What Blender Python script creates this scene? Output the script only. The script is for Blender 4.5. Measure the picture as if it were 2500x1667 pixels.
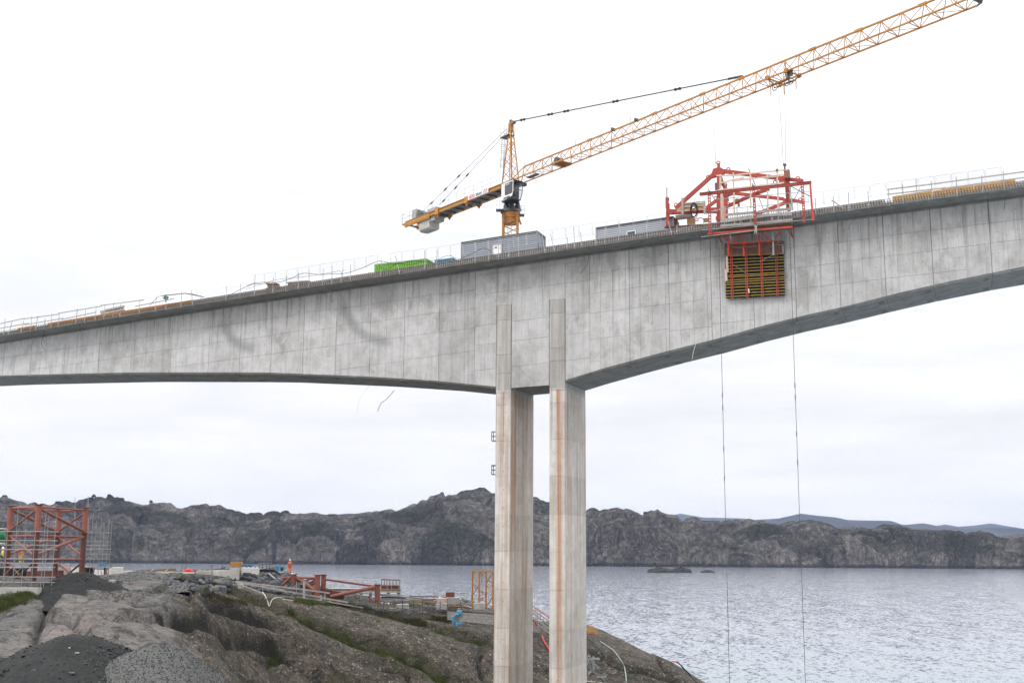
import bpy, bmesh, math, random
import numpy as np
from mathutils import Vector, Matrix
random.seed(7)
for o in list(bpy.data.objects): bpy.data.objects.remove(o)
S = bpy.context.scene
COL = S.collection
R = math.radians
# ------------------------------------------------------------------ camera, sky, sun, exposure
FPX, PITCH, ROLL, CZ = 2900.0, R(10.0), R(0.38), 17.0
cd = bpy.data.cameras.new('camera'); cam = bpy.data.objects.new('camera', cd); COL.objects.link(cam)
cd.sensor_width = 36.0; cd.lens = 36.0*FPX/2500.0; cd.clip_start = 0.5; cd.clip_end = 40000
cam.location = (0, 0, CZ)
cam.rotation_euler = (Matrix.Rotation(R(90)+PITCH, 3, 'X') @ Matrix.Rotation(ROLL, 3, 'Z')).to_euler()
S.camera = cam
S.view_settings.view_transform = 'Standard'; S.view_settings.look = 'None'
S.view_settings.exposure = 0.0; S.view_settings.gamma = 1.0; S.view_settings.use_curve_mapping = False
SUN_EL, SUN_AZ = R(50), R(232)          # azimuth clockwise from +Y
w = bpy.data.worlds.new('World'); S.world = w; w.use_nodes = True
nt = w.node_tree; nt.nodes.clear()
def NN(t, **k):
    n = nt.nodes.new(t)
    for a, b in k.items(): setattr(n, a, b)
    return n
out = NN('ShaderNodeOutputWorld'); bg = NN('ShaderNodeBackground'); bg.inputs[1].default_value = 0.1
sky = NN('ShaderNodeTexSky', sky_type='NISHITA', sun_disc=False, sun_elevation=SUN_EL, sun_rotation=SUN_AZ, air_density=1.0, dust_density=3.0)
tc = NN('ShaderNodeTexCoord'); sep = NN('ShaderNodeSeparateXYZ'); nt.links.new(tc.outputs['Generated'], sep.inputs[0])
rmp = NN('ShaderNodeValToRGB'); nt.links.new(sep.outputs['Z'], rmp.inputs[0])
els = [(0.0, (1.10,1.06,1.03)), (0.045, (1.13,1.09,1.06)), (.10, (1.03,1.01,1.01)), (.2, (1.05,1.05,1.06)), (.30, (1.10,1.10,1.11)), (.45, (1.35,1.35,1.36)), (1.0, (3.0,3.0,3.03))]
cr = rmp.color_ramp
while len(cr.elements) < len(els): cr.elements.new(0.5)
for e, (p, c) in zip(cr.elements, els): e.position = p; e.color = (*c, 1)
mp = NN('ShaderNodeMapping'); mp.inputs['Scale'].default_value = (2.2, 2.2, 13.0); nt.links.new(tc.outputs['Generated'], mp.inputs[0])
nz = NN('ShaderNodeTexNoise'); nz.inputs['Scale'].default_value = 2.3; nz.inputs['Detail'].default_value = 5; nz.inputs['Roughness'].default_value = .55
nt.links.new(mp.outputs[0], nz.inputs[0])
mr = NN('ShaderNodeMapRange'); mr.inputs[1].default_value = .35; mr.inputs[2].default_value = .68; mr.inputs[3].default_value = 1.07; mr.inputs[4].default_value = .93
nt.links.new(nz.outputs[0], mr.inputs[0])
mul = NN('ShaderNodeVectorMath', operation='SCALE'); nt.links.new(rmp.outputs[0], mul.inputs[0]); nt.links.new(mr.outputs[0], mul.inputs['Scale'])
m10 = NN('ShaderNodeVectorMath', operation='SCALE'); m10.inputs['Scale'].default_value = 10.6; nt.links.new(mul.outputs[0], m10.inputs[0])
mx = NN('ShaderNodeMixRGB'); mx.inputs[0].default_value = .93
nt.links.new(sky.outputs[0], mx.inputs[1]); nt.links.new(m10.outputs[0], mx.inputs[2])
nt.links.new(mx.outputs[0], bg.inputs[0]); nt.links.new(bg.outputs[0], out.inputs[0])
sl = bpy.data.lights.new('sun', 'SUN'); sl.energy = 1.5; sl.angle = R(14); sl.color = (1, .97, .93)
so = bpy.data.objects.new('sun', sl); COL.objects.link(so)
sd = Vector((math.sin(SUN_AZ)*math.cos(SUN_EL), math.cos(SUN_AZ)*math.cos(SUN_EL), math.sin(SUN_EL)))
so.rotation_euler = sd.to_track_quat('Z', 'Y').to_euler()

# ------------------------------------------------------------------ where things stand: rays of the photograph's viewpoint
CP, SP, CR_, SR_ = math.cos(PITCH), math.sin(PITCH), math.cos(ROLL), math.sin(ROLL)
C0 = Vector((0, 0, CZ))
def ray(u, v):
    a = u-1250.0; b = 833.5-v
    x = a*CR_-b*SR_; y = a*SR_+b*CR_
    return Vector((x, FPX*CP-y*SP, FPX*SP+y*CP))
def at(u, v, Y):                        # point at forward distance Y
    r = ray(u, v); return C0+r*(Y/r.y)
def atz(u, v, z):
    r = ray(u, v); return C0+r*((z-CZ)/r.z)
ANG = R(69)
B = Vector((math.sin(ANG), -math.cos(ANG), 0)); N = Vector((math.cos(ANG), math.sin(ANG), 0)); ZU = Vector((0, 0, 1))
P0 = Vector((0.0157, 118.0, 0))         # bridge axis origin: t along the bridge, off across it, z up
def wp(t, off, z): return P0+B*t+N*off+ZU*z
def bp(u, v, off):                      # point on a plane parallel to the bridge
    r = ray(u, v); k = (P0+N*off-C0).dot(N)/r.dot(N); return C0+r*k
def tz(u, v, off):
    p = bp(u, v, off)-P0; return p.dot(B), p.z
def ztop(t): return 45.85+.0555*t-.00014*t*t
def deck(t): return ztop(t)+.37
ZB = [(-80,37.3),(-66,37.15),(-47.9,36.68),(-29.2,35.81),(-16.5,34.78),(-8.3,33.94),(-4.2,33.38),(-1.7,33.05),(0,32.85),(4,32.95),(5.63,33.37),(9.84,34.43),(16.4,35.82),(20.9,36.68),(24.8,37.58),(28.9,38.37),(32.8,39.0),(37.2,39.87),(41.4,40.58),(47.8,41.49),(60,42.6)]
def zbot(t): return float(np.interp(t, [a for a, b in ZB], [b for a, b in ZB]))

# ------------------------------------------------------------------ mesh helpers
class MB:
    def __init__(s): s.v = []; s.f = []; s.sm = False
    def add(s, vs, fs):
        n = len(s.v); s.v += [tuple(v) for v in vs]; s.f += [tuple(n+i for i in f) for f in fs]; return s
    def box(s, c, d, ax=None):          # centre, full size, axes
        X, Y, Z = ax or (Vector((1,0,0)), Vector((0,1,0)), ZU); c = Vector(c)
        a, b, e = X*(d[0]/2), Y*(d[1]/2), Z*(d[2]/2)
        return s.add([c-a-b-e, c+a-b-e, c+a+b-e, c-a+b-e, c-a-b+e, c+a-b+e, c+a+b+e, c-a+b+e],
                     [(0,3,2,1),(4,5,6,7),(0,1,5,4),(1,2,6,5),(2,3,7,6),(3,0,4,7)])
    def beam(s, p, q, w, h=None, up=ZU):
        p = Vector(p); q = Vector(q); h = h or w; d = q-p; L = d.length
        if L < 1e-5: return s
        d /= L; sx = d.cross(up)
        if sx.length < 1e-3: sx = d.cross(Vector((1, .3, 0)))
        sx.normalize(); uy = sx.cross(d).normalized()
        return s.box((p+q)/2, (L, w, h), (d, sx, uy))
    def tube(s, p, q, r, n=6, r2=None, cap=True):
        p = Vector(p); q = Vector(q); d = (q-p)
        if d.length < 1e-6: return s
        d.normalize(); a = d.cross(ZU)
        if a.length < 1e-3: a = d.cross(Vector((1, 0, 0)))
        a.normalize(); b = d.cross(a); r2 = r if r2 is None else r2
        vs = [p+(a*math.cos(2*math.pi*i/n)+b*math.sin(2*math.pi*i/n))*r for i in range(n)]+[q+(a*math.cos(2*math.pi*i/n)+b*math.sin(2*math.pi*i/n))*r2 for i in range(n)]
        fs = [(i, (i+1) % n, n+(i+1) % n, n+i) for i in range(n)]
        if cap: fs += [tuple(reversed(range(n))), tuple(range(n, 2*n))]
        return s.add(vs, fs)
    def path(s, pts, r, n=5):
        for a, b in zip(pts, pts[1:]): s.tube(a, b, r, n)
        return s
    def prism(s, poly, d):              # polygon (3d points) extruded by vector d
        n = len(poly); poly = [Vector(p) for p in poly]
        return s.add(poly+[p+d for p in poly], [tuple(range(n)), tuple(reversed(range(n, 2*n)))]+[(i, n+i, n+(i+1) % n, (i+1) % n) for i in range(n)])
    def ring(s, c, R_, r, n=14, ax=(B, ZU)):
        pts = [Vector(c)+(ax[0]*math.cos(2*math.pi*i/n)+ax[1]*math.sin(2*math.pi*i/n))*R_ for i in range(n+1)]
        return s.path(pts, r, 4)
    def build(s, name, mat, parent=None, loc=None, kind=None, smooth=False):
        me = bpy.data.meshes.new(name)
        L = Vector(parent['_o']) if parent is not None and '_o' in parent else Vector((0, 0, 0))
        if loc is not None and parent is None: L = Vector(loc)
        me.from_pydata([(v[0]-L.x, v[1]-L.y, v[2]-L.z) for v in s.v], [], s.f)
        bm = bmesh.new(); bm.from_mesh(me); bmesh.ops.recalc_face_normals(bm, faces=bm.faces); bm.to_mesh(me); bm.free()
        if smooth: me.shade_smooth()
        me.materials.append(mat); o = bpy.data.objects.new(name, me); COL.objects.link(o)
        if parent is not None:
            pp = parent
            o.parent = pp
            if 'category' not in pp.keys() and '_sub' not in o: o['_o'] = tuple(L)
            o['_o'] = tuple(L)
            # a sub-part under a mesh part shares its parent's origin
        else:
            o.location = L; o['_o'] = tuple(L)
        if kind: o['kind'] = kind
        return o
def thing(name, label, cat, loc, group=None):
    o = bpy.data.objects.new(name, None); COL.objects.link(o); o.location = loc; o['_o'] = tuple(loc)
    o['label'] = label; o['category'] = cat
    if group: o['group'] = group
    o.empty_display_size = .2
    return o
def tag(o, label, cat, group=None):
    o['label'] = label; o['category'] = cat
    if group: o['group'] = group
    return o
def dup(root, loc, rotz=0.0, label=None, group=None, scale=None):
    r = root.copy(); COL.objects.link(r); r.location = loc; r.rotation_euler = (0, 0, rotz)
    if scale: r.scale = scale
    if label: r['label'] = label
    if group: r['group'] = group
    for ch in root.children:
        c = ch.copy(); COL.objects.link(c); c.parent = r
        for g in ch.children:
            d = g.copy(); COL.objects.link(d); d.parent = c
    return r
def hull(rng, n, sx, sy, sz, sq=0.6):
    pts = []
    for i in range(n):
        v = Vector((rng.gauss(0,1), rng.gauss(0,1), rng.gauss(0,1))).normalized()
        v = Vector([math.copysign(abs(c)**sq, c) for c in v])
        pts.append(Vector((v.x*sx, v.y*sy, v.z*sz))*rng.uniform(.8, 1.0))
    bm = bmesh.new()
    for p in pts: bm.verts.new(p)
    bmesh.ops.convex_hull(bm, input=bm.verts)
    for v in [v for v in bm.verts if not v.link_faces]: bm.verts.remove(v)
    bm.verts.index_update()
    r = ([v.co.copy() for v in bm.verts], [tuple(v.index for v in f.verts) for f in bm.faces]); bm.free(); return r

# ------------------------------------------------------------------ materials
class MT:
    def __init__(s, name, rough=.7, metal=0, spec=.3):
        s.m = bpy.data.materials.new(name); s.m.use_nodes = True; s.t = s.m.node_tree; s.b = s.t.nodes['Principled BSDF']
        s.b.inputs['Roughness'].default_value = rough; s.b.inputs['Metallic'].default_value = metal; s.b.inputs['Specular IOR Level'].default_value = spec
    def n(s, t, **k):
        x = s.t.nodes.new(t)
        for a, b in k.items(): setattr(x, a, b)
        return x
    def l(s, a, b): s.t.links.new(a, b)
    def val(s, x): 
        v = s.n('ShaderNodeValue'); v.outputs[0].default_value = x; return v.outputs[0]
    def math(s, op, a, b=None, c=None, clamp=False):
        m = s.n('ShaderNodeMath', operation=op, use_clamp=clamp)
        for i, x in enumerate((a, b, c)):
            if x is None: continue
            if isinstance(x, (int, float)): m.inputs[i].default_value = x
            else: s.l(x, m.inputs[i])
        return m.outputs[0]
    def pos(s, objspace=False):
        return s.n('ShaderNodeTexCoord').outputs['Object'] if objspace else s.n('ShaderNodeNewGeometry').outputs['Position']
    def scale(s, vec, sc, loc=(0,0,0)):
        m = s.n('ShaderNodeMapping'); m.inputs['Scale'].default_value = sc; m.inputs['Location'].default_value = loc; s.l(vec, m.inputs[0]); return m.outputs[0]
    def bridge(s):                      # (t, off, z)
        p = s.pos(); o = []
        for ax in (B, N):
            d = s.n('ShaderNodeVectorMath', operation='DOT_PRODUCT'); s.l(p, d.inputs[0]); d.inputs[1].default_value = ax
            o.append(s.math('SUBTRACT', d.outputs['Value'], P0.dot(ax)))
        z = s.n('ShaderNodeSeparateXYZ'); s.l(p, z.inputs[0]); o.append(z.outputs['Z'])
        c = s.n('ShaderNodeCombineXYZ')
        for i in range(3): s.l(o[i], c.inputs[i])
        return c.outputs[0], o[0], o[1], o[2]
    def noise(s, vec, sc=1, det=4, rough=.55, dist=0):
        x = s.n('ShaderNodeTexNoise'); x.inputs['Scale'].default_value = sc; x.inputs['Detail'].default_value = det; x.inputs['Roughness'].default_value = rough; x.inputs['Distortion'].default_value = dist
        s.l(vec, x.inputs[0]); return x.outputs[0]
    def ramp(s, fac, stops):
        x = s.n('ShaderNodeValToRGB'); r = x.color_ramp
        while len(r.elements) < len(stops): r.elements.new(.5)
        for e, (p, c) in zip(r.elements, stops):
            e.position = p; e.color = (*(c if isinstance(c, tuple) else (c, c, c)), 1)
        s.l(fac, x.inputs[0]); return x.outputs[0]
    def mr(s, v, a, b, c=0, d=1, smooth=False):
        x = s.n('ShaderNodeMapRange'); x.interpolation_type = 'SMOOTHSTEP' if smooth else 'LINEAR'
        for i, q in enumerate((a, b, c, d)): x.inputs[i+1].default_value = q
        s.l(v, x.inputs[0]); return x.outputs[0]
    def mix(s, f, a, b, mode='MIX'):
        x = s.n('ShaderNodeMixRGB', blend_type=mode)
        for i, q in enumerate((f, a, b)):
            if isinstance(q, (int, float)): x.inputs[i].default_value = q if i == 0 else (q, q, q, 1)
            elif isinstance(q, tuple): x.inputs[i].default_value = (*q, 1)
            else: s.l(q, x.inputs[i])
        return x.outputs[0]
    def bump(s, h, st=.3, dist=.05):
        x = s.n('ShaderNodeBump'); x.inputs['Strength'].default_value = st; x.inputs['Distance'].default_value = dist
        s.l(h, x.inputs['Height']); s.l(x.outputs[0], s.b.inputs['Normal'])
    def rnd(s): return s.n('ShaderNodeObjectInfo').outputs['Random']
    def col(s, c):
        if isinstance(c, tuple): s.b.inputs['Base Color'].default_value = (*c, 1)
        else: s.l(c, s.b.inputs['Base Color'])
        return s.m
def paint(name, c, rough=.5, var=.25, metal=0, sc=1.5, dirt=None, spec=.4):
    m = MT(name, rough, metal, spec); p = m.pos(); n = m.noise(p, sc, 5, .65)
    k = m.mr(n, .3, .7, 1-var, 1+var*.4); v = m.n('ShaderNodeVectorMath', operation='SCALE'); v.inputs[0].default_value = c; m.l(k, v.inputs['Scale'])
    o = v.outputs[0]
    if dirt: o = m.mix(m.mr(m.noise(p, sc*4, 6, .7), .5, .72, 0, .8), o, dirt)
    m.bump(n, .08, .02); return m.col(o)
def concrete(name, kind):
    m = MT(name, .85, 0, .25); v, t, off, z = m.bridge(); rnd = m.rnd()
    big = m.noise(v, .22, 5, .6); mid = m.noise(m.scale(v, (1,1,1), (31,7,3)), .9, 5, .65); fine = m.noise(v, 9, 4, .7)
    st1 = m.noise(m.scale(v, (2.6, 2.6, .10)), 1.0, 5, .62); st2 = m.noise(m.scale(v, (9, 9, .22), (3,9,1)), 1.0, 3, .6)
    if kind == 'web':
        base = m.ramp(m.mr(m.math('ADD', m.math('MULTIPLY', big, .45), m.math('MULTIPLY', mid, .55)), .3, .7), [(0, (.38,.372,.36)), (.5, (.52,.512,.507)), (1, (.62,.612,.612))])
        k = m.math('MULTIPLY', m.n('ShaderNodeObjectInfo').outputs['Color'], m.mr(st2, .25, .75, .90, 1.12))
        base = m.mix(1.0, base, m.n('ShaderNodeCombineXYZ').outputs[0], 'MIX') if False else base
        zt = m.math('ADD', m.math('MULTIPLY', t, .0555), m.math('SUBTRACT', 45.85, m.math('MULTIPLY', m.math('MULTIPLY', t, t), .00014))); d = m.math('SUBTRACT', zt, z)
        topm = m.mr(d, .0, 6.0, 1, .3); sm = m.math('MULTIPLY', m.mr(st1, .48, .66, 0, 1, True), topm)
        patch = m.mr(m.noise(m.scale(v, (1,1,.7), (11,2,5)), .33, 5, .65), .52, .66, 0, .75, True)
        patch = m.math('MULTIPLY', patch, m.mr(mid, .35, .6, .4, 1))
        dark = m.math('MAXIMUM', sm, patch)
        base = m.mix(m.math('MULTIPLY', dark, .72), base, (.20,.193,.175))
        # soft crescent stains left on the web
        for (ct, cz_, rr, a0, a1) in ((-30.2, 43.4, 4.6, -7, 0), (-13.7, 44.6, 6.0, -7, 0)):
            dt = m.math('SUBTRACT', t, ct); dz = m.math('SUBTRACT', z, cz_)
            rad = m.math('SQRT', m.math('ADD', m.math('MULTIPLY', dt, dt), m.math('MULTIPLY', dz, dz)))
            band = m.mr(m.math('ABSOLUTE', m.math('SUBTRACT', rad, rr)), .1, .95, 1, 0, True)
            msk = m.math('MULTIPLY', m.mr(dz, -.2, -1.8), m.math('MULTIPLY', m.mr(dt, .8, -.8), m.mr(mid, .2, .5, .6, 1)))
            base = m.mix(m.math('MULTIPLY', m.math('MULTIPLY', band, msk), .55), base, (.2,.2,.205))
        # pale lime runs and tie-rod holes
        base = m.mix(m.mr(m.noise(m.scale(v, (1.2,1.2,.25), (5,5,5)), 1, 4, .6), .64, .72, 0, .25), base, (.6,.6,.6))
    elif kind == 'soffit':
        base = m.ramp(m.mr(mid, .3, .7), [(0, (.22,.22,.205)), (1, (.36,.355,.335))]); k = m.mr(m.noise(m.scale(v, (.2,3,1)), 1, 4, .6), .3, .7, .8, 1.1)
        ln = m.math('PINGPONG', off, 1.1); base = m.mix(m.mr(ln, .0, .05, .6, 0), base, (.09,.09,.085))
    else:                               # piers
        base = m.ramp(m.mr(m.math('ADD', m.math('MULTIPLY', big, .5), m.math('MULTIPLY', mid, .5)), .33, .67), [(0, (.50,.46,.42)), (.5, (.62,.59,.555)), (1, (.72,.70,.675))])
        k = m.math('MULTIPLY', m.mr(rnd, 0, 1, .88, 1.06), m.mr(st2, .25, .75, .85, 1.1))
        tan = m.mr(m.noise(m.scale(v, (1.6, 1.0, .06), (1,4,2)), 1, 5, .6), .42, .68, 0, .75, True)
        lp = m.mr(t, 2, 2.5, 1, .5)     # the left pier is browner
        base = m.mix(m.math('MULTIPLY', tan, lp), base, (.42,.31,.21))
        # rust runs: down the front of the right pier and near the top of both
        r1 = m.math('MULTIPLY', m.mr(m.math('ABSOLUTE', m.math('SUBTRACT', t, 4.98)), .12, .42, 1, 0, True), m.mr(off, .3, .1, 0, 1))
        r1 = m.math('MULTIPLY', r1, m.mr(m.noise(m.scale(v, (7,2,.05)), 1, 4, .6), .38, .62, .25, 1))
        r1 = m.math('MULTIPLY', r1, m.mr(z, 2, 33, .8, 1.2))
        r1 = m.math('MULTIPLY', r1, m.mr(z, 32.6, 32.9, 1, 0))
        tp = m.math('MULTIPLY', m.mr(z, 12, 32.4, .15, 1), m.mr(z, 32.6, 32.8, 1, 0)); tp = m.math('MULTIPLY', tp, m.mr(m.noise(m.scale(v, (3.2, 1.9, .03), (2,2,9)), 1, 4, .6), .5, .64, 0, .9))
        ru = m.math('MAXIMUM', r1, tp)
        base = m.mix(m.math('MULTIPLY', ru, 1.0, clamp=True), base, (.42,.19,.07))
        up = m.mr(z, 32.6, 33.0, 0, .85); base = m.mix(up, base, m.mix(m.mr(st1, .4, .6), (.49,.475,.455), (.33,.315,.295)))
    sc = m.n('ShaderNodeVectorMath', operation='SCALE'); m.l(base, sc.inputs[0]); m.l(k, sc.inputs['Scale'])
    blk = m.noise(m.scale(v, (1.5,1.5,1.1), (9,9,1)), 1.0, 6, .75); sc0 = m.mix(m.mr(blk, .52, .7, 0, .32), sc.outputs[0], (.2,.2,.19)); sc0 = m.mix(m.mr(blk, .42, .28, 0, .3), sc0, (.7,.7,.7))
    b2 = m.mix(m.mr(fine, .6, .72, 0, .4), sc0, (.2,.2,.19))
    m.bump(m.math('ADD', m.math('MULTIPLY', st2, .6), m.math('MULTIPLY', fine, .4)), .25, .02)
    return m.col(b2)
M = {}
M['web'] = concrete('board_marked_concrete', 'web'); M['soffit'] = concrete('soffit_concrete', 'soffit'); M['pier'] = concrete('stained_pier_concrete', 'pier')
M['slabc'] = paint('slab_concrete', (.25,.25,.235), .9, .35, sc=.8, dirt=(.12,.11,.09))
M['block'] = paint('block_concrete', (.55,.53,.5), .9, .3, sc=1.2, dirt=(.33,.31,.28))
M['blockw'] = paint('pale_block_concrete', (.74,.72,.70), .9, .2, sc=1.2, dirt=(.4,.38,.35))
M['wall'] = paint('wall_concrete', (.42,.41,.37), .9, .3, sc=.7, dirt=(.25,.24,.2))
M['yellow'] = paint('crane_yellow', (.52,.23,.038), .45, .25, dirt=(.3,.14,.05))
M['yellowd'] = paint('weathered_crane_orange', (.50,.21,.05), .5, .3, dirt=(.2,.1,.04))
M['char'] = paint('charcoal_paint', (.055,.06,.068), .5, .3)
M['white'] = paint('white_paint', (.78,.78,.76), .4, .08)
M['dkglass'] = paint('tinted_glass', (.07,.075,.09), .12, .1, spec=.6)
M['tube'] = paint('dull_scaffold_tube', (.27,.275,.28), .5, .3, .2)
M['steel'] = paint('galvanised_steel', (.42,.43,.44), .45, .3, .3)
M['dksteel'] = paint('dark_steel', (.10,.105,.11), .5, .3)
M['rebar'] = paint('rusty_rebar', (.13,.10,.085), .8, .4)
M['red'] = paint('traveller_red', (.44,.06,.04), .5, .3, dirt=(.25,.04,.03))
M['redb'] = paint('bright_red_paint', (.60,.075,.045), .45, .25, dirt=(.35,.06,.04))
M['rust'] = paint('red_oxide_steel', (.30,.105,.075), .6, .3, dirt=(.2,.07,.05))
M['rustd'] = paint('dark_red_oxide_steel', (.13,.048,.035), .65, .35, dirt=(.1,.04,.03))
M['timber'] = paint('weathered_timber', (.42,.39,.37), .85, .35, sc=3)
M['newwood'] = paint('new_timber', (.66,.52,.42), .8, .2, sc=3)
M['brownwood'] = paint('brown_planks', (.24,.16,.12), .85, .4, sc=3)
M['ply'] = paint('tan_plywood', (.58,.36,.17), .75, .25, sc=1.2)
M['orangeply'] = paint('orange_formwork', (.60,.29,.08), .7, .3, sc=2)
M['beamy'] = paint('yellow_formwork_beam', (.46,.33,.07), .6, .35, sc=2, dirt=(.3,.2,.05))
M['black'] = paint('black_film_plywood', (.012,.011,.010), .8, .3)
M['blackc'] = paint('black_cable', (.03,.03,.033), .6, .2)
M['green'] = paint('lime_green_paint', (.17,.40,.05), .45, .15)
M['dgreen'] = paint('dark_green_paint', (.03,.2,.09), .4, .2)
M['blue'] = paint('blue_paint', (.09,.24,.40), .5, .2)
M['ltblue'] = paint('pale_blue_plastic', (.12,.42,.62), .5, .3)
M['cabin'] = paint('grey_cladding', (.235,.26,.30), .5, .1, sc=.5)
M['cabintrim'] = paint('dark_grey_trim', (.06,.065,.075), .5, .1)
M['orange'] = paint('hi_vis_orange', (.85,.13,.02), .7, .15)
M['hivisy'] = paint('hi_vis_yellow', (.75,.6,.03), .7, .15)
M['skin'] = paint('skin', (.5,.3,.22), .6, .05)
M['rope'] = paint('pale_rope', (.6,.56,.5), .8, .1)
M['redp'] = paint('red_plastic', (.6,.04,.03), .5, .1)
M['lamp'] = None
M['gweb'] = paint('grey_green_rope', (.35,.42,.36), .8, .2)
def lampm():
    m = MT('lit_work_lamp', .5); m.b.inputs['Emission Color'].default_value = (1,.85,.65,1); m.b.inputs['Emission Strength'].default_value = 2.2; return m.col((.9,.8,.7))
M['lamp'] = lampm()
# ------------------------------------------------------------------ noise on arrays
def _h(ix, iy, s):
    n = (ix.astype(np.int64)*374761393+iy.astype(np.int64)*668265263+s*974634777) & 0xffffffff
    n = ((n ^ (n >> 13))*1274126177) & 0xffffffff
    return ((n ^ (n >> 16)) & 0xffffff)/float(0xffffff)
def vnoise(x, y, s=0):
    ix = np.floor(x); iy = np.floor(y); fx = x-ix; fy = y-iy
    fx = fx*fx*(3-2*fx); fy = fy*fy*(3-2*fy)
    return (_h(ix,iy,s)*(1-fx)+_h(ix+1,iy,s)*fx)*(1-fy)+(_h(ix,iy+1,s)*(1-fx)+_h(ix+1,iy+1,s)*fx)*fy
def fbm(x, y, o=5, s=0, g=.5):
    a = 1; t = 0; m = 0
    for i in range(o): t = t+a*vnoise(x*2**i+i*17.3, y*2**i-i*9.1, s+i); m += a; a *= g
    return t/m
def worley(x, y, s=0):                  # F1, F2, cell id
    ix = np.floor(x); iy = np.floor(y); f1 = np.full(x.shape, 9.); f2 = np.full(x.shape, 9.); cid = np.zeros(x.shape)
    for dx in (-1,0,1):
        for dy in (-1,0,1):
            cx = ix+dx; cy = iy+dy; px = cx+.1+.8*_h(cx,cy,s); py = cy+.1+.8*_h(cx,cy,s+5)
            d = np.hypot(px-x, py-y); c = d < f1
            f2 = np.where(c, f1, np.minimum(f2, d)); cid = np.where(c, _h(cx,cy,s+9), cid); f1 = np.where(c, d, f1)
    return f1, f2, cid
def sstep(a, b, x): t = np.clip((x-a)/(b-a), 0, 1); return t*t*(3-2*t)
def grid_mesh(name, X, Y, Z, mat, keep=None, label=None, kind='structure', attrs=None):
    ny, nx = Z.shape; idx = np.arange(nx*ny).reshape(ny, nx)
    q = np.stack([idx[:-1,:-1], idx[:-1,1:], idx[1:,1:], idx[1:,:-1]], -1).reshape(-1, 4)
    if keep is not None: q = q[keep[:-1,:-1].reshape(-1)]
    me = bpy.data.meshes.new(name); nv = nx*ny
    me.vertices.add(nv); me.vertices.foreach_set('co', np.stack([X, Y, Z], -1).reshape(-1).astype(np.float32))
    me.loops.add(q.size); me.loops.foreach_set('vertex_index', q.reshape(-1).astype(np.int32))
    me.polygons.add(len(q)); me.polygons.foreach_set('loop_start', np.arange(0, q.size, 4, dtype=np.int32)); 
    me.update(calc_edges=True); me.shade_smooth()
    if attrs:
        for k, a in attrs.items():
            at_ = me.attributes.new(k, 'FLOAT', 'POINT'); at_.data.foreach_set('value', a.reshape(-1).astype(np.float32))
    me.materials.append(mat); o = bpy.data.objects.new(name, me); COL.objects.link(o); o['kind'] = kind
    return o

# ------------------------------------------------------------------ the near rock: one height field through measured points
TP = [(0,1667,84),(0,1600,90),(0,1540,96),(0,1482,102),(100,1667,85),(100,1580,92),(200,1520,98),(200,1478,105),(200,1600,90),(200,1667,85),
 (300,1667,86),(300,1600,91),(300,1540,97),(300,1490,103),(300,1456,111),(400,1667,88),(400,1600,94),(400,1540,100),(440,1500,106),(440,1464,114),(430,1444,122),
 (500,1667,97),(500,1600,102),(500,1540,109),(520,1500,116),(520,1462,126),(580,1667,110),(580,1600,114),(590,1540,121),(600,1500,128),(600,1458,137),
 (700,1667,121),(700,1600,124),(700,1540,129),(700,1490,135),(700,1460,141),(800,1667,126),(800,1590,130),(800,1530,134),(800,1486,140),
 (900,1667,128),(900,1600,132),(900,1545,136),(900,1496,142),(1000,1667,130),(1000,1600,133),(1000,1550,137),(1000,1517,143),
 (1080,1667,131),(1080,1600,135),(1080,1532,143),(1200,1667,133),(1200,1600,137),(1200,1552,144),
 (1320,1667,137),(1320,1600,143),(1320,1545,151),(1320,1520,158),(1430,1667,136),(1430,1600,142),(1430,1545,152),(1440,1527,160),
 (1560,1667,138),(1560,1625,143),(1560,1584,153),(1660,1660,144),(1650,1624,152),(1700,1668,148),
 # work platform and road
 (0,1434,106),(60,1436,106),(0,1418,125),(60,1420,125),(200,1424,126),(300,1424,128),(430,1425,132),(250,1402,146),(430,1400,146),(600,1402,148),(700,1402,152),(0,1400,150),(100,1400,150),
 (430,1396,160),(600,1396,162),(700,1398,163),(640,1440,144),(760,1455,146),(760,1438,158),(860,1468,148),(860,1450,162),(950,1476,150),(950,1462,164),(1080,1492,150),(1080,1474,165),(1180,1500,152),(1180,1484,165)]
PX = [(-12,20,11.5),(0,20,11.5),(12,20,11),(-14,36,10.4),(-4,36,9.6),(6,36,8.4),(16,40,7),(20,60,3.5),(8,60,5),(14,80,2.5),(30,70,-1),(35,90,-3),(45,100,-3.5),(20,100,.6),(5,104,1.6),(-5,100,2),(-8,85,3),(-16,95,3.4),(-10,110,2.2),(-26,80,5.8),(-14,62,7.6),(-24,62,8.6),(-22,50,9.4),(-32,72,7.6),(-12,75,6.0),(-45,78,8),(0,117,2.2),(2,122,2.2),(8,112,1.6),(8,120,1.6),(-6,120,2.2),(18,118,-1),(30,120,-3.5),(32,140,-3.5),(34,160,-3.5),
 (-60,70,13),(-70,100,13.5),(-70,130,13.5),(-75,160,13),(-80,185,4),(-60,182,8),(-40,180,8),(-25,178,6),(-10,178,4),(0,177,2),(10,176,-1),(18,170,-2.5),(26,166,-3),(-60,190,-1),(-30,190,-2),(0,188,-3),(20,180,-4),(40,180,-4),(-30,20,13),(-40,40,13)]
pts = [tuple(at(*q)) for q in TP]+[tuple(map(float, q)) for q in PX]
A = np.array(pts); sc_ = 50.0; XY = A[:, :2]/sc_
def _phi(r2): return np.where(r2 > 0, .5*r2*np.log(np.maximum(r2, 1e-12)), 0)
n_ = len(A); D2 = ((XY[:, None]-XY[None])**2).sum(-1)
Kp = _phi(D2)+np.eye(n_)*2e-4; Pm = np.hstack([np.ones((n_,1)), XY])
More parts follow.
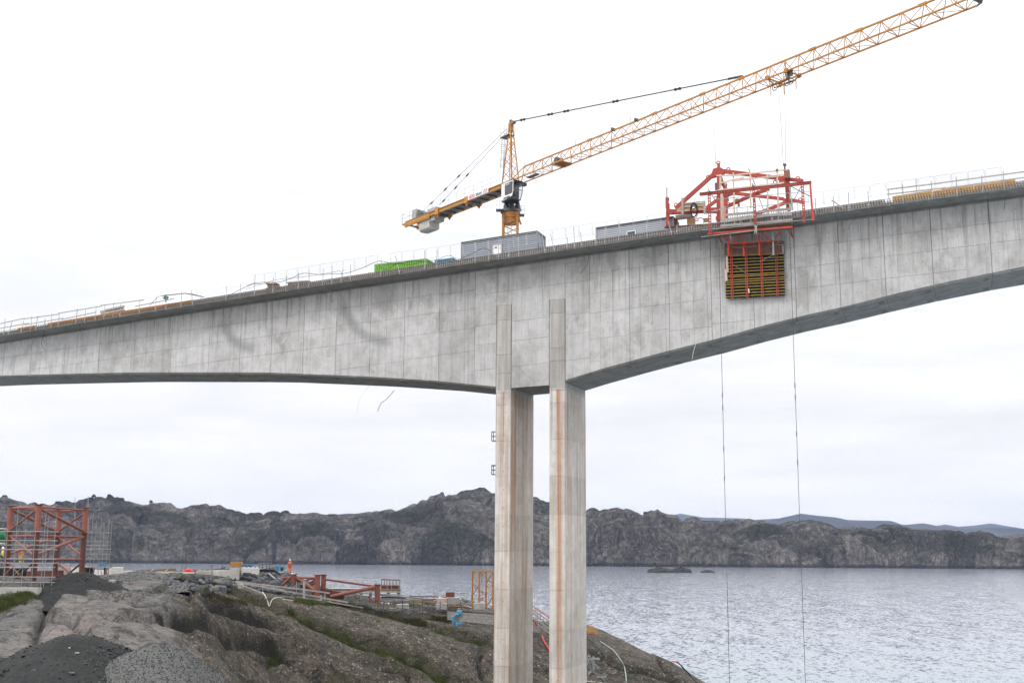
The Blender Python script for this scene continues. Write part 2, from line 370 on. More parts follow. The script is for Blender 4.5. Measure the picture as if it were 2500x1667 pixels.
Mx = np.block([[Kp, Pm], [Pm.T, np.zeros((3,3))]]); wgt = np.linalg.solve(Mx, np.concatenate([A[:,2], np.zeros(3)]))
def base_h(X, Y):
    sh = X.shape; q = np.stack([X.ravel(), Y.ravel()], -1)/sc_; o = np.zeros(len(q))
    for i in range(0, len(q), 20000):
        c = q[i:i+20000]; o[i:i+20000] = _phi(((c[:,None]-XY[None])**2).sum(-1))@wgt[:n_]+wgt[n_]+c@wgt[n_+1:]
    return o.reshape(sh)
GX0, GX1, GY0, GY1, GS = -72.0, 38.0, 20.0, 192.0, 0.3
gx = np.arange(GX0, GX1, GS); gy = np.arange(GY0, GY1, GS); GX, GY = np.meshgrid(gx, gy)
cx_ = np.arange(GX0-2, GX1+4, 2.0); cy_ = np.arange(GY0-2, GY1+4, 2.0); CXg, CYg = np.meshgrid(cx_, cy_); Hc = base_h(CXg, CYg)
def bil(G, x0, y0, s, X, Y):
    fx = (X-x0)/s; fy = (Y-y0)/s; ix = np.clip(np.floor(fx).astype(int), 0, G.shape[1]-2); iy = np.clip(np.floor(fy).astype(int), 0, G.shape[0]-2)
    fx = np.clip(fx-ix, 0, 1); fy = np.clip(fy-iy, 0, 1)
    return (G[iy,ix]*(1-fx)+G[iy,ix+1]*fx)*(1-fy)+(G[iy+1,ix]*(1-fx)+G[iy+1,ix+1]*fx)*fy
H = bil(Hc, cx_[0], cy_[0], 2.0, GX, GY)
def groundpt(u, v, G=None, y0=30.0):
    G = H if G is None else G; r = ray(u, v); ks = np.arange(y0, GY1-1, .25)/r.y; hh = bil(G, GX0, GY0, GS, r.x*ks, r.y*ks); c = np.nonzero(CZ+r.z*ks <= hh)[0]
    if not len(c): return None
    i = c[0]; return Vector((r.x*ks[i], r.y*ks[i], float(hh[i])))
def gz(x, y): return float(bil(H, GX0, GY0, GS, np.array([x]), np.array([y]))[0])
def seg_dist(pl, X, Y):                 # distance to a polyline, and signed side (+ = away from the camera)
    best = np.full(X.shape, 1e9); side = np.zeros(X.shape)
    for a, b in zip(pl, pl[1:]):
        dx, dy = b[0]-a[0], b[1]-a[1]; L2 = dx*dx+dy*dy+1e-9
        t = np.clip(((X-a[0])*dx+(Y-a[1])*dy)/L2, 0, 1); ex = X-(a[0]+t*dx); ey = Y-(a[1]+t*dy); d = np.hypot(ex, ey)
        c = d < best; best = np.where(c, d, best); side = np.where(c, np.sign(dx*ey-dy*ex), side)
    return best, side
LEDGES = {
 'a': [(450,1452),(549,1459),(597,1472),(638,1488),(692,1510),(726,1525),(760,1542),(804,1559),(828,1571),(862,1579),(910,1593),(964,1603),(998,1620),(1025,1630),(1066,1658),(1090,1667)],
 'b': [(960,1512),(1012,1527),(1053,1539),(1087,1552),(1121,1562),(1161,1573),(1182,1579)],
 'c': [(664,1450),(740,1464),(828,1481),(896,1494),(978,1515),(1049,1523),(1100,1535)],
 'd': [(420,1515),(464,1528),(502,1545),(556,1559),(610,1568),(658,1573),(700,1600)],
 'e': [(464,1470),(466,1491),(508,1503),(560,1520),(640,1540),(668,1556)],
 'f': [(135,1450),(108,1505),(100,1520),(84,1570),(68,1612)],
 'g': [(100,1520),(160,1530),(220,1552),(280,1578)],
 'h': [(250,1478),(330,1500),(400,1515),(445,1526)],
 'i': [(640,1600),(690,1590),(720,1605),(760,1640),(790,1667)],
 'j': [(930,1628),(985,1632),(1000,1650),(1004,1667)],
 'k': [(1175,1590),(1168,1620),(1172,1650),(1176,1667)],
 'l': [(1600,1600),(1612,1618),(1632,1650)],
 'm': [(1440,1600),(1520,1628),(1580,1640),(1640,1664)]}
LG = {k: [groundpt(*p) for p in v] for k, v in LEDGES.items()}
LG = {k: [p for p in v if p is not None] for k, v in LG.items()}
H0 = H.copy()
rockm = sstep(171, 150, GY)*1.0
flat = np.maximum(sstep(140, 150, GY)*sstep(32, 20, GX+GY*.0), 0)*sstep(188, 178, GY)
brown_m = sstep(-.02, .03, GX/GY+.262)*sstep(148, 138, GY)
# broad humps, layers dipping to the right, small relief
wx = GX+6*fbm(GX*.05, GY*.05, 3, 3); wy = GY+6*fbm(GX*.05+9, GY*.05, 3, 5)
f1, f2, cid = worley(wx*.075+GY*.02, wy*.05, 11)
hump = np.clip(1-f1*1.15, 0, 1)**.7
right = sstep(-28, -8, GX-(GY-100)*-.15+0)      # brown rounded rock right, smooth blasted rock left
lay = (GX*.55+GY*.35+H*1.9)+3*fbm(GX*.08, GY*.08, 3, 8)
lf = lay*.55-np.floor(lay*.55); lstep = sstep(.0, .25, lf)*(1-lf)
det = fbm(GX*.45, GY*.45, 5, 21, .55)-.5; det2 = fbm(GX*1.6, GY*1.6, 3, 31, .6)-.5
amp = (1-.9*flat)
# fractured blocks: blunt steps along warped joints
jx_ = GX*.8+GY*.25+4*fbm(GX*.09, GY*.09, 3, 51); jb = worley(jx_*.16, GY*.11+.3*fbm(GX*.1, GY*.1, 3, 52), 53)
blocky = (jb[2]-.5)*1.5*brown_m-(1-sstep(0, .05, jb[1]-jb[0]))*.8*brown_m
H = H+amp*(blocky*.22*sstep(138, 126, GY)+(hump-.6)*(.25+.3*right)+(lstep-.35)*.22+det*.5+det2*.16)
for k, pl in LG.items():
    d, sd_ = seg_dist(pl, GX, GY)
    if k in 'abcde':
        st, wd_ = {'a': (.9,.8), 'b': (.7,.8), 'c': (0,1), 'd': (.9,.35), 'e': (.9,.35)}[k]
        near = np.exp(-(d/7.5)**2)
        H = H+st*near*sstep(.1, wd_, sd_*d)-st*.25*near*sstep(.1, 1.5, -sd_*d)
        H = H-(.5 if k in 'abc' else .8)*np.exp(-(d/.5)**2)
    else: H = H-(.8 if k in 'f' else .8)*np.exp(-(d/.42)**2)+.35*np.exp(-(d/5)**2)*sstep(0,.8, sd_*d)
cav = H-(np.roll(H,3,0)+np.roll(H,-3,0)+np.roll(H,3,1)+np.roll(H,-3,1))/4
green = np.zeros(H.shape)
seam = np.zeros(H.shape)
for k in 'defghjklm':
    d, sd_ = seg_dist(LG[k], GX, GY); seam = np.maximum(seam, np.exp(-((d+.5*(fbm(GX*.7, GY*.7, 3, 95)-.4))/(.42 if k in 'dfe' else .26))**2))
for k in 'abc':
    d, sd_ = seg_dist(LG[k], GX, GY); green = np.maximum(green, np.exp(-(d/.8)**2))

def rock_mat():
    m = MT('weathered_rock', .9, 0, .25); p = m.pos(); g = m.n('ShaderNodeAttribute', attribute_name='brown').outputs['Fac']; gr = m.n('ShaderNodeAttribute', attribute_name='mossy').outputs['Fac']
    n1 = m.noise(p, .16, 6, .65); n2 = m.noise(m.scale(p, (1,1,1), (7,3,1)), 1.3, 7, .78); n3 = m.noise(p, 9, 4, .75); n4 = m.noise(m.scale(p, (.5,.9,3.5)), .9, 5, .65)
    left = m.ramp(m.mr(m.math('ADD', m.math('MULTIPLY', n1, .6), m.math('MULTIPLY', n4, .4)), .36, .64), [(0, (.09,.092,.09)), (.35, (.15,.148,.143)), (.65, (.20,.184,.172)), (1, (.27,.235,.215))])
    rightc = m.ramp(m.mr(m.math('ADD', m.math('MULTIPLY', n1, .35), m.math('MULTIPLY', n2, .65)), .33, .67), [(0, (.02,.018,.015)), (.42, (.078,.065,.050)), (.72, (.14,.117,.092)), (1, (.22,.19,.158))])
    c = m.mix(g, left, rightc)
    wet = m.mr(m.noise(m.scale(p, (.9,.9,.18), (3,3,3)), .8, 4, .6), .52, .64, 0, .75, True); c = m.mix(wet, c, (.045,.043,.038))
    vor = m.n('ShaderNodeTexVoronoi'); vor.inputs['Scale'].default_value = 2.4; m.l(m.scale(p, (1,1,1)), vor.inputs[0])
    sp = m.math('MULTIPLY', m.mr(vor.outputs['Distance'], .16, .3, 1, 0), m.mr(n2, .47, .55)); c = m.mix(m.math('MULTIPLY', sp, m.math('MULTIPLY', g, .95)), c, (.42,.40,.37))
    n5 = m.noise(p, 4.2, 5, .8); c = m.mix(m.mr(n5, .56, .64, 0, .6), c, (.34,.315,.285)); c = m.mix(m.mr(n5, .45, .33, 0, .75), c, (.03,.028,.024))
    ckn = m.noise(m.scale(p, (.8,.8,1.6), (1,5,2)), .28, 4, .5, 1.0); ckl = m.mr(m.math('ABSOLUTE', m.math('SUBTRACT', ckn, .5)), 0, .010, .9, 0); ck2 = m.noise(m.scale(p, (.5,.9,2.4), (6,5,2)), .5, 4, .55, .8); ckl = m.math('MAXIMUM', ckl, m.mr(m.math('ABSOLUTE', m.math('SUBTRACT', ck2, .47)), 0, .008, .7, 0)); c = m.mix(m.math('MULTIPLY', m.math('MULTIPLY', ckl, m.mr(g, 0, 1, .35, 1)), m.mr(n1, .4, .6)), c, (.02,.018,.015))
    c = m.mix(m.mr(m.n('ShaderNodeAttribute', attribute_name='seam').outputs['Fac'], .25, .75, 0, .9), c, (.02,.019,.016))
    mo = m.math('MULTIPLY', gr, m.mr(n2, .38, .56)); c = m.mix(m.math('MULTIPLY', mo, .85), c, (.05,.055,.022))
    gm = m.math('MULTIPLY', m.mr(m.noise(m.scale(p, (1,1,1), (40,1,1)), .35, 4, .6), .6, .68, 0, .6), g); c = m.mix(gm, c, (.07,.07,.03))
    m.bump(m.math('ADD', m.math('ADD', m.math('MULTIPLY', n2, 1.0), m.math('MULTIPLY', ckl, -.6)), m.math('MULTIPLY', n5, .5)), 1.0, .4); return m.col(c)
ROCKM = rock_mat()
brown = sstep(-.25, .25, (GX-(-16.5+(100-GY)*.02))/18)*sstep(20, 60, GY)
bl_ = [groundpt(*q) for q in ((425,1446),(440,1490),(500,1545),(560,1590),(640,1640),(660,1667))]; bl_ = [q for q in bl_ if q]; bd_, bs_ = seg_dist(bl_, GX, GY); brown = sstep(-1.2, 1.2, bs_*bd_*np.where(GY < 200, 1, 1)+1.6*(fbm(GX*.3, GY*.3, 4, 41)-.5)*2) if False else None
bx_ = np.interp(GY, [60, 88, 96, 106, 114, 126, 140], [-12, -17.5, -24, -29, -31.5, -35.5, -41]); brown = sstep(-1.5, 1.5, GX-bx_+3*(fbm(GX*.3, GY*.3, 4, 41)-.5)*2)
rg = grid_mesh('rocky_ground', GX, GY, H, ROCKM, attrs={'brown': brown, 'mossy': green, 'seam': seam})

# ------------------------------------------------------------------ the sea
def sea_mat():
    m = MT('sea_water', .1, 0, .5); p = m.pos(); m.b.inputs['IOR'].default_value = 1.33
    sp = m.n('ShaderNodeSeparateXYZ'); m.l(p, sp.inputs[0])
    def vn(sc3, s, k, det=4):            # wave slopes
        x = m.n('ShaderNodeTexNoise'); x.inputs['Scale'].default_value = s; x.inputs['Detail'].default_value = det; x.inputs['Roughness'].default_value = .6; m.l(m.scale(p, sc3), x.inputs[0])
        d = m.n('ShaderNodeVectorMath', operation='SUBTRACT'); m.l(x.outputs['Color'], d.inputs[0]); d.inputs[1].default_value = (.5,.5,.5)
        q = m.n('ShaderNodeVectorMath', operation='MULTIPLY'); m.l(d.outputs[0], q.inputs[0]); q.inputs[1].default_value = (k, k*1.2, 0); return q.outputs[0]
    ad = m.n('ShaderNodeVectorMath', operation='ADD'); m.l(vn((1,.5,1), 1.4, .36, 5), ad.inputs[0]); m.l(vn((1,.22,1), .35, .12, 5), ad.inputs[1])
    a2 = m.n('ShaderNodeVectorMath', operation='ADD'); m.l(ad.outputs[0], a2.inputs[0]); a2.inputs[1].default_value = (0,0,1)
    nn = m.n('ShaderNodeVectorMath', operation='NORMALIZE'); m.l(a2.outputs[0], nn.inputs[0]); m.l(nn.outputs[0], m.b.inputs['Normal'])
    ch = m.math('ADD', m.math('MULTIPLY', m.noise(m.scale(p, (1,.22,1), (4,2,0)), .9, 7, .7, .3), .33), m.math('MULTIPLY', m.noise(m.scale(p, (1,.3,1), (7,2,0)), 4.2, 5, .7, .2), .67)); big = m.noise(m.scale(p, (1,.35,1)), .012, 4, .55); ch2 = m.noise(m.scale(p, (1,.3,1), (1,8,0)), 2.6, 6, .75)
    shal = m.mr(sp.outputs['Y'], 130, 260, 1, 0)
    col = m.mix(m.mr(ch, .38, .60), (.19,.21,.25), (.27,.295,.35)); col = m.mix(m.mr(ch2, .42, .30, 0, .4), col, (.06,.07,.10)); col = m.mix(m.mr(ch2, .6, .75, 0, .4), col, (.5,.52,.6))  # ripple glints and dark troughs painted into the water colour
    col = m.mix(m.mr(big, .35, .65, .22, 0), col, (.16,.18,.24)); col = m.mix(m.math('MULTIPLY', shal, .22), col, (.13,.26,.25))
    return m.col(col)
sx = np.concatenate([np.linspace(-9000, -800, 12), np.linspace(-700, 900, 60), np.linspace(1000, 9000, 12)]); sy = np.concatenate([np.linspace(-200, 1500, 60), np.linspace(1600, 14000, 12)])
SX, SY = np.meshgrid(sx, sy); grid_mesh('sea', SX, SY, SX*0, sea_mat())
# seabed below, so that the water has ground under it
mb = MB(); mb.box((0, 6900, -6.5), (18000, 14200, .5)); mb.build('seabed', M['wall'], kind='structure')

# ------------------------------------------------------------------ far rocky shore
SKY = [(-200,1225),(0,1215),(12,1212),(30,1219),(68,1228),(128,1233),(143,1225),(185,1223),(208,1219),(229,1210),(277,1210),(298,1220),(342,1233),(351,1235),(369,1224),(417,1229),(431,1241),(443,1243),(467,1234),(530,1231),(551,1241),(607,1254),(661,1247),(701,1249),(747,1255),(780,1251),(834,1256),(894,1251),(927,1243),(975,1244),(1000,1236),(1024,1224),(1041,1220),(1049,1210),(1079,1204),(1103,1208),(1141,1196),(1180,1191),(1199,1203),(1235,1205),(1300,1211),(1321,1216),(1342,1225),(1380,1244),(1426,1245),(1452,1241),(1509,1241),(1543,1243),(1569,1256),(1576,1251),(1605,1243),(1614,1252),(1652,1258),(1664,1268),(1693,1262),(1724,1272),(1740,1270),(1771,1271),(1800,1268),(1836,1269),(1876,1275),(1924,1272),(1960,1271),(1983,1272),(2021,1278),(2050,1289),(2088,1285),(2119,1291),(2154,1282),(2197,1284),(2226,1291),(2273,1293),(2321,1293),(2359,1302),(2392,1295),(2414,1299),(2435,1308),(2500,1303),(2700,1310)]
YS, YR = 1430.0, 1640.0
sk = [at(u, v, YR) for u, v in SKY]; skx = np.array([p.x for p in sk])/YR; skz = np.array([p.z for p in sk])
hx = np.linspace(-.62, .62, 1500); hyv = np.concatenate([np.linspace(0, 1, 210), np.linspace(1.03, 1.7, 14)])
HXr, HT = np.meshgrid(hx, hyv)
HY = YS+(YR-YS)*HT+14*(fbm(HXr*26, HT*0, 4, 61)-.5)*(1-HT).clip(0, 1); HX = HXr*HY
ridge = np.interp(HXr, skx, skz)
# profile: steep rounded lower cliffs, shelf, upper slope
mid_ = .38+.16*(fbm(HXr*14, HXr*0+2, 3, 66)-.5)*2
prof = np.where(HT <= 1, .55*sstep(0, mid_, HT)**.75*1.0+.45*sstep(mid_-.12, 1.0, HT), 1-.5*(HT-1))
wx = HX+22*(fbm(HX*.02, HY*.02, 3, 71)-.5); wy = HY+22*(fbm(HX*.02+5, HY*.02, 3, 72)-.5)
HZ = ridge*prof*.70; HZ = HZ+(fbm(wx*.03, wy*.04, 5, 76)-.5)*10*np.clip(HT*5, 0, 1)
tone = np.full(HZ.shape, .5); veg_shade = np.ones(HZ.shape); drs = np.random.RandomState(4); hw = lambda t: .62*(YS+(YR-YS)*t)
for i in range(1000):                    # rounded outcrops, big ones first
    r_ = (46 if i < 150 else 28 if i < 430 else 16 if i < 760 else 9)*drs.uniform(.7, 1.35)
    t_ = drs.uniform(0, .98)**.9 if drs.rand() < .72 else drs.uniform(0, .25); t_ = max(t_, 0.0); cy0 = YS+(YR-YS)*t_; cx0 = drs.uniform(-.6, .6)*cy0
    rx, ry = r_*drs.uniform(.8, 1.5), r_*drs.uniform(.5, .9); ph = drs.uniform(-.5, .5); pw = drs.uniform(2.2, 4.5); tn = drs.rand(); cr_a = drs.uniform(.2, 2.6)
    x_ = wx-cx0; y_ = wy-cy0; m_ = (np.abs(x_) < rx*1.3) & (np.abs(y_) < max(rx, ry)*1.3)
    if not m_.any(): continue
    xx, yy = x_[m_], y_[m_]; u_ = (xx*math.cos(ph)+yy*math.sin(ph))/rx; v_ = (-xx*math.sin(ph)+yy*math.cos(ph))/ry
    rad = (np.abs(u_)**pw+np.abs(v_)**pw)**(1/pw); j_ = int(np.argmin(np.abs(hyv-min(t_+.04, 1)))); i_ = int(np.clip((cx0/cy0+.62)/1.24*(len(hx)-1), 0, len(hx)-1))
    bz = float(ridge[0, i_]*prof[j_, i_]*.9)
    top = bz+r_*drs.uniform(.05, .62); hgt = r_*drs.uniform(1.0, 1.5)+6
    z_ = top-hgt*(1-np.sqrt(np.clip(1-rad**2, 0, 1)))-u_*drs.uniform(-.12,.12)*r_
    cr1 = np.abs(((xx*math.cos(cr_a)+yy*math.sin(cr_a)*.4)/(r_*.33)+1.2*fbm(xx*.05, yy*.05+i, 3, 5)*2) % 1-.5)
    z_ = z_-(1-sstep(.0, .09, cr1))*r_*.13+(fbm(xx*.09+i, yy*.09, 4, 7)-.5)*r_*.22
    cur = HZ[m_]; up_ = (z_ > cur) & (rad < 1); nz2 = np.where(up_, z_, cur); HZ[m_] = nz2
    t2 = tone[m_]; t2[up_] = tn; tone[m_] = t2; v2 = veg_shade[m_]; v2[up_] = np.clip((rad[up_]-.8)*2, 0, .4)+(.5 if r_ > 60 else 0)*drs.rand(); veg_shade[m_] = v2  # vegetation mask, strongest between outcrops, where it paints in crevice shade
k1, k2, c3 = worley(wx/9, wy/11, 75); HZ = HZ+(np.sqrt(np.clip(1-(k1*1.15)**2, 0, 1))-.6)*1.2*np.clip(HT*6, 0, 1)+(fbm(HX*.25, HY*.25, 4, 77)-.5)*2
skn = (np.sqrt(np.clip(1-((worley(HX/13, HX*0+3.3, 88)[0])*1.5)**2, 0, 1))-.75)*4.5+(fbm(HX*.12, HX*0, 4, 89)-.5)*3.5
cap_ = CZ+(ridge+skn-CZ)*HY/YR-np.where(HT < .9, .6+3*fbm(HX*.03, HY*.03, 2, 97), 0)*np.clip((1-HT)*3, 0, 1); over = HZ-cap_; HZ = np.where(HT <= 1, np.where(over > -2, cap_-2*np.exp(-np.clip(over+2, 0, 60)/2.0), HZ), np.minimum(HZ, cap_-(HT-1)*60))
rimz = np.clip(1-np.abs(HT-1)*14, 0, 1); HZ = HZ*(1-rimz)+(cap_+.0)*rimz
HZ = np.where(HT < .02, -3+HT*150, np.maximum(HZ, .6+HT*8))
def hill_mat():
    m = MT('grey_rock_hills', .95, 0, .15); p = m.pos()
    ng = m.n('ShaderNodeNewGeometry'); sn = m.n('ShaderNodeSeparateXYZ'); m.l(ng.outputs['Normal'], sn.inputs[0]); sp = m.n('ShaderNodeSeparateXYZ'); m.l(p, sp.inputs[0])
    tn = m.n('ShaderNodeAttribute', attribute_name='tone').outputs['Fac']; veg_sh = m.n('ShaderNodeAttribute', attribute_name='veg_shade').outputs['Fac']; n1 = m.noise(p, .022, 6, .6); n2 = m.noise(p, .16, 6, .7); n3 = m.noise(m.scale(p, (1,.6,.35), (2,2,2)), .7, 5, .7)
    c = m.ramp(m.mr(m.math('ADD', m.math('MULTIPLY', n1, .35), m.math('MULTIPLY', m.math('ADD', n2, n3), .325)), .36, .64), [(0, (.022,.02,.018)), (.4, (.095,.083,.076)), (1, (.34,.31,.29))])
    def line(sc3, s, loc): return m.mr(m.math('ABSOLUTE', m.math('SUBTRACT', m.noise(m.scale(p, sc3, loc), s, 3, .5, .8), .5)), .0, .035, 1, 0)
    ck = m.math('MAXIMUM', line((1,.6,.55), .035, (3,3,3)), m.math('MAXIMUM', line((1.4,.6,.5), .09, (8,1,3)), m.math('MULTIPLY', line((.8,1,1.8), .07, (1,9,3)), .7))); c = m.mix(m.math('MULTIPLY', ck, m.mr(n2, .35, .6, .5, 1)), c, (.010,.009,.008))
    c = m.mix(m.mr(tn, 0, 1, 0, .6), c, m.mix(m.mr(n2, .35, .65), (.10,.088,.08), (.36,.33,.31))); c = m.mix(m.mr(tn, .4, 0, 0, .6), c, (.035,.032,.03))
    gr = m.math('MULTIPLY', m.math('MULTIPLY', m.mr(sn.outputs['Z'], .3, .6), m.mr(veg_sh, .1, .7, .12, 1)), m.mr(m.noise(m.scale(p, (1,1,1), (90,20,0)), .03, 5, .6), .36, .52, 0, 1, True)); gr = m.math('MULTIPLY', gr, m.mr(sp.outputs['Z'], 6, 16))
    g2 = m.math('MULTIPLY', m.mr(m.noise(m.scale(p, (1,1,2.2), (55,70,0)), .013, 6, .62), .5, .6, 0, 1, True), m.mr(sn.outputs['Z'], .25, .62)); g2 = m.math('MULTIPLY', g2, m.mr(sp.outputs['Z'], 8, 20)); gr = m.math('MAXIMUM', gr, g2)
    c = m.mix(m.math('MULTIPLY', gr, m.mr(n3, .3, .6, .4, .95)), c, m.mix(m.mr(n2, .4, .6), (.014,.018,.008), (.038,.038,.016)))  # dark vegetation colour, doubling as painted shade in the crevices
    tide = m.mr(sp.outputs['Z'], 2.2, 5, .8, 0); c = m.mix(tide, c, (.025,.025,.027))
    bmp = m.math('ADD', m.math('MULTIPLY', n2, 1.2), m.math('ADD', m.math('MULTIPLY', n3, .5), m.math('MULTIPLY', ck, -.5))); m.bump(bmp, 1.0, 7.0); return m.col(c)
hm = hill_mat(); grid_mesh('rocky_hills', HX, HY, HZ, hm, attrs={'tone': tone, 'veg_shade': veg_shade})
# knobs of rock on the skyline
rng = random.Random(5)
SKL = ['rounded boulder on the far skyline above the left end of the red tower','first small boulder on the highest crest behind the scaffold','second rounder boulder on the highest crest behind the scaffold','boulder on the skyline just right of the highest left crest','knob on the skyline left of the dark cliff above the gravel slope','lone round boulder on the low skyline between two flat hills','small knob on the skyline left of the summit near the left pier','boulder halfway up the skyline left of the summit near the pier','small knob in the skyline notch right of the right pier','small boulder on the low skyline below the far blue mountains','knob on the skyline right above the red steel tower','small rock on the skyline above the standing orange worker']
for i, (u, v, s) in enumerate([(12,1210,3.6),(229,1208,3),(268,1207,4),(298,1217,4.2),(369,1222,2.6),(757,1253,3),(1079,1202,2.6),(1030,1222,4),(1576,1250,3),(2159,1281,2.8),(142,1224,3.4),(701,1248,3)]):
    p = at(u, v, YR-2); vs, fs = hull(rng, 18, s*1.2, s*1.2, s*.9, .7)
    k = MB(); k.add([q+p-ZU*s*.45 for q in vs], fs); o = k.build('boulder', hm, loc=p)
    tag(o, SKL[i], 'boulder', 'boulders on the far skyline')
# blue mountains beyond
def far_range(name, prof, Y, depth, seed):
    ps = [at(u, v, Y) for u, v in prof]; xr = np.linspace(ps[0].x, ps[-1].x, 500); T = np.concatenate([np.linspace(0, 1, 30), np.linspace(1.1, 1.8, 6)])
    X, T_ = np.meshgrid(xr, T); rz = np.interp(X, [p.x for p in ps], [p.z for p in ps])
    rel = (fbm(X*.004, T_*6, 5, seed)-.5)*60*np.clip(T_*(1.02-T_)*4, 0, 1)
    Z = rz*np.where(T_ <= 1, T_**.8, 1-.6*(T_-1))+rel+np.where(T_ < .02, -5, 0)
    m = MT(name+'_ground', .95, 0, .1); p = m.pos(); n = m.noise(p, .004, 6, .65); m.col(m.ramp(m.mr(n, .35, .65), [(0, (.022,.026,.034)), (1, (.055,.055,.06))]))
    return grid_mesh(name, X, Y-depth+depth*T_, Z, m.m)
MS_ = 1
far_range('blue_mountains', [(1560,1340),(1900,1266),(1954,1254),(1997,1259),(2040,1263),(2069,1269),(2107,1270),(2173,1271),(2197,1280),(2214,1281),(2252,1277),(2284,1284),(2340,1290),(2380,1290),(2419,1286),(2500,1292),(2700,1300),(2900,1330)], 5400, 1100, 81)
far_range('distant_mountains', [(200,1300),(230,1231),(260,1229),(300,1240),(420,1300),(1500,1300),(1600,1262),(1650,1255),(1662,1253),(1717,1263),(1805,1264),(1843,1268),(1900,1265),(2000,1280),(2250,1290),(2307,1279),(2340,1285),(2380,1282),(2419,1277),(2464,1285),(2500,1291),(2600,1296),(2800,1320)], 7800, 1300, 82)
# skerries
def skerry(u, v, wpx, hpx, label):
    hpx *= 1.35; p = atz(u, v, 0); s = p.y/FPX; rx = wpx*s/2; k = MB(); n = 26; m_ = 9; vs = []; fs = []
    for j in range(m_):
        for i in range(n):
            a = 2*math.pi*i/n; q = 1-j/(m_-1.); rr = (math.sin(q*math.pi/2))**1.25*(1+.18*math.sin(3*a+u)+.12*math.sin(7*a+v))
            z = hpx*s*(math.cos(q*math.pi/2))**.8*(1+.25*math.sin(5*a+q*9+u))
            vs.append(Vector((p.x+math.cos(a)*rx*rr, p.y+math.sin(a)*rx*.5*rr, z-.5)))
    for j in range(m_-1):
        for i in range(n): fs.append((j*n+i, j*n+(i+1)%n, (j+1)*n+(i+1)%n, (j+1)*n+i))
    k.add(vs, fs); o = k.build('skerry', SKM, loc=(p.x, p.y, 0), smooth=True); return tag(o, label, 'islet')
SKM = paint('dark_wet_rock', (.022,.022,.018), .8, .6, sc=.35, dirt=(.05,.047,.03))
skerry(1610,1397,62,9,'broadest low dark skerry, left one of the touching three in the water'); skerry(1661,1397,46,10,'humped dark skerry in the middle of the touching three'); skerry(1677,1397,20,5,'small dark skerry at the right end of the touching three')
skerry(1728,1397,31,5,'small lone dark skerry apart in the water near the cable')

# ------------------------------------------------------------------ haze
hz = MB(); hz.box((0, 4650, 219), (9000, 9900, 444)); ho = hz.build('haze', M['white'], kind='stuff'); ho.data.materials.clear()
hmz = bpy.data.materials.new('pale_air'); hmz.use_nodes = True; t_ = hmz.node_tree; t_.nodes.clear()
oo = t_.nodes.new('ShaderNodeOutputMaterial'); pv = t_.nodes.new('ShaderNodeVolumePrincipled'); pv.inputs['Color'].default_value = (.52,.68,1.0,1); pv.inputs['Density'].default_value = 5.5e-5; pv.inputs['Anisotropy'].default_value = .1
t_.links.new(pv.outputs[0], oo.inputs['Volume']); ho.data.materials.append(hmz)
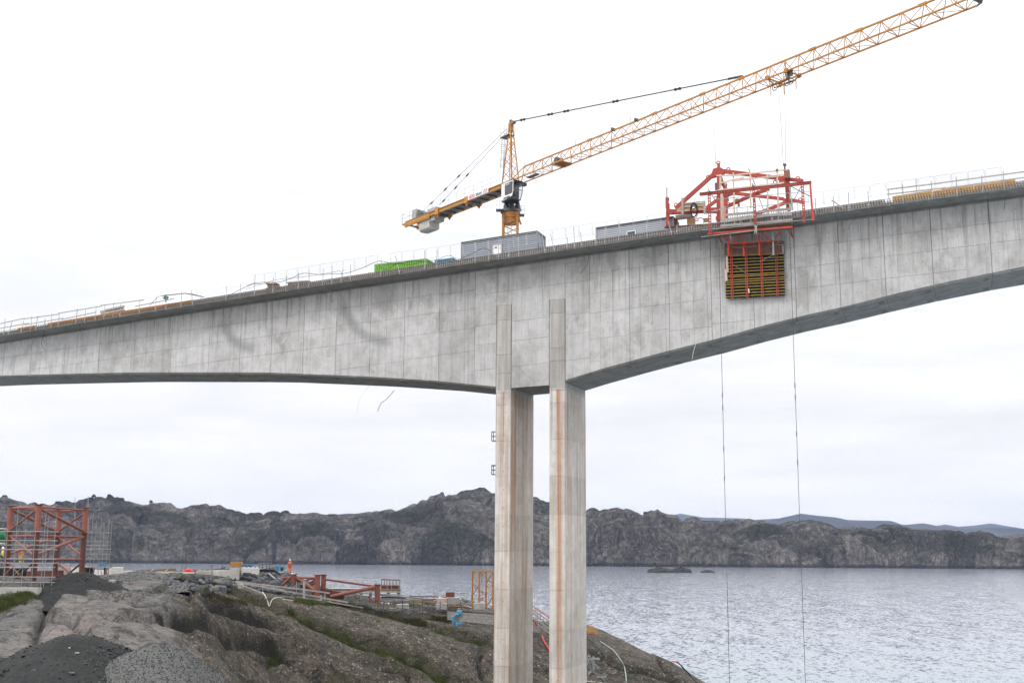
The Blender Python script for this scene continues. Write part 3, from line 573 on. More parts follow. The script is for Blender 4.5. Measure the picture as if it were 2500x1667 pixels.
# ------------------------------------------------------------------ the bridge
bridge = thing('bridge', 'tall grey concrete haunched box girder bridge on twin wall piers', 'bridge', wp(2, 3, 2))
JT = [-76.6,-71.5,-66.5,-61.5,-56.5,-51.5,-46.5,-41.4,-36.3,-32.2,-28.2,-24.2,-20.2,-16.1,-12.1,-8.1,-4.1,8.2,12.25,16.2,20.3,24.3,28.2,32.2,36.2,40.3,45.2,50.2,55.2]
W = 6.7
for si, (t0, t1) in enumerate(zip(JT, JT[1:])):
    a, b = t0+.012, t1-.012; k = MB(); mids = [a]+[x for x in (-1.9, 5.8) if a < x < b and t0 == -4.1]+[b]
    for a_, b_ in zip(mids, mids[1:]):
        if len(mids) > 2: a_ += .0; 
        def sec(t):
            zt, zb = ztop(t), zbot(t)
            return [(-2.0, zt+.10), (-2.0, zt+.33), (W/2, zt+.40), (W+2.0, zt+.33), (W+2.0, zt+.10), (W-.0, zt-.05), (W-.06, zt-.25), (W-.06, zb+.22), (W-.28, zb), (.34, zb), (.12, zb+.07), (.06, zb+.2), (.06, zt-.25), (.0, zt-.05)]
        s0 = [wp(a_, o, z) for o, z in sec(a_)]; s1 = [wp(b_, o, z) for o, z in sec(b_)]
        n = len(s0); k.add(s0+s1, [(i, (i+1) % n, n+(i+1) % n, n+i) for i in range(n)]+[tuple(range(n)), tuple(range(n, 2*n))])
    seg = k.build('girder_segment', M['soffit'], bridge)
    # form panels of the near web, each standing proud of its joints
    rr = random.Random(si*7+1); L = t1-t0; tone_ = .84 if t0 == -8.1 else rr.uniform(.93, 1.06)
    rows = [0.28, 2.15+rr.uniform(-.1,.1), 4.1+rr.uniform(-.08,.08), 6.15, 8.7+rr.uniform(-.15,.15), 11.0]
    if t0 == -4.1: spans = [(-4.1,-1.74),(-.06,3.94),(5.66,8.2),(-1.74,-.06),(3.94,5.66)]; rows = [.28,.75,2.75,6.0,8.0,10.6]
    elif t0 > 8: c = [0, .27, .58, .91, 1.0]; spans = [(t0+L*p, t0+L*q) for p, q in zip(c, c[1:])]
    elif t0 == -8.1: spans = [(t0,t0+2.9),(t0+2.9,t1)]
    else: c = rr.choice([[0,1],[0,1],[0,.48,1]]); spans = [(t0+L*p, t0+L*q) for p, q in zip(c, c[1:])]
    for ri in range(len(rows)):
        for ci, (p, q) in enumerate(spans):
            g0 = .018 if ci == 0 else .008; g1 = .018 if ci == len(spans)-1 else .008
            if t0 > 8 and ri == 0: 
                if ci not in (0,): continue
                p, q, g0, g1 = t0, t1, .03, .03
            pa, qa = p+g0, q-g1; gap = .011
            tm = (pa+qa)/2
            if ztop(tm)-rows[ri]-zbot(tm)-.24 < .8: continue
            last_ = ri+1 >= len(rows) or ztop(tm)-rows[ri+1]-zbot(tm)-.24 < .8
            def lo(t): return zbot(t)+.24 if last_ else max(ztop(t)-rows[ri+1]+gap, zbot(t)+.24)
            if t0 == -4.1 and ci > 2:
                g0 = g1 = .014; pa, qa = p+g0, q-g1
                if ri > 2: continue
                if ri == 2: lo = (lambda t, _c=ci: 41.64 if _c == 3 else 41.82)
            za, zb_ = ztop(pa)-rows[ri]-gap, ztop(qa)-rows[ri]-gap
            if za-lo(pa) < .1 or zb_-lo(qa) < .1: 
                if za-lo(pa) < .1 and zb_-lo(qa) < .1: continue
            la, lb = min(lo(pa), za-.02), min(lo(qa), zb_-.02)
            # absorb a sliver row into the one above
            po = rr.uniform(-.008, .004)
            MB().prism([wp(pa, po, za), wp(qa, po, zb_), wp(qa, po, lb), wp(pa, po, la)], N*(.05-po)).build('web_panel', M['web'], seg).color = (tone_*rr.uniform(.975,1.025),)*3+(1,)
LZ = [33.0, 31.42, 27.81, 24.25, 20.53, 16.98, 13.36, 9.67, 6.07, 1.2]
for pt0, pt1, ups in ((-1.7, -.1, (34.6, 36.5, 40.05, 41.62)), (4.0, 5.62, (35.6, 36.9, 40.4, 41.8))):
    bt = zbot((pt0+pt1)/2)
    k = MB(); k.box(wp((pt0+pt1)/2, W/2, (1.2+33.6)/2), (pt1-pt0-.03, W-.04, 32.4), (B, N, ZU)); pier = k.build('pier', M['pier'], bridge)
    k = MB()
    for a, b in zip(LZ, LZ[1:]):
        top = a-.012 if a != 33.0 else 32.62
        c = .05; x0, x1, y0, y1 = pt0, pt1, -.06, W+.02
        poly = [(x0+c,y0),(x1-c,y0),(x1,y0+c),(x1,y1-c),(x1-c,y1),(x0+c,y1),(x0,y1-c),(x0,y0+c)]
        MB().prism([wp(x, y, b+.012) for x, y in poly], ZU*(top-b-.012)).build('pour_lift', M['pier'], pier)
    zl = 32.64
    for zc in ups:
        MB().prism([wp(pt0+.02, -.06, zl+.012), wp(pt1-.02, -.06, zl+.012), wp(pt1-.02, .06, zl+.012), wp(pt0+.02, .06, zl+.012)], ZU*(zc-zl-.024)).build('pour_lift', M['pier'], pier); zl = zc
# tie holes on the webs and lower pier faces, black rebate marks under the soffit
k = MB(); rr = random.Random(3)
for t0, t1 in zip(JT, JT[1:]):
    for fx in (.12, .45, .8):
        for dz in (1.2, 3.1, 5.0, 7.2, 9.5):
            t = t0+(t1-t0)*fx; z = ztop(t)-dz
            if z > zbot(t)+.6 and rr.random() < .8: k.box(wp(t, -.008, z), (.06, .02, .06), (B, N, ZU))
for pt in (-.9, 4.8):
    for z in np.arange(3.2, 31, 1.8): k.box(wp(pt+.1, -.065, z), (.07, .02, .09), (B, N, ZU))
k.build('tie_hole', M['dksteel'], bridge, kind='stuff')
k = MB()
for t in JT[2:-2]:
    if -5 < t < 9: continue
    for off in (.9, 1.5, 5.2, 5.9):
        z = zbot(t-.5); k.box(wp(t-.5, off, z-.004), (.5, .12, .02), ((B+ZU*(zbot(t-.2)-zbot(t-.8))/.6).normalized(), N, ZU))
k.build('recess_mark', M['black'], bridge, kind='stuff')
# edge: kerb of starter bars, gutter boards
k = MB(); k2 = MB(); t = -76.0; rr = random.Random(9)
while t < 55:
    z = ztop(t)+.30; h = rr.uniform(.36, .46)
    k.box(wp(t, -1.88, z+h/2), (.05, .04, h), (B, N, ZU))
    k.box(wp(t+rr.uniform(-.02,.02), -2.06, z-.02+rr.uniform(-.05,.03)), (.02, .16, .02), (B, N, ZU))
    k.box(wp(t+.07, -2.1, z-.02), (.05, .05, .26), (B, N, ZU)); t += .24
for o, dz in ((-1.88, .42), (-1.88, .2), (-2.1, .1)):
    for t in np.arange(-76, 55, 2.0): k.beam(wp(t, o, ztop(t)+.3+dz), wp(t+2, o, ztop(t+2)+.3+dz), .016)
k.build('starter_bar', M['rebar'], bridge, kind='stuff')
EDGE = [(-76,-67.3,'dk'),(-67.3,-62.6,'dk'),(-59.2,-41.8,'or'),(-62.6,-59.3,'dk'),(-41.8,46,'dk'),(46,55,'dk')]
pl = [( (u0,u1), m_) for (u0,u1), m_ in (((0,42),'steel'),((43,86),'or'),((87,115),'steel'),((116,230),'or'),((231,345),'or'),((346,470),'or'))]
for (u0, u1), m_ in pl:
    ta = tz(u0, np.interp(u0, [0,470],[812,738]), -1.5)[0]; tb = tz(u1, np.interp(u1, [0,470],[812,738]), -1.5)[0]
    k = MB(); hh = .52 if m_ == 'or' else .34
    k.add([wp(ta,-1.52,ztop(ta)+.36),wp(tb,-1.52,ztop(tb)+.36),wp(tb,-1.52,ztop(tb)+.36+hh),wp(ta,-1.52,ztop(ta)+.36+hh),wp(ta,-1.46,ztop(ta)+.36),wp(tb,-1.46,ztop(tb)+.36),wp(tb,-1.46,ztop(tb)+.36+hh),wp(ta,-1.46,ztop(ta)+.36+hh)],
          [(0,3,2,1),(4,5,6,7),(0,1,5,4),(1,2,6,5),(2,3,7,6),(3,0,4,7)])
    if m_ == 'or':
        t = ta+.15
        while t < tb-.1: k.box(wp(t, -1.555, ztop(t)+.36+hh*.45), (.07, .06, hh*.8), (B, N, ZU)); t += .28
    o = k.build('edge_form_panel', M['orangeply' if m_ == 'or' else 'steel'], None, wp(ta, -1.5, deck(ta)))
    tag(o, {43:'short orange ribbed form panel near the left end of the deck edge',116:'orange ribbed form panel, first of the long run on the left deck edge',231:'orange ribbed form panel, middle of the long run on the left deck edge',346:'orange ribbed form panel ending the long run with a clean right end',0:'grey steel form strip at the far left end of the deck edge',87:'short grey steel strip between two orange form panels'}[u0], 'form panel', 'edge form panels on the left deck edge')
t = -41.0
while t < 36.5:
    k = MB(); L = 4.3; tb = min(t+L, 36.6)
    k.beam(wp(t, -1.45, ztop(t)+.56), wp(tb-.03, -1.45, ztop(tb)+.56), .05, .34); k.beam(wp(t, -1.5, ztop(t)+.79), wp(tb-.03, -1.5, ztop(tb)+.79), .16, .05)
    k.build('gutter_board', M['timber'], bridge); t += L
for t in (46.4, 50.8):
    k = MB(); k.beam(wp(t, -1.45, ztop(t)+.66), wp(t+4.3, -1.45, ztop(t+4.3)+.66), .05, .3); k.build('gutter_board', M['steel'], bridge)
# plain plywood upstand on the right
ta, tb = tz(2179, 484, -1.5)[0], tz(2480, 446, -1.5)[0]
for i in range(3):
    a = ta+(tb-ta)*i/3; b = ta+(tb-ta)*(i+1)/3-.02; k = MB(); k.prism([wp(a,-1.5,ztop(a)+.42), wp(b,-1.5,ztop(b)+.42), wp(b,-1.5,ztop(b)+1.08), wp(a,-1.5,ztop(a)+1.0)], N*.03)
    tag(k.build('plywood_upstand', M['ply'], None, wp(a,-1.5,deck(a))), ['tan plywood sheet starting the upstand right of the red traveller, hole in its left end','middle sheet of the tan plywood upstand on the right deck edge','last tan plywood sheet at the right end of the upstand'][i], 'plywood sheet', 'plywood upstand sheets on the right deck edge')

# guard posts and rails
def post(u, v_top, v_bot, lean=0, off=-2.1):
    t, z = tz(u, v_bot, off); zt = tz(u, v_top, off)[1]; z0 = ztop(t)+.05
    h = max(zt-z0, .9); nm = thing('guard_post', 'x', 'guard post', wp(t, off, z0))
    k = MB(); k.beam(wp(t, off, z0), wp(t+lean, off, z0+h), .055, .055); k.build('post', M['steel'], nm)
    k = MB(); k.box(wp(t, off+.12, z0+.03), (.1, .34, .05), (B, N, ZU)); k.box(wp(t, off, z0+.28), (.1, .1, .16), (B, N, ZU)); k.build('clamp', M['steel'], nm)
    return nm, t, z0+h
gl = lambda u: float(np.interp(u, [0,640,980,1210,1440,1640,2000,2183,2500], [812,712,664,634,598,565,522,500,455]))
LP = [(10,777,0),(22,784,.35),(52,784,.25),(75,772,.0),(88,772,.1),(108,779,.05),(125,766,0),(143,764,0),(186,754,.05),(207,755,0),(233,748,0),(254,745,0),(276,739,0),(293,742,0),(340,731,0),(380,722,0),(405,719,0),(442,711,0),(470,708,-.2)]
LS = [(552,698,0),(586,692,0),(621,672,0),(666,678,0),(698,673,0),(728,665,0),(754,661,0),(788,656,0),(810,651,0),(833,657,.15),(855,646,0),(930,638,0),(976,624,-.55),(1037,612,-.05),(1066,610,0),(1160,594,0),(1193,590,0),(1217,585,0),(1242,581,0),(1267,579,-.1),(1331,572,-.35),(1354,570,-.45),(1385,580,0),(1403,553,-.1),(1420,566,-.1),(1455,556,0),(1477,556,0),(1511,541,0),(1580,542,-.08),(1640,540,-.3),(1653,555,0),(1992,485,0),(2036,478,0),(2073,470,0),(2121,467,0)]
RS = [(2171,462,0),(2205,450,0),(2239,437,0),(2276,443,0),(2337,432,0),(2399,429,0),(2452,418,0)]
tops = {}; ORD = ['first','second','third','fourth','fifth','sixth','seventh','eighth','ninth','tenth','eleventh','twelfth','thirteenth','fourteenth','fifteenth','sixteenth','seventeenth','eighteenth','nineteenth','twentieth']; ORD += ['twenty-'+q for q in ORD[:9]]+['thirtieth']+['thirty-'+q for q in ORD[:9]]+['fortieth']+['forty-'+q for q in ORD[:9]]+['fiftieth']
for i, (u, v, ln) in enumerate(LP+LS+RS):
    p, t, z = post(u, v, gl(u), ln); sec_ = 'left' if i < len(LP) else ('mid' if i < len(LP)+len(LS) else 'right')
    if sec_ == 'left': p['label'] = '%s from the left of the grey guard posts by the orange form panels' % ORD[i]; p['group'] = 'guard posts of the railed left deck edge'
    elif sec_ == 'right': p['label'] = '%s guard post from the left carrying the two timber rails at the plywood' % ORD[i-len(LP)-len(LS)]; p['group'] = 'guard posts of the railed right deck edge'
    else: p['label'] = '%s from the left of the bare grey guard posts on the deck edge' % ORD[i-len(LP)]; p['group'] = 'bare guard posts along the deck edge'
    if ln and abs(ln) > .3: p['label'] = {22:'strongly leaning post at the far left end of the railed deck edge',976:'leaning steel post in front of the green container',1331:'leaning post just right of the dark grey cabin',1354:'most tilted post between the two cabins',1640:'leaning post at the rear leg of the red traveller'}[u]; p['group'] = 'leaning guard posts'
def rail(pts, off, label, mat='timber', w=.04, h=.11, cat='guard rail', grp=None):
    ws = [bp(u, v, off) for u, v in pts]; k = MB()
    for a, b in zip(ws, ws[1:]): k.beam(a, b, w, h)
    return tag(k.build('guard_rail', M[mat], None, ws[0]), label, cat, grp)
G_ = 'timber guard rails on the left deck edge'
rail([(0,790),(60,777)], -2.03, 'upper timber rail at the far left end of the deck edge', grp=G_)
rail([(-8,803),(70,789)], -2.03, 'lower timber rail at the far left end of the deck edge', grp=G_)
rail([(55,779),(144,767)], -2.03, 'upper timber rail over the short orange form panel', grp=G_)
rail([(60,793),(155,777)], -2.03, 'lower timber rail over the short orange form panel', grp=G_)
rail([(142,765),(250,747)], -2.03, 'straight upper timber rail left of the plank pile', grp=G_)
rail([(150,780),(235,762)], -2.03, 'lower timber rail left of the plank pile', grp=G_)
rail([(245,746),(352,732)], -2.03, 'upper timber rail in front of the plank pile', grp=G_)
rail([(395,722),(452,716),(498,725)], -2.03, 'bent upper rail drooping at its right end past the last orange panel', grp=G_)
rail([(330,748),(425,729)], -2.03, 'low timber rail just above the orange form panels', grp=G_)
rail([(2166,463),(2300,447)], -2.03, 'left length of the upper timber rail on the plywood side', grp='timber rails on the right deck edge')
rail([(2288,448),(2520,417)], -2.03, 'right length of the upper timber rail on the plywood side', grp='timber rails on the right deck edge')
rail([(2166,475),(2310,459)], -2.03, 'left length of the lower timber rail on the plywood side', grp='timber rails on the right deck edge')
rail([(2300,461),(2520,431)], -2.03, 'right length of the lower timber rail on the plywood side', grp='timber rails on the right deck edge')
rail([(2030,489),(2060,509)], -2.2, 'loose timber leaning down across a guard post right of the traveller', cat='timber')
# mesh barrier panels
def barrier(L=1.36, h=1.25):
    o = thing('mesh_barrier', 'pale welded mesh barrier panel with rounded corners', 'barrier', (0,0,0), 'mesh barriers along the deck edge')
    k = MB(); c = .1; T = [Vector((0,0,0)), Vector((0,0,h-c)), Vector((c*.3,0,h-c*.3)), Vector((c,0,h)), Vector((L-.06-c,0,h)), Vector((L-.06-c*.3,0,h-c*.3)), Vector((L-.06,0,h-c)), Vector((L-.06,0,0))]
    k.path(T, .016, 5); k.tube((0,0,.15), (L-.06,0,.15), .012, 5); k.build('frame', M['block'], o)
    k = MB()
    for i in range(1, 9): k.tube((L*i/9.5,0,.15), (L*i/9.5,0,h), .0022, 3, cap=False)
    for i in range(1, 7): k.tube((0,0,.15+i*.17), (L-.06,0,.15+i*.17), .0022, 3, cap=False)
    k.build('mesh_infill', M['steel'], o, kind='stuff')
    return o
bar0 = barrier(); FT = [(620,672),(912,624),(1091,600),(1403,552),(1622,521),(1984,470.6),(2418,412)]
ft = [tz(u, v, -1.35) for u, v in FT]; first = True
t = tz(621,672,-1.35)[0]; i = 0; nb_ = 0
while t < ft[-1][0]:
    zt = float(np.interp(t, [a for a, b in ft], [b for a, b in ft])); i += 1
    L = 1.36
    u_ok = not (15.2 < t < 29.6)
    if u_ok and i not in (12,):
        d_ = (wp(t+L, 0, ztop(t+L))-wp(t, 0, ztop(t)))
        o = bar0 if first else dup(bar0, (0,0,0)); first = False
        nb_ += 1; o['label'] = '%s pale mesh barrier panel from the left along the deck edge' % ORD[nb_-1]; o.location = wp(t, -1.35, zt-1.25); o.rotation_euler = (0, -math.atan2(ztop(t+L)-ztop(t), L), math.atan2(B.y, B.x))
    t += L+.03
# cables slung along the edge
def cable(pts, off, r, label, mat='blackc', name='cable'):
    ws = [bp(u, v, off) for u, v in pts]; sm = []
    for i in range(len(ws)-1):
        p0 = ws[max(i-1,0)]; p1 = ws[i]; p2 = ws[i+1]; p3 = ws[min(i+2, len(ws)-1)]
        for s in range(5):
            f = s/5; sm.append(.5*((2*p1)+(p2-p0)*f+(2*p0-5*p1+4*p2-p3)*f*f+(3*p1-p0-3*p2+p3)*f**3))
    sm.append(ws[-1]); k = MB(); k.path(sm, r, 5); return tag(k.build(name, M[mat], None, ws[0]), label, 'cable')
def zc(lst, x0, y0, s): return [(x0+a/s, y0+b/s) for a, b in lst]
cable(zc([(0,590),(75,555),(200,545),(320,545),(440,505),(550,460),(700,472),(820,465),(950,460),(1100,415),(1200,370),(1285,343),(1400,365),(1460,365),(1600,340),(1700,350)],600,550,3.92), -2.15, .028, 'long black cable slung over the posts left of the green container')
cable(zc([(0,610),(130,570),(300,520),(480,500),(650,480),(800,455),(900,440),(925,490)],600,550,3.92), -2.2, .018, 'thin black cable sagging under the thicker one left of the plank pile')
cable(zc([(1290,400),(1350,420),(1450,370),(1580,378),(1700,350),(1830,330),(1940,290),(2040,320),(2150,280),(2270,222),(2352,250)],600,550,3.92), -2.15, .022, 'black cable waving in front of the green container')
cable(zc([(1730,450),(1800,430),(1990,400),(2080,380),(2150,400),(2260,350),(2352,340)],600,550,3.675), -2.0, .02, 'thin cable hooked over posts at the right end of the orange panels') if False else None
cable(zc([(1340,540),(1420,460),(1530,440),(1700,430),(1830,462)],0,600,3.675), -2.1, .025, 'black cable looping over the orange form panels')
cable(zc([(2030,460),(2150,395),(2270,345),(2352,345)],0,600,3.675), -2.15, .025, 'black cable running up beside the first mesh barrier')
cable(zc([(1780,470),(1880,440),(1970,385),(2100,370),(2230,350)],0,600,3.675), -2.05, .014, 'thin grey wire between posts right of the orange panels', 'steel')
cable(zc([(405,740),(395,800),(375,850),(375,890),(400,930),(420,930)],0,600,3.675), -2.2, .02, 'black cable end dangling in a hook over the web far left')
cable(zc([(395,790),(385,830),(400,870)],0,600,3.675), -2.25, .02, 'short frayed cable end hanging beside the hooked cable far left')
cable(zc([(715,700),(715,750),(735,800),(725,820),(740,850)],0,600,3.675), -2.2, .016, 'thin cable tail hanging under the long orange panels')
cable(zc([(230,320),(225,450),(190,510),(140,560)],1380,455,3.73) if False else zc([(218,240),(205,300),(180,350),(140,405)],1380,560,3.7325), -2.2, .02, 'curved black cable tail hanging right of the piers')
cable(zc([(836,610),(822,680),(832,740)],600,550,3.92), -2.15, .02, 'black cable tail hanging on the web below the plank pile')
cable(zc([(1225,50),(1228,120),(1235,195)],1380,560,3.7325), -2.2, .016, 'straight thin cable tail hanging left of the red traveller')
cable(zc([(2168,400),(2170,450),(2160,515)],1900,380,3.92), -2.2, .022, 'black cable tail hanging below the plywood upstand')
cable(zc([(745,590),(700,640),(668,705)],1900,380,3.92), -2.2, .018, 'curved black cable tail hanging right of the traveller')
cable(zc([(930,525),(945,580)],1900,380,3.92), -2.2, .016, 'short black cable tail under the deck edge left of the plywood')
cable([(905,939),(893,952),(878,975),(871,1010)], -1.0, .014, 'pale thin wire curling below the soffit left of the piers', 'rope')
cable([(962,953),(946,972),(930,985),(922,1004)], -1.0, .03, 'frayed dark strap hanging below the soffit left of the piers', 'dksteel')
cable([(1704,812),(1700,835),(1693,858),(1690,877)], -1.2, .03, 'pale rope end hanging at the soffit right of the piers', 'rope')

# things on the deck
def cabin(name, t0, t1, off, h, dp, label, panels, base):
    z0 = deck((t0+t1)/2)+base; o = thing(name, label, 'cabin', wp((t0+t1)/2, off+dp/2, z0)); sl_ = (ztop(t1)-ztop(t0))/(t1-t0)
    X = (B+ZU*sl_).normalized()
    def P(t, o_, z): return wp(t, o_, z0+z+(t-(t0+t1)/2)*sl_)
    k = MB(); k.box(P((t0+t1)/2, off+dp/2, h/2), (t1-t0-.04, dp-.04, h), (X, N, ZU)); k.build('body', M['cabin'], o)
    nb = 13
    for i in range(nb):                 # ribbed cladding boards, near side and right end
        z = h*(i+.5)/nb; k = MB()
        k.prism([P(t0+.05, off-.02, z-h/nb*.47), P(t1-.05, off-.02, z-h/nb*.47), P(t1-.05, off+.015, z+h/nb*.46), P(t0+.05, off+.015, z+h/nb*.46)], N*.04)
        k.prism([P(t1+.02, off+.05, z-h/nb*.47), P(t1+.02, off+dp-.05, z-h/nb*.47), P(t1-.015, off+dp-.05, z+h/nb*.46), P(t1-.015, off+.05, z+h/nb*.46)], -B*.04)
        k.build('cladding_board', M['cabin'], o)
    k = MB(); k.box(P((t0+t1)/2, off+dp/2, h+.06), (t1-t0+.12, dp+.12, .2), (X, N, ZU)); k.build('roof', M['cabintrim'], o)
    k = MB()
    for a, b in ((t0, off), (t1, off), (t1, off+dp)): k.box(P(a, b, h/2), (.12, .12, h), (B, N, ZU))
    k.build('corner_trim', M['cabin'], o)
    for kind, a, b, za, zb in panels:
        if kind == 'door':
            k = MB(); k.box(P((a+b)/2, off-.03, (za+zb)/2), (b-a, .08, zb-za), (X, N, ZU)); d = k.build('door', M['white'], o)
            k = MB()
            for q in (a-.05, b+.05): k.box(P(q, off-.05, (za+zb)/2), (.1, .1, zb-za+.2), (X, N, ZU))
            k.box(P((a+b)/2, off-.05, zb+.06), (b-a+.2, .1, .1), (X, N, ZU)); k.build('frame', M['steel'], d)
            k = MB(); k.box(P(a+.1, off-.1, (za+zb)/2), (.05, .08, .12), (X, N, ZU)); k.build('handle', M['dksteel'], d)
            k = MB(); k.box(P(a+.3, off-.075, zb-.25), (.24, .02, .14), (X, N, ZU)); k.build('notice', M['cabintrim'], d)
        else:
            k = MB()
            for q in (a, b): k.box(P(q, off-.03, (za+zb)/2), (.09, .12, zb-za+.1), (X, N, ZU))
            for q in (za, zb): k.box(P((a+b)/2, off-.03, q), (b-a+.1, .12, .09), (X, N, ZU))
            f = k.build('window', M['white'], o)
            k = MB(); k.box(P((a+b)/2, off-.02, (za+zb)/2), (b-a-.08, .03, zb-za-.08), (X, N, ZU)); k.build('pane', M['winb'], f)
    return o, P, z0
M['winb'] = paint('blue_reflecting_glass', (.05,.09,.16), .1, .1, spec=.6)
t0, t1 = tz(1127,589,1.0)[0], tz(1311,570,1.0)[0]; zt_ = tz(1219,580,1.0)[1]; base = zt_-2.75-deck((t0+t1)/2)
cab1, PC1, _ = cabin('site_cabin', t0, t1, 1.0, 2.7, 2.5, 'long dark grey clad site cabin with a white door in front of the crane mast', [('door', t0+3.62, t0+4.5, .05, 1.72+.25)], base)
k = MB(); k.box(PC1(t1+.05, 2.0, 1.2), (.04, .7, .8), (B, N, ZU)); w_ = k.build('window', M['white'], cab1); k = MB(); k.box(PC1(t1+.075, 2.0, 1.2), (.02, .6, .7), (B, N, ZU)); k.build('pane', M['winb'], w_)
k = MB(); k.box(PC1(t0+4.06, .93, 1.25), (1.9, .06, 2.4), (B, N, ZU)); k = None
c0, c1 = tz(1456,554,1.0)[0], tz(1643,536,1.0)[0]
cab2, PC2, _ = cabin('site_cabin', c0, c1, 1.0, 2.5, 2.4, 'light grey clad site cabin with one blue window, left of the red traveller', [('window', tz(1531,575,1.0)[0], tz(1552,575,1.0)[0], .95, 1.75)], tz(1545,545,1.0)[1]-2.55-deck((c0+c1)/2))
# clip the first cabin's cladding colour: second is a little lighter
M['cabinl'] = paint('light_grey_cladding', (.33,.355,.40), .5, .1, sc=.5)
for ch in cab2.children:
    if ch.name.startswith(('body','cladding','corner')): ch.data.materials[0] = M['cabinl']
# container
def container(name, u0, v0, u1, v1, off, h, dp, mat, label, cat, ribs=22):
    a, b = tz(u0, v0, off), tz(u1, v1, off); X = wp(b[0], off, b[1])-wp(a[0], off, a[1]); L = X.length; X.normalize(); o0 = wp(a[0], off, a[1])
    o = thing(name, label, cat, o0-ZU*h); k = MB(); k.box(o0+X*L/2+N*dp/2-ZU*h/2, (L-.1, dp-.1, h-.1), (X, N, ZU)); bd = k.build('body', mat, o)
    k = MB()
    for i in range(ribs): k.box(o0+X*(L*(i+.5)/ribs)-ZU*h/2, (L/ribs*.5, .07, h-.2), (X, N, ZU))
    for i in range(8): k.box(o0+X*L+N*(dp*(i+.5)/8)-ZU*h/2, (.07, dp/8*.5, h-.2), (X, N, ZU))
    k.build('corrugation', mat, bd)
    k = MB()
    for q in (0, dp):
        k.beam(o0+N*q-ZU*.07, o0+X*L+N*q-ZU*.07, .12, .14); k.beam(o0+N*q-ZU*(h-.07), o0+X*L+N*q-ZU*(h-.07), .12, .14)
        for e in (0, L): k.beam(o0+X*e+N*q-ZU*h, o0+X*e+N*q, .14)
    for e in (0, L): k.beam(o0+X*e-ZU*.07, o0+X*e+N*dp-ZU*.07, .12, .14)
    k.build('frame', mat, o); return o
container('shipping_container', 916, 645, 1040, 631, 2.0, 2.5, 2.4, M['green'], 'lime green shipping container on the deck left of the grey cabin', 'container')
container('skip', 1063, 635, 1105, 629, 2.0, 1.9, 1.6, M['blue'], 'small blue skip on the deck between green container and cabin', 'skip', 8)
# loose timber
def plank_pile(u0, v0, u1, v1, off, rows, cols, mat, label, name='plank_pile', L=None, jit=.25):
    a = bp(u0, v0, off); b = bp(u1, v1, off); X = (b-a); L = X.length; X.normalize(); z0 = deck((a-P0).dot(B)); Hh = (a.z+b.z)/2-(z0+0); 
    o = thing(name, label, 'planks', wp((a-P0).dot(B), off, z0)); rr = random.Random(int(u0))
    th = Hh/rows
    for r_ in range(rows):
        for c in range(cols):
            k = MB(); s = rr.uniform(-jit, jit); m_ = (a+b)/2+X*s-ZU*(r_+.5)*th+N*(c*.24); k.box(m_, (L-abs(s)*1.2, .2, th*.62), ((X+ZU*rr.uniform(-.02,.02)).normalized(), N, ZU)); k.build('plank', M[mat if rr.random()<.8 else 'timber'], o)
    return o
plank_pile(651,690,679,690,.3,6,3,'brownwood','dark brown stack of short planks standing on the deck left of the long pile', jit=.12)
plank_pile(703,688,760,682,.3,7,2,'brownwood','long low pile of brown planks on the deck beside the short stack', jit=.4)
plank_pile(243,757,300,745,.0,5,3,'dkwood' if False else 'timber','pile of grey boards rising behind the orange form panels', jit=.5)
k = MB(); a = bp(405,727,-1.9)
k.box(a, (.35,.3,.35), (B,N,ZU)); k.beam(a-B*.4, a+B*.4, .1); k.beam(a-ZU*.5, a+ZU*.4, .1); tag(k.build('rope_bundle', M['dgreen'], None, a), 'small dark green bundle tied to a post over the orange panels', 'bundle')
for (u, v, s, lab) in ((1340-0,559,.3,None),):
    pass

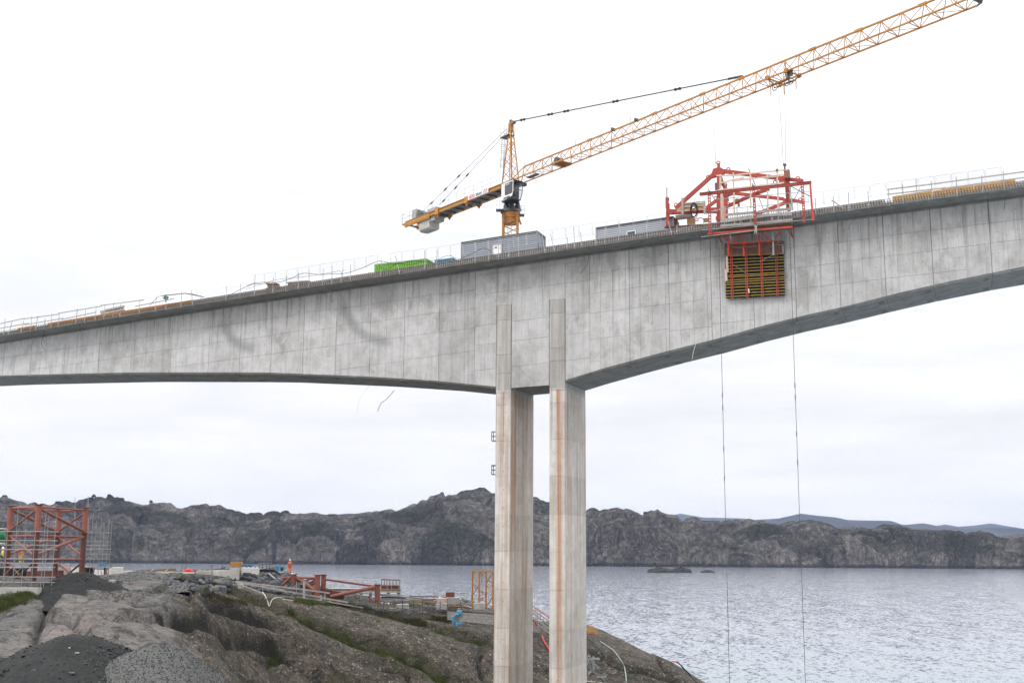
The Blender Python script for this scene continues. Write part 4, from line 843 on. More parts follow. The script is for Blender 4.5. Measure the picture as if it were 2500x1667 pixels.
# ------------------------------------------------------------------ the red form traveller
TO = wp(22, 2, deck(22))
trav = thing('form_traveller', 'big red steel form traveller straddling the deck with timber platforms', 'form traveller', TO)
def zt_px(x, y): return (1600+x/5.6, 380+y/5.6)
def tb(name, a, b, off, w, h, mat='red', off2=None, parent=trav):
    k = MB(); k.beam(bp(*zt_px(*a), off), bp(*zt_px(*b), off if off2 is None else off2), w, h); return k.build(name, M[mat], parent)
def plate(name, poly, off, th, mat='red'):
    k = MB(); k.prism([bp(*zt_px(*p), off-th/2) for p in poly], N*th); return k.build(name, M[mat], trav)
NO, FO = .5, 6.2
for off, P_ in ((NO, 0), (FO, 1)):
    if P_ == 0:
        tb('bottom_chord', (150,775), (840,745), off, .34, .46); tb('rear_diagonal', (275,725), (790,262), off, .3, .34); tb('top_chord', (930,215), (1790,322), off, .3, .36); tb('top_chord', (1820,325), (2010,345), off, .28, .3)
        plate('node_plate', [(790,180),(860,160),(900,165),(950,205),(940,240),(880,262),(770,300),(755,280)], off, .42)
        plate('node_plate', [(1690,290),(1780,270),(1830,270),(1830,375),(1770,380),(1690,365)], off, .42)
        tb('main_post', (868,270), (865,975), off, .3, .34); tb('main_post', (1800,190), (1812,740), off, .26, .3)
        tb('front_diagonal', (970,700), (1420,500), off, .26, .3); tb('front_diagonal', (1330,535), (1560,455), off, .26, .3)
        plate('lifting_head', [(845,165),(848,105),(876,105),(880,165)], off, .3)
        for c in ((861,100),(996,190),(722,293),(280,673),(1947,312),(1635,367)):
            k = MB(); k.ring(bp(*zt_px(*c), off), .17, .05, 10); k.build('lifting_eye', M['red'], trav)
    else:
        tb('rear_diagonal', (700,715), (855,600), off, .26, .3); tb('bottom_chord', (690,760), (980,770), off, .3, .36); tb('rear_diagonal', (1000,540), (960,560), off, .26, .3)
        plate('node_plate', [(880,520),(935,450),(985,470),(1040,500),(1100,512),(1000,545),(930,560)], off, .4)
        tb('top_chord', (1030,510), (1760,595), off, .26, .3); tb('top_chord', (1860,608), (2040,645), off, .26, .3)
        plate('node_plate', [(1740,585),(1860,590),(1860,650),(1750,655)], off, .4)
        tb('front_diagonal', (1370,805), (1790,640), off, .26, .3); tb('main_post', (955,440), (970,850), off, .28, .36); tb('main_post', (1800,640), (1830,760), off, .26, .3)
        tb('lifting_head', (957,400), (957,455), off, .26, .3)
        for c in ((957,398),(1980,602),(820,580),(995,660)):
            k = MB(); k.ring(bp(*zt_px(*c), off), .16, .05, 10); k.build('lifting_eye', M['red'], trav)
# rear bogie and front leg
tb('rear_leg', (172,660), (168,975), NO, .3, .3); tb('rear_leg', (285,860), (293,965), NO+1.2, .26, .26); tb('anchor_rod', (157,440), (157,580), NO, .07, .07, 'dksteel'); tb('anchor_jack', (160,575), (162,720), NO, .34, .26)
tb('cross_beam', (168,600), (168,600), NO, .3, .3, off2=FO) ; tb('cross_beam', (862,300), (960,455), NO, .22, .22, off2=FO)
tb('cross_beam', (1800,330), (1810,600), NO, .2, .2, off2=FO)
tb('support_shoe', (150,975), (210,985), NO, .4, .18, 'rustd'); tb('support_shoe', (830,860), (985,850), NO, .4, .3)
k = MB(); c = bp(*zt_px(205,770), NO-.2); k.tube(c-N*.05, c+N*.05, .28, 14); k.build('hub_disc', M['red'], trav)
tb('rolling_rail', (130,985), (990,925), NO+.1, .2, .16, 'rustd')
tb('counter_block', (285,850), (500,825), 1.6, .7, .32, 'timber')
# long edge beams and hanger ladders on the near side
EO = -2.9
tb('edge_beam', (607,532), (2133,372), EO, .26, .24); tb('edge_beam_flange', (607,516), (2133,356), EO, .34, .05, 'rust')
tb('lower_beam', (718,1075), (1878,980), EO+.3, .3, .2, 'redb'); tb('lower_beam_flange', (718,1085), (1878,992), EO+.3, .4, .05, 'rust')
def ladder(x0, y0, x1, y1, wd, off, n):
    a0 = bp(*zt_px(x0-wd/2, y0), off); a1 = bp(*zt_px(x1-wd/2, y1), off); b0 = bp(*zt_px(x0+wd/2, y0), off); b1 = bp(*zt_px(x1+wd/2, y1), off)
    k = MB(); k.beam(a0, a1, .1, .07); k.beam(b0, b1, .1, .07); h = k.build('hanger', M['red'], trav)
    k = MB()
    for i in range(n): f = (i+.5)/n; k.beam(a0.lerp(a1, f), b0.lerp(b1, f), .09, .1)
    k.build('batten_plate', M['red'], h)
ladder(733,485,752,1090,28,EO-.2,15); ladder(1340,410,1368,935,26,EO-.2,13); ladder(2005,325,2038,920,26,EO-.2,14); ladder(850,560,862,985,22,EO+1.2,9)
tb('end_hanger', (2117,382), (2155,885), EO-.2, .16, .16, 'redb'); tb('end_hanger_foot', (2155,780), (2160,890), EO-.2, .24, .2, 'redb')
tb('tie_strut', (1850,420), (2120,560), EO+.2, .06, .06, 'dksteel'); tb('tie_strut', (1990,425), (1850,700), EO+.2, .05, .05, 'dksteel'); tb('tie_strut', (720,455), (790,570), EO-.3, .09, .07, 'rustd'); tb('tie_strut', (1330,385), (1345,480), EO-.3, .14, .08, 'rustd')
for x in (1825,1845,1775): tb('hoist_rod', (x,400), (x+25,750), .2, .05, .05, 'dksteel')
tb('hose_bundle', (1830,400), (1880,740), -.2, .12, .1, 'gweb'); tb('chain_block', (835,375), (838,470), -.3, .18, .3, 'dksteel'); tb('chain_block', (1345,600), (1360,640), -1, .12, .2, 'dksteel')
plate('motor_box', [(1755,200),(1830,190),(1838,300),(1760,310)], NO-.4, .5, 'rust')
tb('prop', (1275,180), (1420,540), 1.6, .07, .07, 'rustd'); tb('prop', (1400,540), (1485,750), 1.6, .07, .07, 'timber'); tb('prop', (900,280), (1000,620), 2.4, .14, .14, 'rust')
tb('bracket', (1138,655), (1142,700), NO-.1, .1, .2); tb('winch', (1085,625), (1140,610), NO-.1, .3, .3, 'rust')
# pale timber guard rails up in the traveller
for i, (a, b) in enumerate((((835,275),(1175,270)),((1110,262),(1810,195)),((880,378),(1210,300)),((1070,338),(1690,280)),((850,475),(1760,370)),((1060,345),(1300,320)),((1540,285),(1760,262)))):
    tb('timber_rail', a, b, -.9, .05, .13, 'newwood')
for x, y0, y1 in ((888,260,480),(905,500,940),(1066,235,460),(1075,500,790),(1297,225,435),(1300,460,720),(1528,255,410),(1535,480,860),(1665,180,400),(1675,440,880)):
    tb('timber_upright', (x,y0), (x+4,y1), -.85, .05, .14 if x > 920 else .2, 'newwood')
for x, y0, y1 in ((925,560,920),(950,700,950)): tb('timber_upright', (x,y0), (x+8,y1), -.8, .05, .1, 'newwood')
tb('post_tip', (1663,185), (1663,215), -.9, .12, .2, 'dksteel')
# plywood box on the rear chord
plate('formwork_box', [(290,760),(290,740),(380,660),(505,655),(505,745)], -.1, .06, 'ply'); plate('formwork_box', [(535,652),(655,645),(660,740),(535,745)], -.1, .06, 'ply')
for a, b in (((380,658),(680,625)),((350,708),(660,685)),((300,765),(680,735))): tb('timber_waler', a, b, -.2, .08, .1, 'timber')
for x, y0, y1 in ((367,580,812),(520,640,700),(670,620,800)): tb('timber_upright', (x,y0), (x+5,y1), -.25, .08, .2, 'timber')
k = MB(); rr = random.Random(4)
for i in range(7): k.ring(bp(*zt_px(528+rr.uniform(-8,8), 755+rr.uniform(-20,20)), -.4), .32, .03, 12, (B, ZU*2.2))
k.build('hose_coil', M['blackc'], trav)
plate('plywood_panel', [(430,860),(545,850),(545,935),(435,945)], 1.5, .1, 'ply'); plate('plywood_panel', [(640,860),(735,850),(740,905),(645,915)], 1.0, .1, 'ply')
for a, b in (((530,870),(530,930)),((560,865),(640,850)),((545,890),(600,885))): tb('small_frame', a, b, .6, .07, .07, 'red')
# outer platform: grey planks, rails
for i, (a, b, h_) in enumerate((((955,812),(1385,775),.22),((1400,770),(1860,728),.22),((890,890),(1330,830),.26),((1335,828),(1870,795),.26),((890,962),(1370,925),.24),((1375,922),(1875,875),.2))):
    tb('platform_board', a, b, EO+.15, .05, h_, 'timber')
for x in (950,1085,1165,1305,1595,1680): tb('platform_post', (x,840 if x < 1400 else 800), (x,935 if x < 1400 else 900), EO+.2, .05, .1, 'timber')
for x in (1115,1255,1515,1945,1700): tb('guard_tube', (x,690 if x < 1600 else 640), (x+4,840), EO+.1, .05, .05, 'steel')
for a, b in (((800,600),(2110,490)),((800,745),(2110,628)),((640,1020),(2160,870)),((800,925),(1900,770)),((630,1112),(1400,1020)),((650,740),(850,765)),((690,800),(1000,690))): tb('guard_tube', a, b, EO-.15, .045, .045, 'steel')
k = MB()
for i in range(26):
    x = 960+i*33; a = bp(*zt_px(x, 905-i*4.6), -1.7); k.beam(a-ZU*.0, a+ZU*.5, .03)
for j in range(3): k.beam(bp(*zt_px(950, 885+j*22), -1.7), bp(*zt_px(1830, 765+j*22), -1.7), .03)
k.build('rebar_mat', M['rebar'], trav, kind='stuff')
# work lamp glow seen as a pale round lamp
k = MB(); c = bp(*zt_px(627,897), -.6); k.tube(c-N*.12, c, .1, 12, .19); k.build('work_lamp', M['lamp'] if 'lamp' in M else M['white'], trav)
# hanging formwork against the web
def zf(x, y): return (1700+x/6.533, 520+y/6.533)
def fb(name, a, b, off, w, h, mat, off2=None):
    k = MB(); k.beam(bp(*zf(*a), off), bp(*zf(*b), off if off2 is None else off2), w, h); return k.build(name, M[mat], trav)
fb('soffit_beam', (385,262), (1535,165), -1.6, .3, .14, 'beamy'); fb('soffit_ply', (385,285), (1535,190), -1.6, 1.6, .04, 'brownwood')
fb('soffit_beam', (420,300), (1540,215), -1.2, .2, .12, 'rustd')
rr = random.Random(8)
fy = [690,742,795,845,893,940]
pan = MB(); pan.prism([bp(*zf(*p), -.26) for p in ((458,690),(1392,640),(1412,1300),(472,1345))], N*.05); pan.build('form_face', M['black'], trav)
ys = [(690,650),(745,705),(800,745),(850,795),(898,848),(945,895),(1000,945),(1025,975),(1073,1022),(1110,1055),(1145,1098),(1192,1145),(1245,1190),(1290,1238),(1337,1285)]
for i, (ya, yb) in enumerate(ys):
    x0 = 462+i*1.2+(0 if i > 8 or i < 1 else (28 if i > 6 else 0)); fb('formwork_beam', (x0, ya), (1388+i*2.2, yb), -.42, .14, .062, 'beamy')
    fb('beam_web', (x0, ya+18), (1388+i*2.2, yb+18), -.36, .05, .1, 'black')
for j in range(9):
    y = 478+j*25; fb('form_plank', (448,y+18), (1405,y-22), -.34+rr.uniform(-.02,.02), .04, .145, 'brownwood')
for i, x in enumerate((552,788,1032,1272)):
    for d in (-10, 12):
        fb('waler', (x+d*1.15, 500-i*5), (x+d*1.15+22, 1368-i*14), -.62, .05, .06, 'redb' if i != 3 else 'red')
for i, (x, y0, y1) in enumerate(((505,360,690),(750,350,520),(752,535,690),(1000,350,680))): fb('push_prop', (x,y0), (x+8,y1), -1.1, .14, .16, 'redb')
fb('push_prop', (1222,305), (1232,675), -1.1, .16, .16, 'steel')
fb('cross_tube', (520,492), (1240,445), -1.15, .14, .14, 'redb')
for a, b in (((418,362),(505,450)),((600,452),(692,345)),((1050,315),(1155,415)),((1255,405),(1340,300))): fb('diagonal_brace', a, b, -1.1, .12, .12, 'redb')
for a, b in (((335,375),(420,480)),((360,370),(400,470)),((1450,255),(1530,380)),((1500,260),(1545,400)),((1345,435),(1262,520)),((540,530),(660,560)),((640,560),(1010,525))): fb('tie_brace', a, b, -1.0, .14, .1, 'rust')
fb('splice_plate', (485,700), (497,950), -.55, .04, .22, 'newwood'); fb('splice_plate', (468,890), (478,1085), -.55, .04, .24, 'newwood')
fb('white_strap', (833,1205), (842,1275), -.7, .04, .09, 'white'); fb('white_strap', (543,345), (543,410), -1.2, .04, .06, 'white'); fb('ladder_stub', (1380,520), (1385,640), -.5, .05, .16, 'timber')
fb('rod', (1010,780), (1225,670), -.8, .035, .035, 'timber'); fb('rod', (590,820), (790,960), -.7, .025, .025, 'steel'); fb('rod', (1300,515), (1470,500), -.7, .06, .06, 'timber')
k = MB()
for i in range(16):
    a = zf(915+rr.uniform(0,60), 200+rr.uniform(0,30)); b = zf(930+rr.uniform(-10,40), 300+rr.uniform(-20,40)); k.tube(bp(*a, -3.3), bp(*b, -3.35), .03, 4)
tag(k.build('rope_knot', M['gweb'], None, bp(*zf(945,200), -3.3)), 'knotted pale green rope hanging from the traveller walkway', 'rope')
# masts and long hanging cables
def vert(u0, v0, off, z1, r, label, mat='dksteel', z0=None, beads=()):
    a = bp(u0, v0, off); k = MB(); b = Vector((a.x, a.y, z1)); k.tube(a, b, r, 5)
    for z in beads: k.tube((a.x, a.y, z), (a.x, a.y, z+.45), r*1.9, 5)
    return tag(k.build('steel_cable', M[mat], None, a), label, 'cable')
vert(1755, 600, -.75, -.5, .026, 'thin black cable dropping from the left side of the traveller to the sea', beads=(31.2,26.2,30.0,23.5))
vert(1928, 575, -.75, -.5, .026, 'thin black cable dropping from the right side of the traveller to the sea', beads=(31.8,27.4,30.7,24.8))
def mast(p0, p1, off, label):
    k = MB(); k.tube(bp(*p0, off), bp(*p1, off), .03, 5, .02); return tag(k.build('thin_mast', M['steel'], None, bp(*p0, off)), label, 'mast')
mast((1747,405),(1745,318), .1, 'thin whip mast standing on the peak of the red traveller')
# ------------------------------------------------------------------ tower crane on the deck
JA = R(142.8); JB_ = Vector((math.sin(JA), math.cos(JA), 0)); JS_ = Vector((-math.cos(JA), math.sin(JA), 0))
MC = Vector((-.2593, 123.461, 0)); ZJ = 56.0
def jp(u, v, o):
    r = ray(u, v); Q = MC+JS_*o; k = (Q-C0).dot(JS_)/r.dot(JS_); return C0+r*k
def J(t, o, z): return MC+JB_*t+JS_*o+ZU*z
crane = thing('tower_crane', 'orange yellow tower crane with long lattice jib, standing behind the grey cabin on the deck', 'crane', MC+ZU*deck(-2.2))
def cp(name, mat, parent=None):
    class _C(MB):
        def done(s, smooth=False): return s.build(name, M[mat], parent or crane, smooth=smooth)
    return _C()
# mast
mx_, my_ = Vector((math.cos(R(-3)), math.sin(R(-3)), 0)), Vector((-math.sin(R(-3)), math.cos(R(-3)), 0)); hm_ = .76; zb0 = deck(-2.2)
def MP(a, b, z): return MC+mx_*a+my_*b+ZU*z
lv = [zb0, 47.7, 49.3, 50.9, 52.2]
mastp = MB()
for a in (-1, 1):
    for b in (-1, 1): mastp.beam(MP(a*hm_, b*hm_, zb0), MP(a*hm_, b*hm_, 52.3), .17, .17)
mast_o = mastp.build('mast', M['yellow'], crane)
k = MB()
for fa in range(4):
    cs = [(-1,-1),(1,-1),(1,1),(-1,1)]; p, q = cs[fa], cs[(fa+1) % 4]
    for i, (z0, z1) in enumerate(zip(lv, lv[1:])):
        a, b = (p, q) if i % 2 else (q, p)
        zm = (z0+z1)/2
        k.beam(MP(a[0]*hm_, a[1]*hm_, z0), MP(b[0]*hm_, b[1]*hm_, zm), .07); k.beam(MP(b[0]*hm_, b[1]*hm_, zm), MP(a[0]*hm_, a[1]*hm_, z1), .07)
k.build('lattice_bracing', M['yellow'], mast_o, kind='stuff')
k = MB()
for s in (-.2, .2): k.tube(MP(s, .2, zb0), MP(s-.1, .1, 51.6), .025, 4)
for z in np.arange(zb0+.3, 51.5, .3): k.tube(MP(-.25, .2, z), MP(.15, .2, z), .015, 4)
k.build('ladder', M['steel'], mast_o)
# slewing part
def cyl(name, mat, z0, z1, r0, r1=None, n=28, c=(0, 0)):
    k = MB(); k.tube(MP(c[0], c[1], z0), MP(c[0], c[1], z1), r0, n, r1); return k.build(name, M[mat], crane)
cyl('slewing_ring', 'yellowd', 52.15, 52.8, .88, .9); cyl('lower_collar', 'yellowd', 51.55, 52.15, .80, .86, 8)
k = MB()
for i in range(16): a = 2*math.pi*i/16; k.box(MP(.91*math.cos(a), .91*math.sin(a), 52.48), (.05,.05,.6))
k.build('stiffener', M['yellow'], crane)
cyl('turntable', 'char', 52.8, 53.12, 1.08, .98)
for c in ((.15,-.25), (-.45,.3), (.75,.25)): cyl('turntable_cone', 'char', 53.1, 54.3, .42, .15, 14, c)
k = MB(); k.box(J(0,0,54.9), (1.3, 1.3, 1.9), (JB_, JS_, ZU)); k.build('tower_base_frame', M['char'], crane)
k = MB(); k.box(J(.2,0,55.85), (2.3, 1.7, .28), (JB_, JS_, ZU)); k.box(J(1.4,0,55.75), (.5, 1.9, .3), (JB_, JS_, ZU)); k.build('pivot_frame', M['char'], crane)
k = MB(); p = at(1264,528,MC.y-.6); k.box(p, (.5,.4,.9)); k.beam(p+Vector((.1,0,-.3)), p+Vector((.35,0,-.9)), .2); k.build('drive_bracket', M['yellowd'], crane)
def side_deck(name, u0, u1, v, hh, y):
    a, b = at(u0, v, y), at(u1, v, y); k = MB(); k.box((a+b)/2, ((b-a).length, .9, .08), ((b-a).normalized(), Vector((0,1,0)), ZU)); d = k.build(name, M['char'], crane)
    k = MB()
    for q in (0, .5, 1):
        p = a.lerp(b, q); k.tube(p+Vector((0,-.4,0)), p+Vector((0,-.4,hh)), .018, 4)
    for h in (hh, hh*.5): k.tube(a+Vector((0,-.4,h)), b+Vector((0,-.4,h)), .018, 4)
    k.build('handrail', M['steel'], d)
side_deck('service_platform', 1211, 1229, 514, .95, MC.y-.9); side_deck('service_platform', 1267, 1280, 526, .95, MC.y-.5)
# cab
a0, a1, b0, b1, cz0, cz1 = .15, 2.25, -1.35, -.1, 53.75, 55.72
poly = [(a0,cz0+.0),(a0,cz1),(a1-.05,cz1),(a1,cz1-.08),(a1,cz0+.75),(a1-.35,cz0)]
def CPt(a, z, o): return J(a, o, z)
k = MB(); k.prism([CPt(a, z, b0+.03) for a, z in [(a0,cz0+.05),(a0,cz1-.05),(a1-.9,cz1-.05),(a1-.9,cz0+.05)]], JS_*(b1-b0-.06)); cabo = k.build('cab', M['char'], crane)
k = MB(); k.prism([CPt(a, z, b0) for a, z in [(a0,cz0),(a0,cz1),(a1-.06,cz1),(a1,cz1-.1),(a1,cz0+.8),(a1-.2,cz0+.25)]], JS_*.05); k.build('side_panel', M['white'], cabo)
k = MB(); k.prism([CPt(a, z, b0-.012) for a, z in [(a0+.62,cz0+.62),(a0+.62,cz1-.28),(a0+.72,cz1-.18),(a1-.16,cz1-.13),(a1-.1,cz1-.22),(a1-.16,cz0+.62),(a1-.3,cz0+.52),(a0+.74,cz0+.52)]], JS_*.03); k.build('side_window', M['dkglass'], cabo)
k = MB(); k.beam(J(a0+.75,b0-.03,cz1-.36), J(a1-.6,b0-.03,cz1-.3), .02, .06); k.build('wiper', M['white'], cabo)
k = MB(); fr = .06
for o in (b0+.04, (b0+b1)/2+.1, b1-.04): k.beam(J(a1,o,cz1-.05), J(a1,o,cz0+.75), fr); k.beam(J(a1,o,cz0+.75), J(a1-.35,o,cz0), fr)
for z in (cz1-.05, cz0+.95): k.beam(J(a1,b0,z), J(a1,b1,z), fr)
k.beam(J(a1-.35,b0,cz0), J(a1-.35,b1,cz0), fr); k.beam(J(a0,b1,cz1-.04), J(a1,b1,cz1-.04), fr); k.beam(J(a0,b0,cz1), J(a0,b1,cz1), fr); k.beam(J(a1-.9,b1,cz1), J(a1-.9,b1,cz0), fr); k.beam(J(a1-.9,b1,cz0), J(a1-.35,b1,cz0), fr); k.build('window_frame', M['char'], cabo)
k = MB(); k.box(J((a0+a1)/2, (b0+b1)/2, cz1+.0), (a1-a0, b1-b0, .07), (JB_, JS_, ZU)); k.box(J((a0+a1)/2-.2, (b0+b1)/2, cz0+.03), (a1-a0-.4, b1-b0, .08), (JB_, JS_, ZU)); k.build('cab_shell', M['char'], cabo)
def glassm():
    m = bpy.data.materials.new('clear_cab_glass'); m.use_nodes = True; t = m.node_tree; t.nodes.clear(); o = t.nodes.new('ShaderNodeOutputMaterial'); a = t.nodes.new('ShaderNodeBsdfTransparent'); a.inputs[0].default_value = (.72,.75,.8,1)
    g = t.nodes.new('ShaderNodeBsdfGlossy'); g.inputs['Roughness'].default_value = .05; x = t.nodes.new('ShaderNodeMixShader'); x.inputs[0].default_value = .12; t.links.new(a.outputs[0], x.inputs[1]); t.links.new(g.outputs[0], x.inputs[2]); t.links.new(x.outputs[0], o.inputs[0]); return m
M['glass'] = glassm()
k = MB(); k.add([J(a1+.02,b0,cz1-.05), J(a1+.02,b1,cz1-.05), J(a1+.02,b1,cz0+.75), J(a1+.02,b0,cz0+.75)], [(0,1,2,3)]); k.add([J(a1,b0,cz0+.75), J(a1,b1,cz0+.75), J(a1-.35,b1,cz0), J(a1-.35,b0,cz0)], [(0,1,2,3)]); k.build('front_glass', M['glass'], cabo)
k = MB(); k.box(J(a1-.75,(b0+b1)/2,cz0+.5), (.45,.5,.12), (JB_,JS_,ZU)); k.box(J(a1-.95,(b0+b1)/2,cz0+.85), (.12,.5,.7), (JB_,JS_,ZU)); k.box(J(a1-.6,b0+.2,cz0+.6), (.4,.2,.2), (JB_,JS_,ZU)); k.build('seat', M['black'], cabo)
def text(s, size, org, X, Y, mat, parent, name, bold=.0, ext=.006, shear=0):
    c = bpy.data.curves.new(name, 'FONT'); c.body = s; c.size = size; c.extrude = ext; c.offset = bold; c.shear = shear; o = bpy.data.objects.new('tmp', c); COL.objects.link(o)
    bpy.context.view_layer.update(); me = bpy.data.meshes.new_from_object(o.evaluated_get(bpy.context.evaluated_depsgraph_get())); bpy.data.objects.remove(o)
    Z = X.cross(Y); Mx_ = Matrix(((X.x,Y.x,Z.x,0),(X.y,Y.y,Z.y,0),(X.z,Y.z,Z.z,0),(0,0,0,1))); L = Vector(parent['_o'])
    me.transform(Matrix.Translation(org-L) @ Mx_); me.materials.clear(); me.materials.append(mat); t = bpy.data.objects.new(name, me); COL.objects.link(t); t.parent = parent; t['_o'] = tuple(L); return t
text('LIEBHERR', .27, J(a0+.35, b0-.005, cz0+.13), (JB_*1+ZU*.03).normalized(), ZU, M['cabintrim'], cabo, 'lettering', .012)
# tower head
th = MB(); tb0, tt = .66, .14; zt0, zt1 = 56.0, 62.35
def TP_(a, b, f): h = tb0*(1-f)+tt*f; return J(a*h, b*h, zt0+(zt1-zt0)*f)
for a in (-1,1):
    for b in (-1,1): th.beam(TP_(a,b,0), TP_(a,b,1), .12)
hd = th.build('tower_head', M['yellow'], crane); k = MB(); cs = [(-1,-1),(1,-1),(1,1),(-1,1)]
for fa in range(4):
    p, q = cs[fa], cs[(fa+1)%4]; n = 9; fs = [1-(1-i/n)**1.0 for i in range(n+1)]
    for i in range(n):
        a, b = (p, q) if i % 2 else (q, p); k.beam(TP_(*a, fs[i]), TP_(*b, fs[i+1]), .045)
k.build('lattice_bracing', M['yellowd'], hd, kind='stuff')
k = MB(); k.box(J(0,0,62.5), (.4,.4,.9), (JB_,JS_,ZU)); k.tube(J(.3,-.15,62.9), J(.3,.15,62.9), .2, 12); k.build('head_cap', M['yellowd'], crane)
k = MB(); k.tube(J(.55,-.12,62.85), J(.55,.12,62.85), .17, 12); k.box(J(.0,0,63.1), (.25,.3,.3), (JB_,JS_,ZU)); k.tube(J(-.1,-.1,63), J(-.1,-.1,63.5), .02, 4); k.tube(J(0,.1,63), J(0,.1,63.45), .03, 5); k.build('sheave', M['dksteel'], crane)
k = MB(); k.box(J(-.65,0,61.55), (1.5, .85, .1), (JB_,JS_,ZU)); pf = k.build('head_platform', M['char'], crane); k = MB()
for o in (-.42,.42):
    for t in (-1.35,-.65,.05): k.tube(J(t,o,61.6), J(t,o,62.65), .016, 4)
    for z in (62.15,62.65): k.tube(J(-1.35,o,z), J(.05,o,z), .014, 4)
for z in (62.15,62.65): k.tube(J(-1.35,-.42,z), J(-1.35,.42,z), .014, 4)
k.build('handrail', M['steel'], pf)
k = MB()
for a, b in (((1226,331),(1222,410)),((1232,331),(1229,410))): k.tube(at(*a, MC.y), at(*b, MC.y), .022, 4)
for i in range(16): k.tube(at(1226-i*.27,334+i*5,MC.y), at(1232-i*.2,334+i*5,MC.y), .012, 4)
for i in range(5): k.ring(at(1228-i*.9,338+i*17,MC.y), .35, .014, 10, (Vector((1,0,0)), Vector((0,1,0))))
k.tube(at(1237,330,MC.y), at(1226,440,MC.y), .02, 4); k.build('caged_ladder', M['dksteel'], crane)
# jib: triangular lattice, one section at a time
nodes = list(np.arange(2.4, 43.9, 1.535))+list(np.arange(45.3, 55, 1.9)); secs = [0, 7, 13, 17, 20, 25, 28, 31, len(nodes)-1]
zt_ = 57.36
for s0, s1 in zip(secs, secs[1:]):
    k = MB(); n0, n1 = nodes[s0], nodes[s1]
    k.beam(J(n0,0,zt_), J(n1,0,zt_), .13, .13)
    for o in (-.75, .75): k.beam(J(n0 if s0 else .9, o, ZJ), J(n1, o, ZJ), .11, .11)
    if s0: k.box(J(n0-.15,0,zt_+.02), (.7,.17,.2), (JB_,JS_,ZU))
    if s0 == 0:
        for o in (-.75,.75): k.beam(J(.9,o,ZJ), J(n0,0,zt_), .08)
    js = k.build('jib_section', M['yellow'], crane); k = MB()
    for i in range(s0, s1):
        a, b = nodes[i], nodes[i+1]; m_ = (a+b)/2
        for o in (-.75,.75):
            k.beam(J(a,0,zt_), J(m_,o,ZJ), .05); k.beam(J(m_,o,ZJ), J(b,0,zt_), .05)
        k.beam(J(m_,-.75,ZJ), J(m_,.75,ZJ), .05); k.beam(J(m_,-.75 if i%2 else .75,ZJ), J(m_+(b-a),.75 if i%2 else -.75,ZJ), .035)
    k.build('lattice_bracing', M['yellowd'], js, kind='stuff')
for t in (16.5,19.8): k = MB(); k.tube(J(t,-.2,zt_+.1), J(t,.2,zt_+.1), .17, 10); k.build('rope_roller', M['dksteel'], crane)
for t in (2.5,10.8,19.0): k = MB(); k.tube(J(t,0,zt_), J(t,0,zt_+.6), .02, 4); k.build('marker_rod', M['dksteel'], crane)
k = MB(); k.box(J(3.6,.2,ZJ+.05), (1.6,.5,.08), (JB_,JS_,ZU)); k.build('jib_walkway', M['char'], crane)
k = MB(); k.box(J(8.7,0,ZJ+.06), (1.3,1.6,.08), (JB_,JS_,ZU)); 
for t in (8.2,8.5,8.8,9.1): k.box(J(t,0,ZJ-.05), (.1,1.7,.1), (JB_,JS_,ZU))
k.build('winch_platform', M['yellowd'], crane); k = MB(); k.tube(J(8.3,-.5,ZJ+.45), J(8.3,.3,ZJ+.45), .32, 14); k.build('trolley_winch', M['dksteel'], crane)
# jib tip
k = MB(); tn = nodes[-1]; k.beam(J(tn,-.75,ZJ), J(tn+.5,-.5,ZJ), .1); k.beam(J(tn,.75,ZJ), J(tn+.5,.5,ZJ), .1); k.beam(J(tn,0,zt_), J(tn+.5,0,ZJ+.3), .1); k.tube(J(tn+.5,-.3,ZJ+.1), J(tn+.5,.3,ZJ+.1), .25, 12); k.build('jib_tip', M['dksteel'], crane)
# tie bars
k = MB(); A_, B_ = J(.6,0,62.95), J(33.1,0,zt_+.15); k.tube(A_, B_, .06, 6)
for f in (.045,.19,.27,.5,.76): p = A_.lerp(B_, f); d = (B_-A_).normalized(); k.tube(p-d*.3, p+d*.3, .1, 6); k.tube(p-d*.35, p-d*.2, .15, 6); k.tube(p+d*.2, p+d*.35, .15, 6)
k.tube(A_.lerp(B_, .95), B_, .11, 6); k.build('jib_tie_bar', M['char'], crane)
for (u, v), o in (((1041,508),-.7), ((1072,502),.7), ):
    a = J(-.5, o*.25, 62.4); b = jp(u, v, o); k = MB(); k.tube(a, b, .026, 5)
    for f in (.58,.75,.93): p = a.lerp(b, f); d = (b-a).normalized(); k.tube(p-d*.5, p, .02, 6, .12); k.tube(p, p+d*.5, .12, 6, .02)
    k.build('counter_tie_rod', M['dksteel'], crane)
# counter jib
for o in (-.85, .85):
    k = MB()
    for z, h, w_ in ((55.98,.06,.26),(55.76,.4,.05),(55.54,.06,.26)): k.box(J(-10.2,o,z), (19.2,w_,h), (JB_,JS_,ZU))
    k.box(J(-17.2,o,55.62), (5.4,.2,.55), (JB_,JS_,ZU))
    k.prism([J(-19.9,o-.06,55.5), J(-19.9,o-.06,55.9), J(-20.6,o-.06,55.9), J(-20.6,o-.06,55.75)], JS_*.12)
    for t in (-7.0,-12.9): k.box(J(t,o,55.72), (.65,.34,.75), (JB_,JS_,ZU)); k.prism([J(t-.4,o-.03,55.4), J(t+.4,o-.03,55.4), J(t,o-.03,55.0)], JS_*.06)
    k.build('counter_jib_beam', M['yellow'], crane)
k = MB(); k.box(J(-9.6,0,55.62), (17.4,1.35,.05), (JB_,JS_,ZU))
for t in np.arange(-19.5,-1,1.6): k.box(J(t,0,55.55), (.12,1.7,.16), (JB_,JS_,ZU))
k.build('counter_jib_floor', M['rust' if False else 'dksteel'], crane)
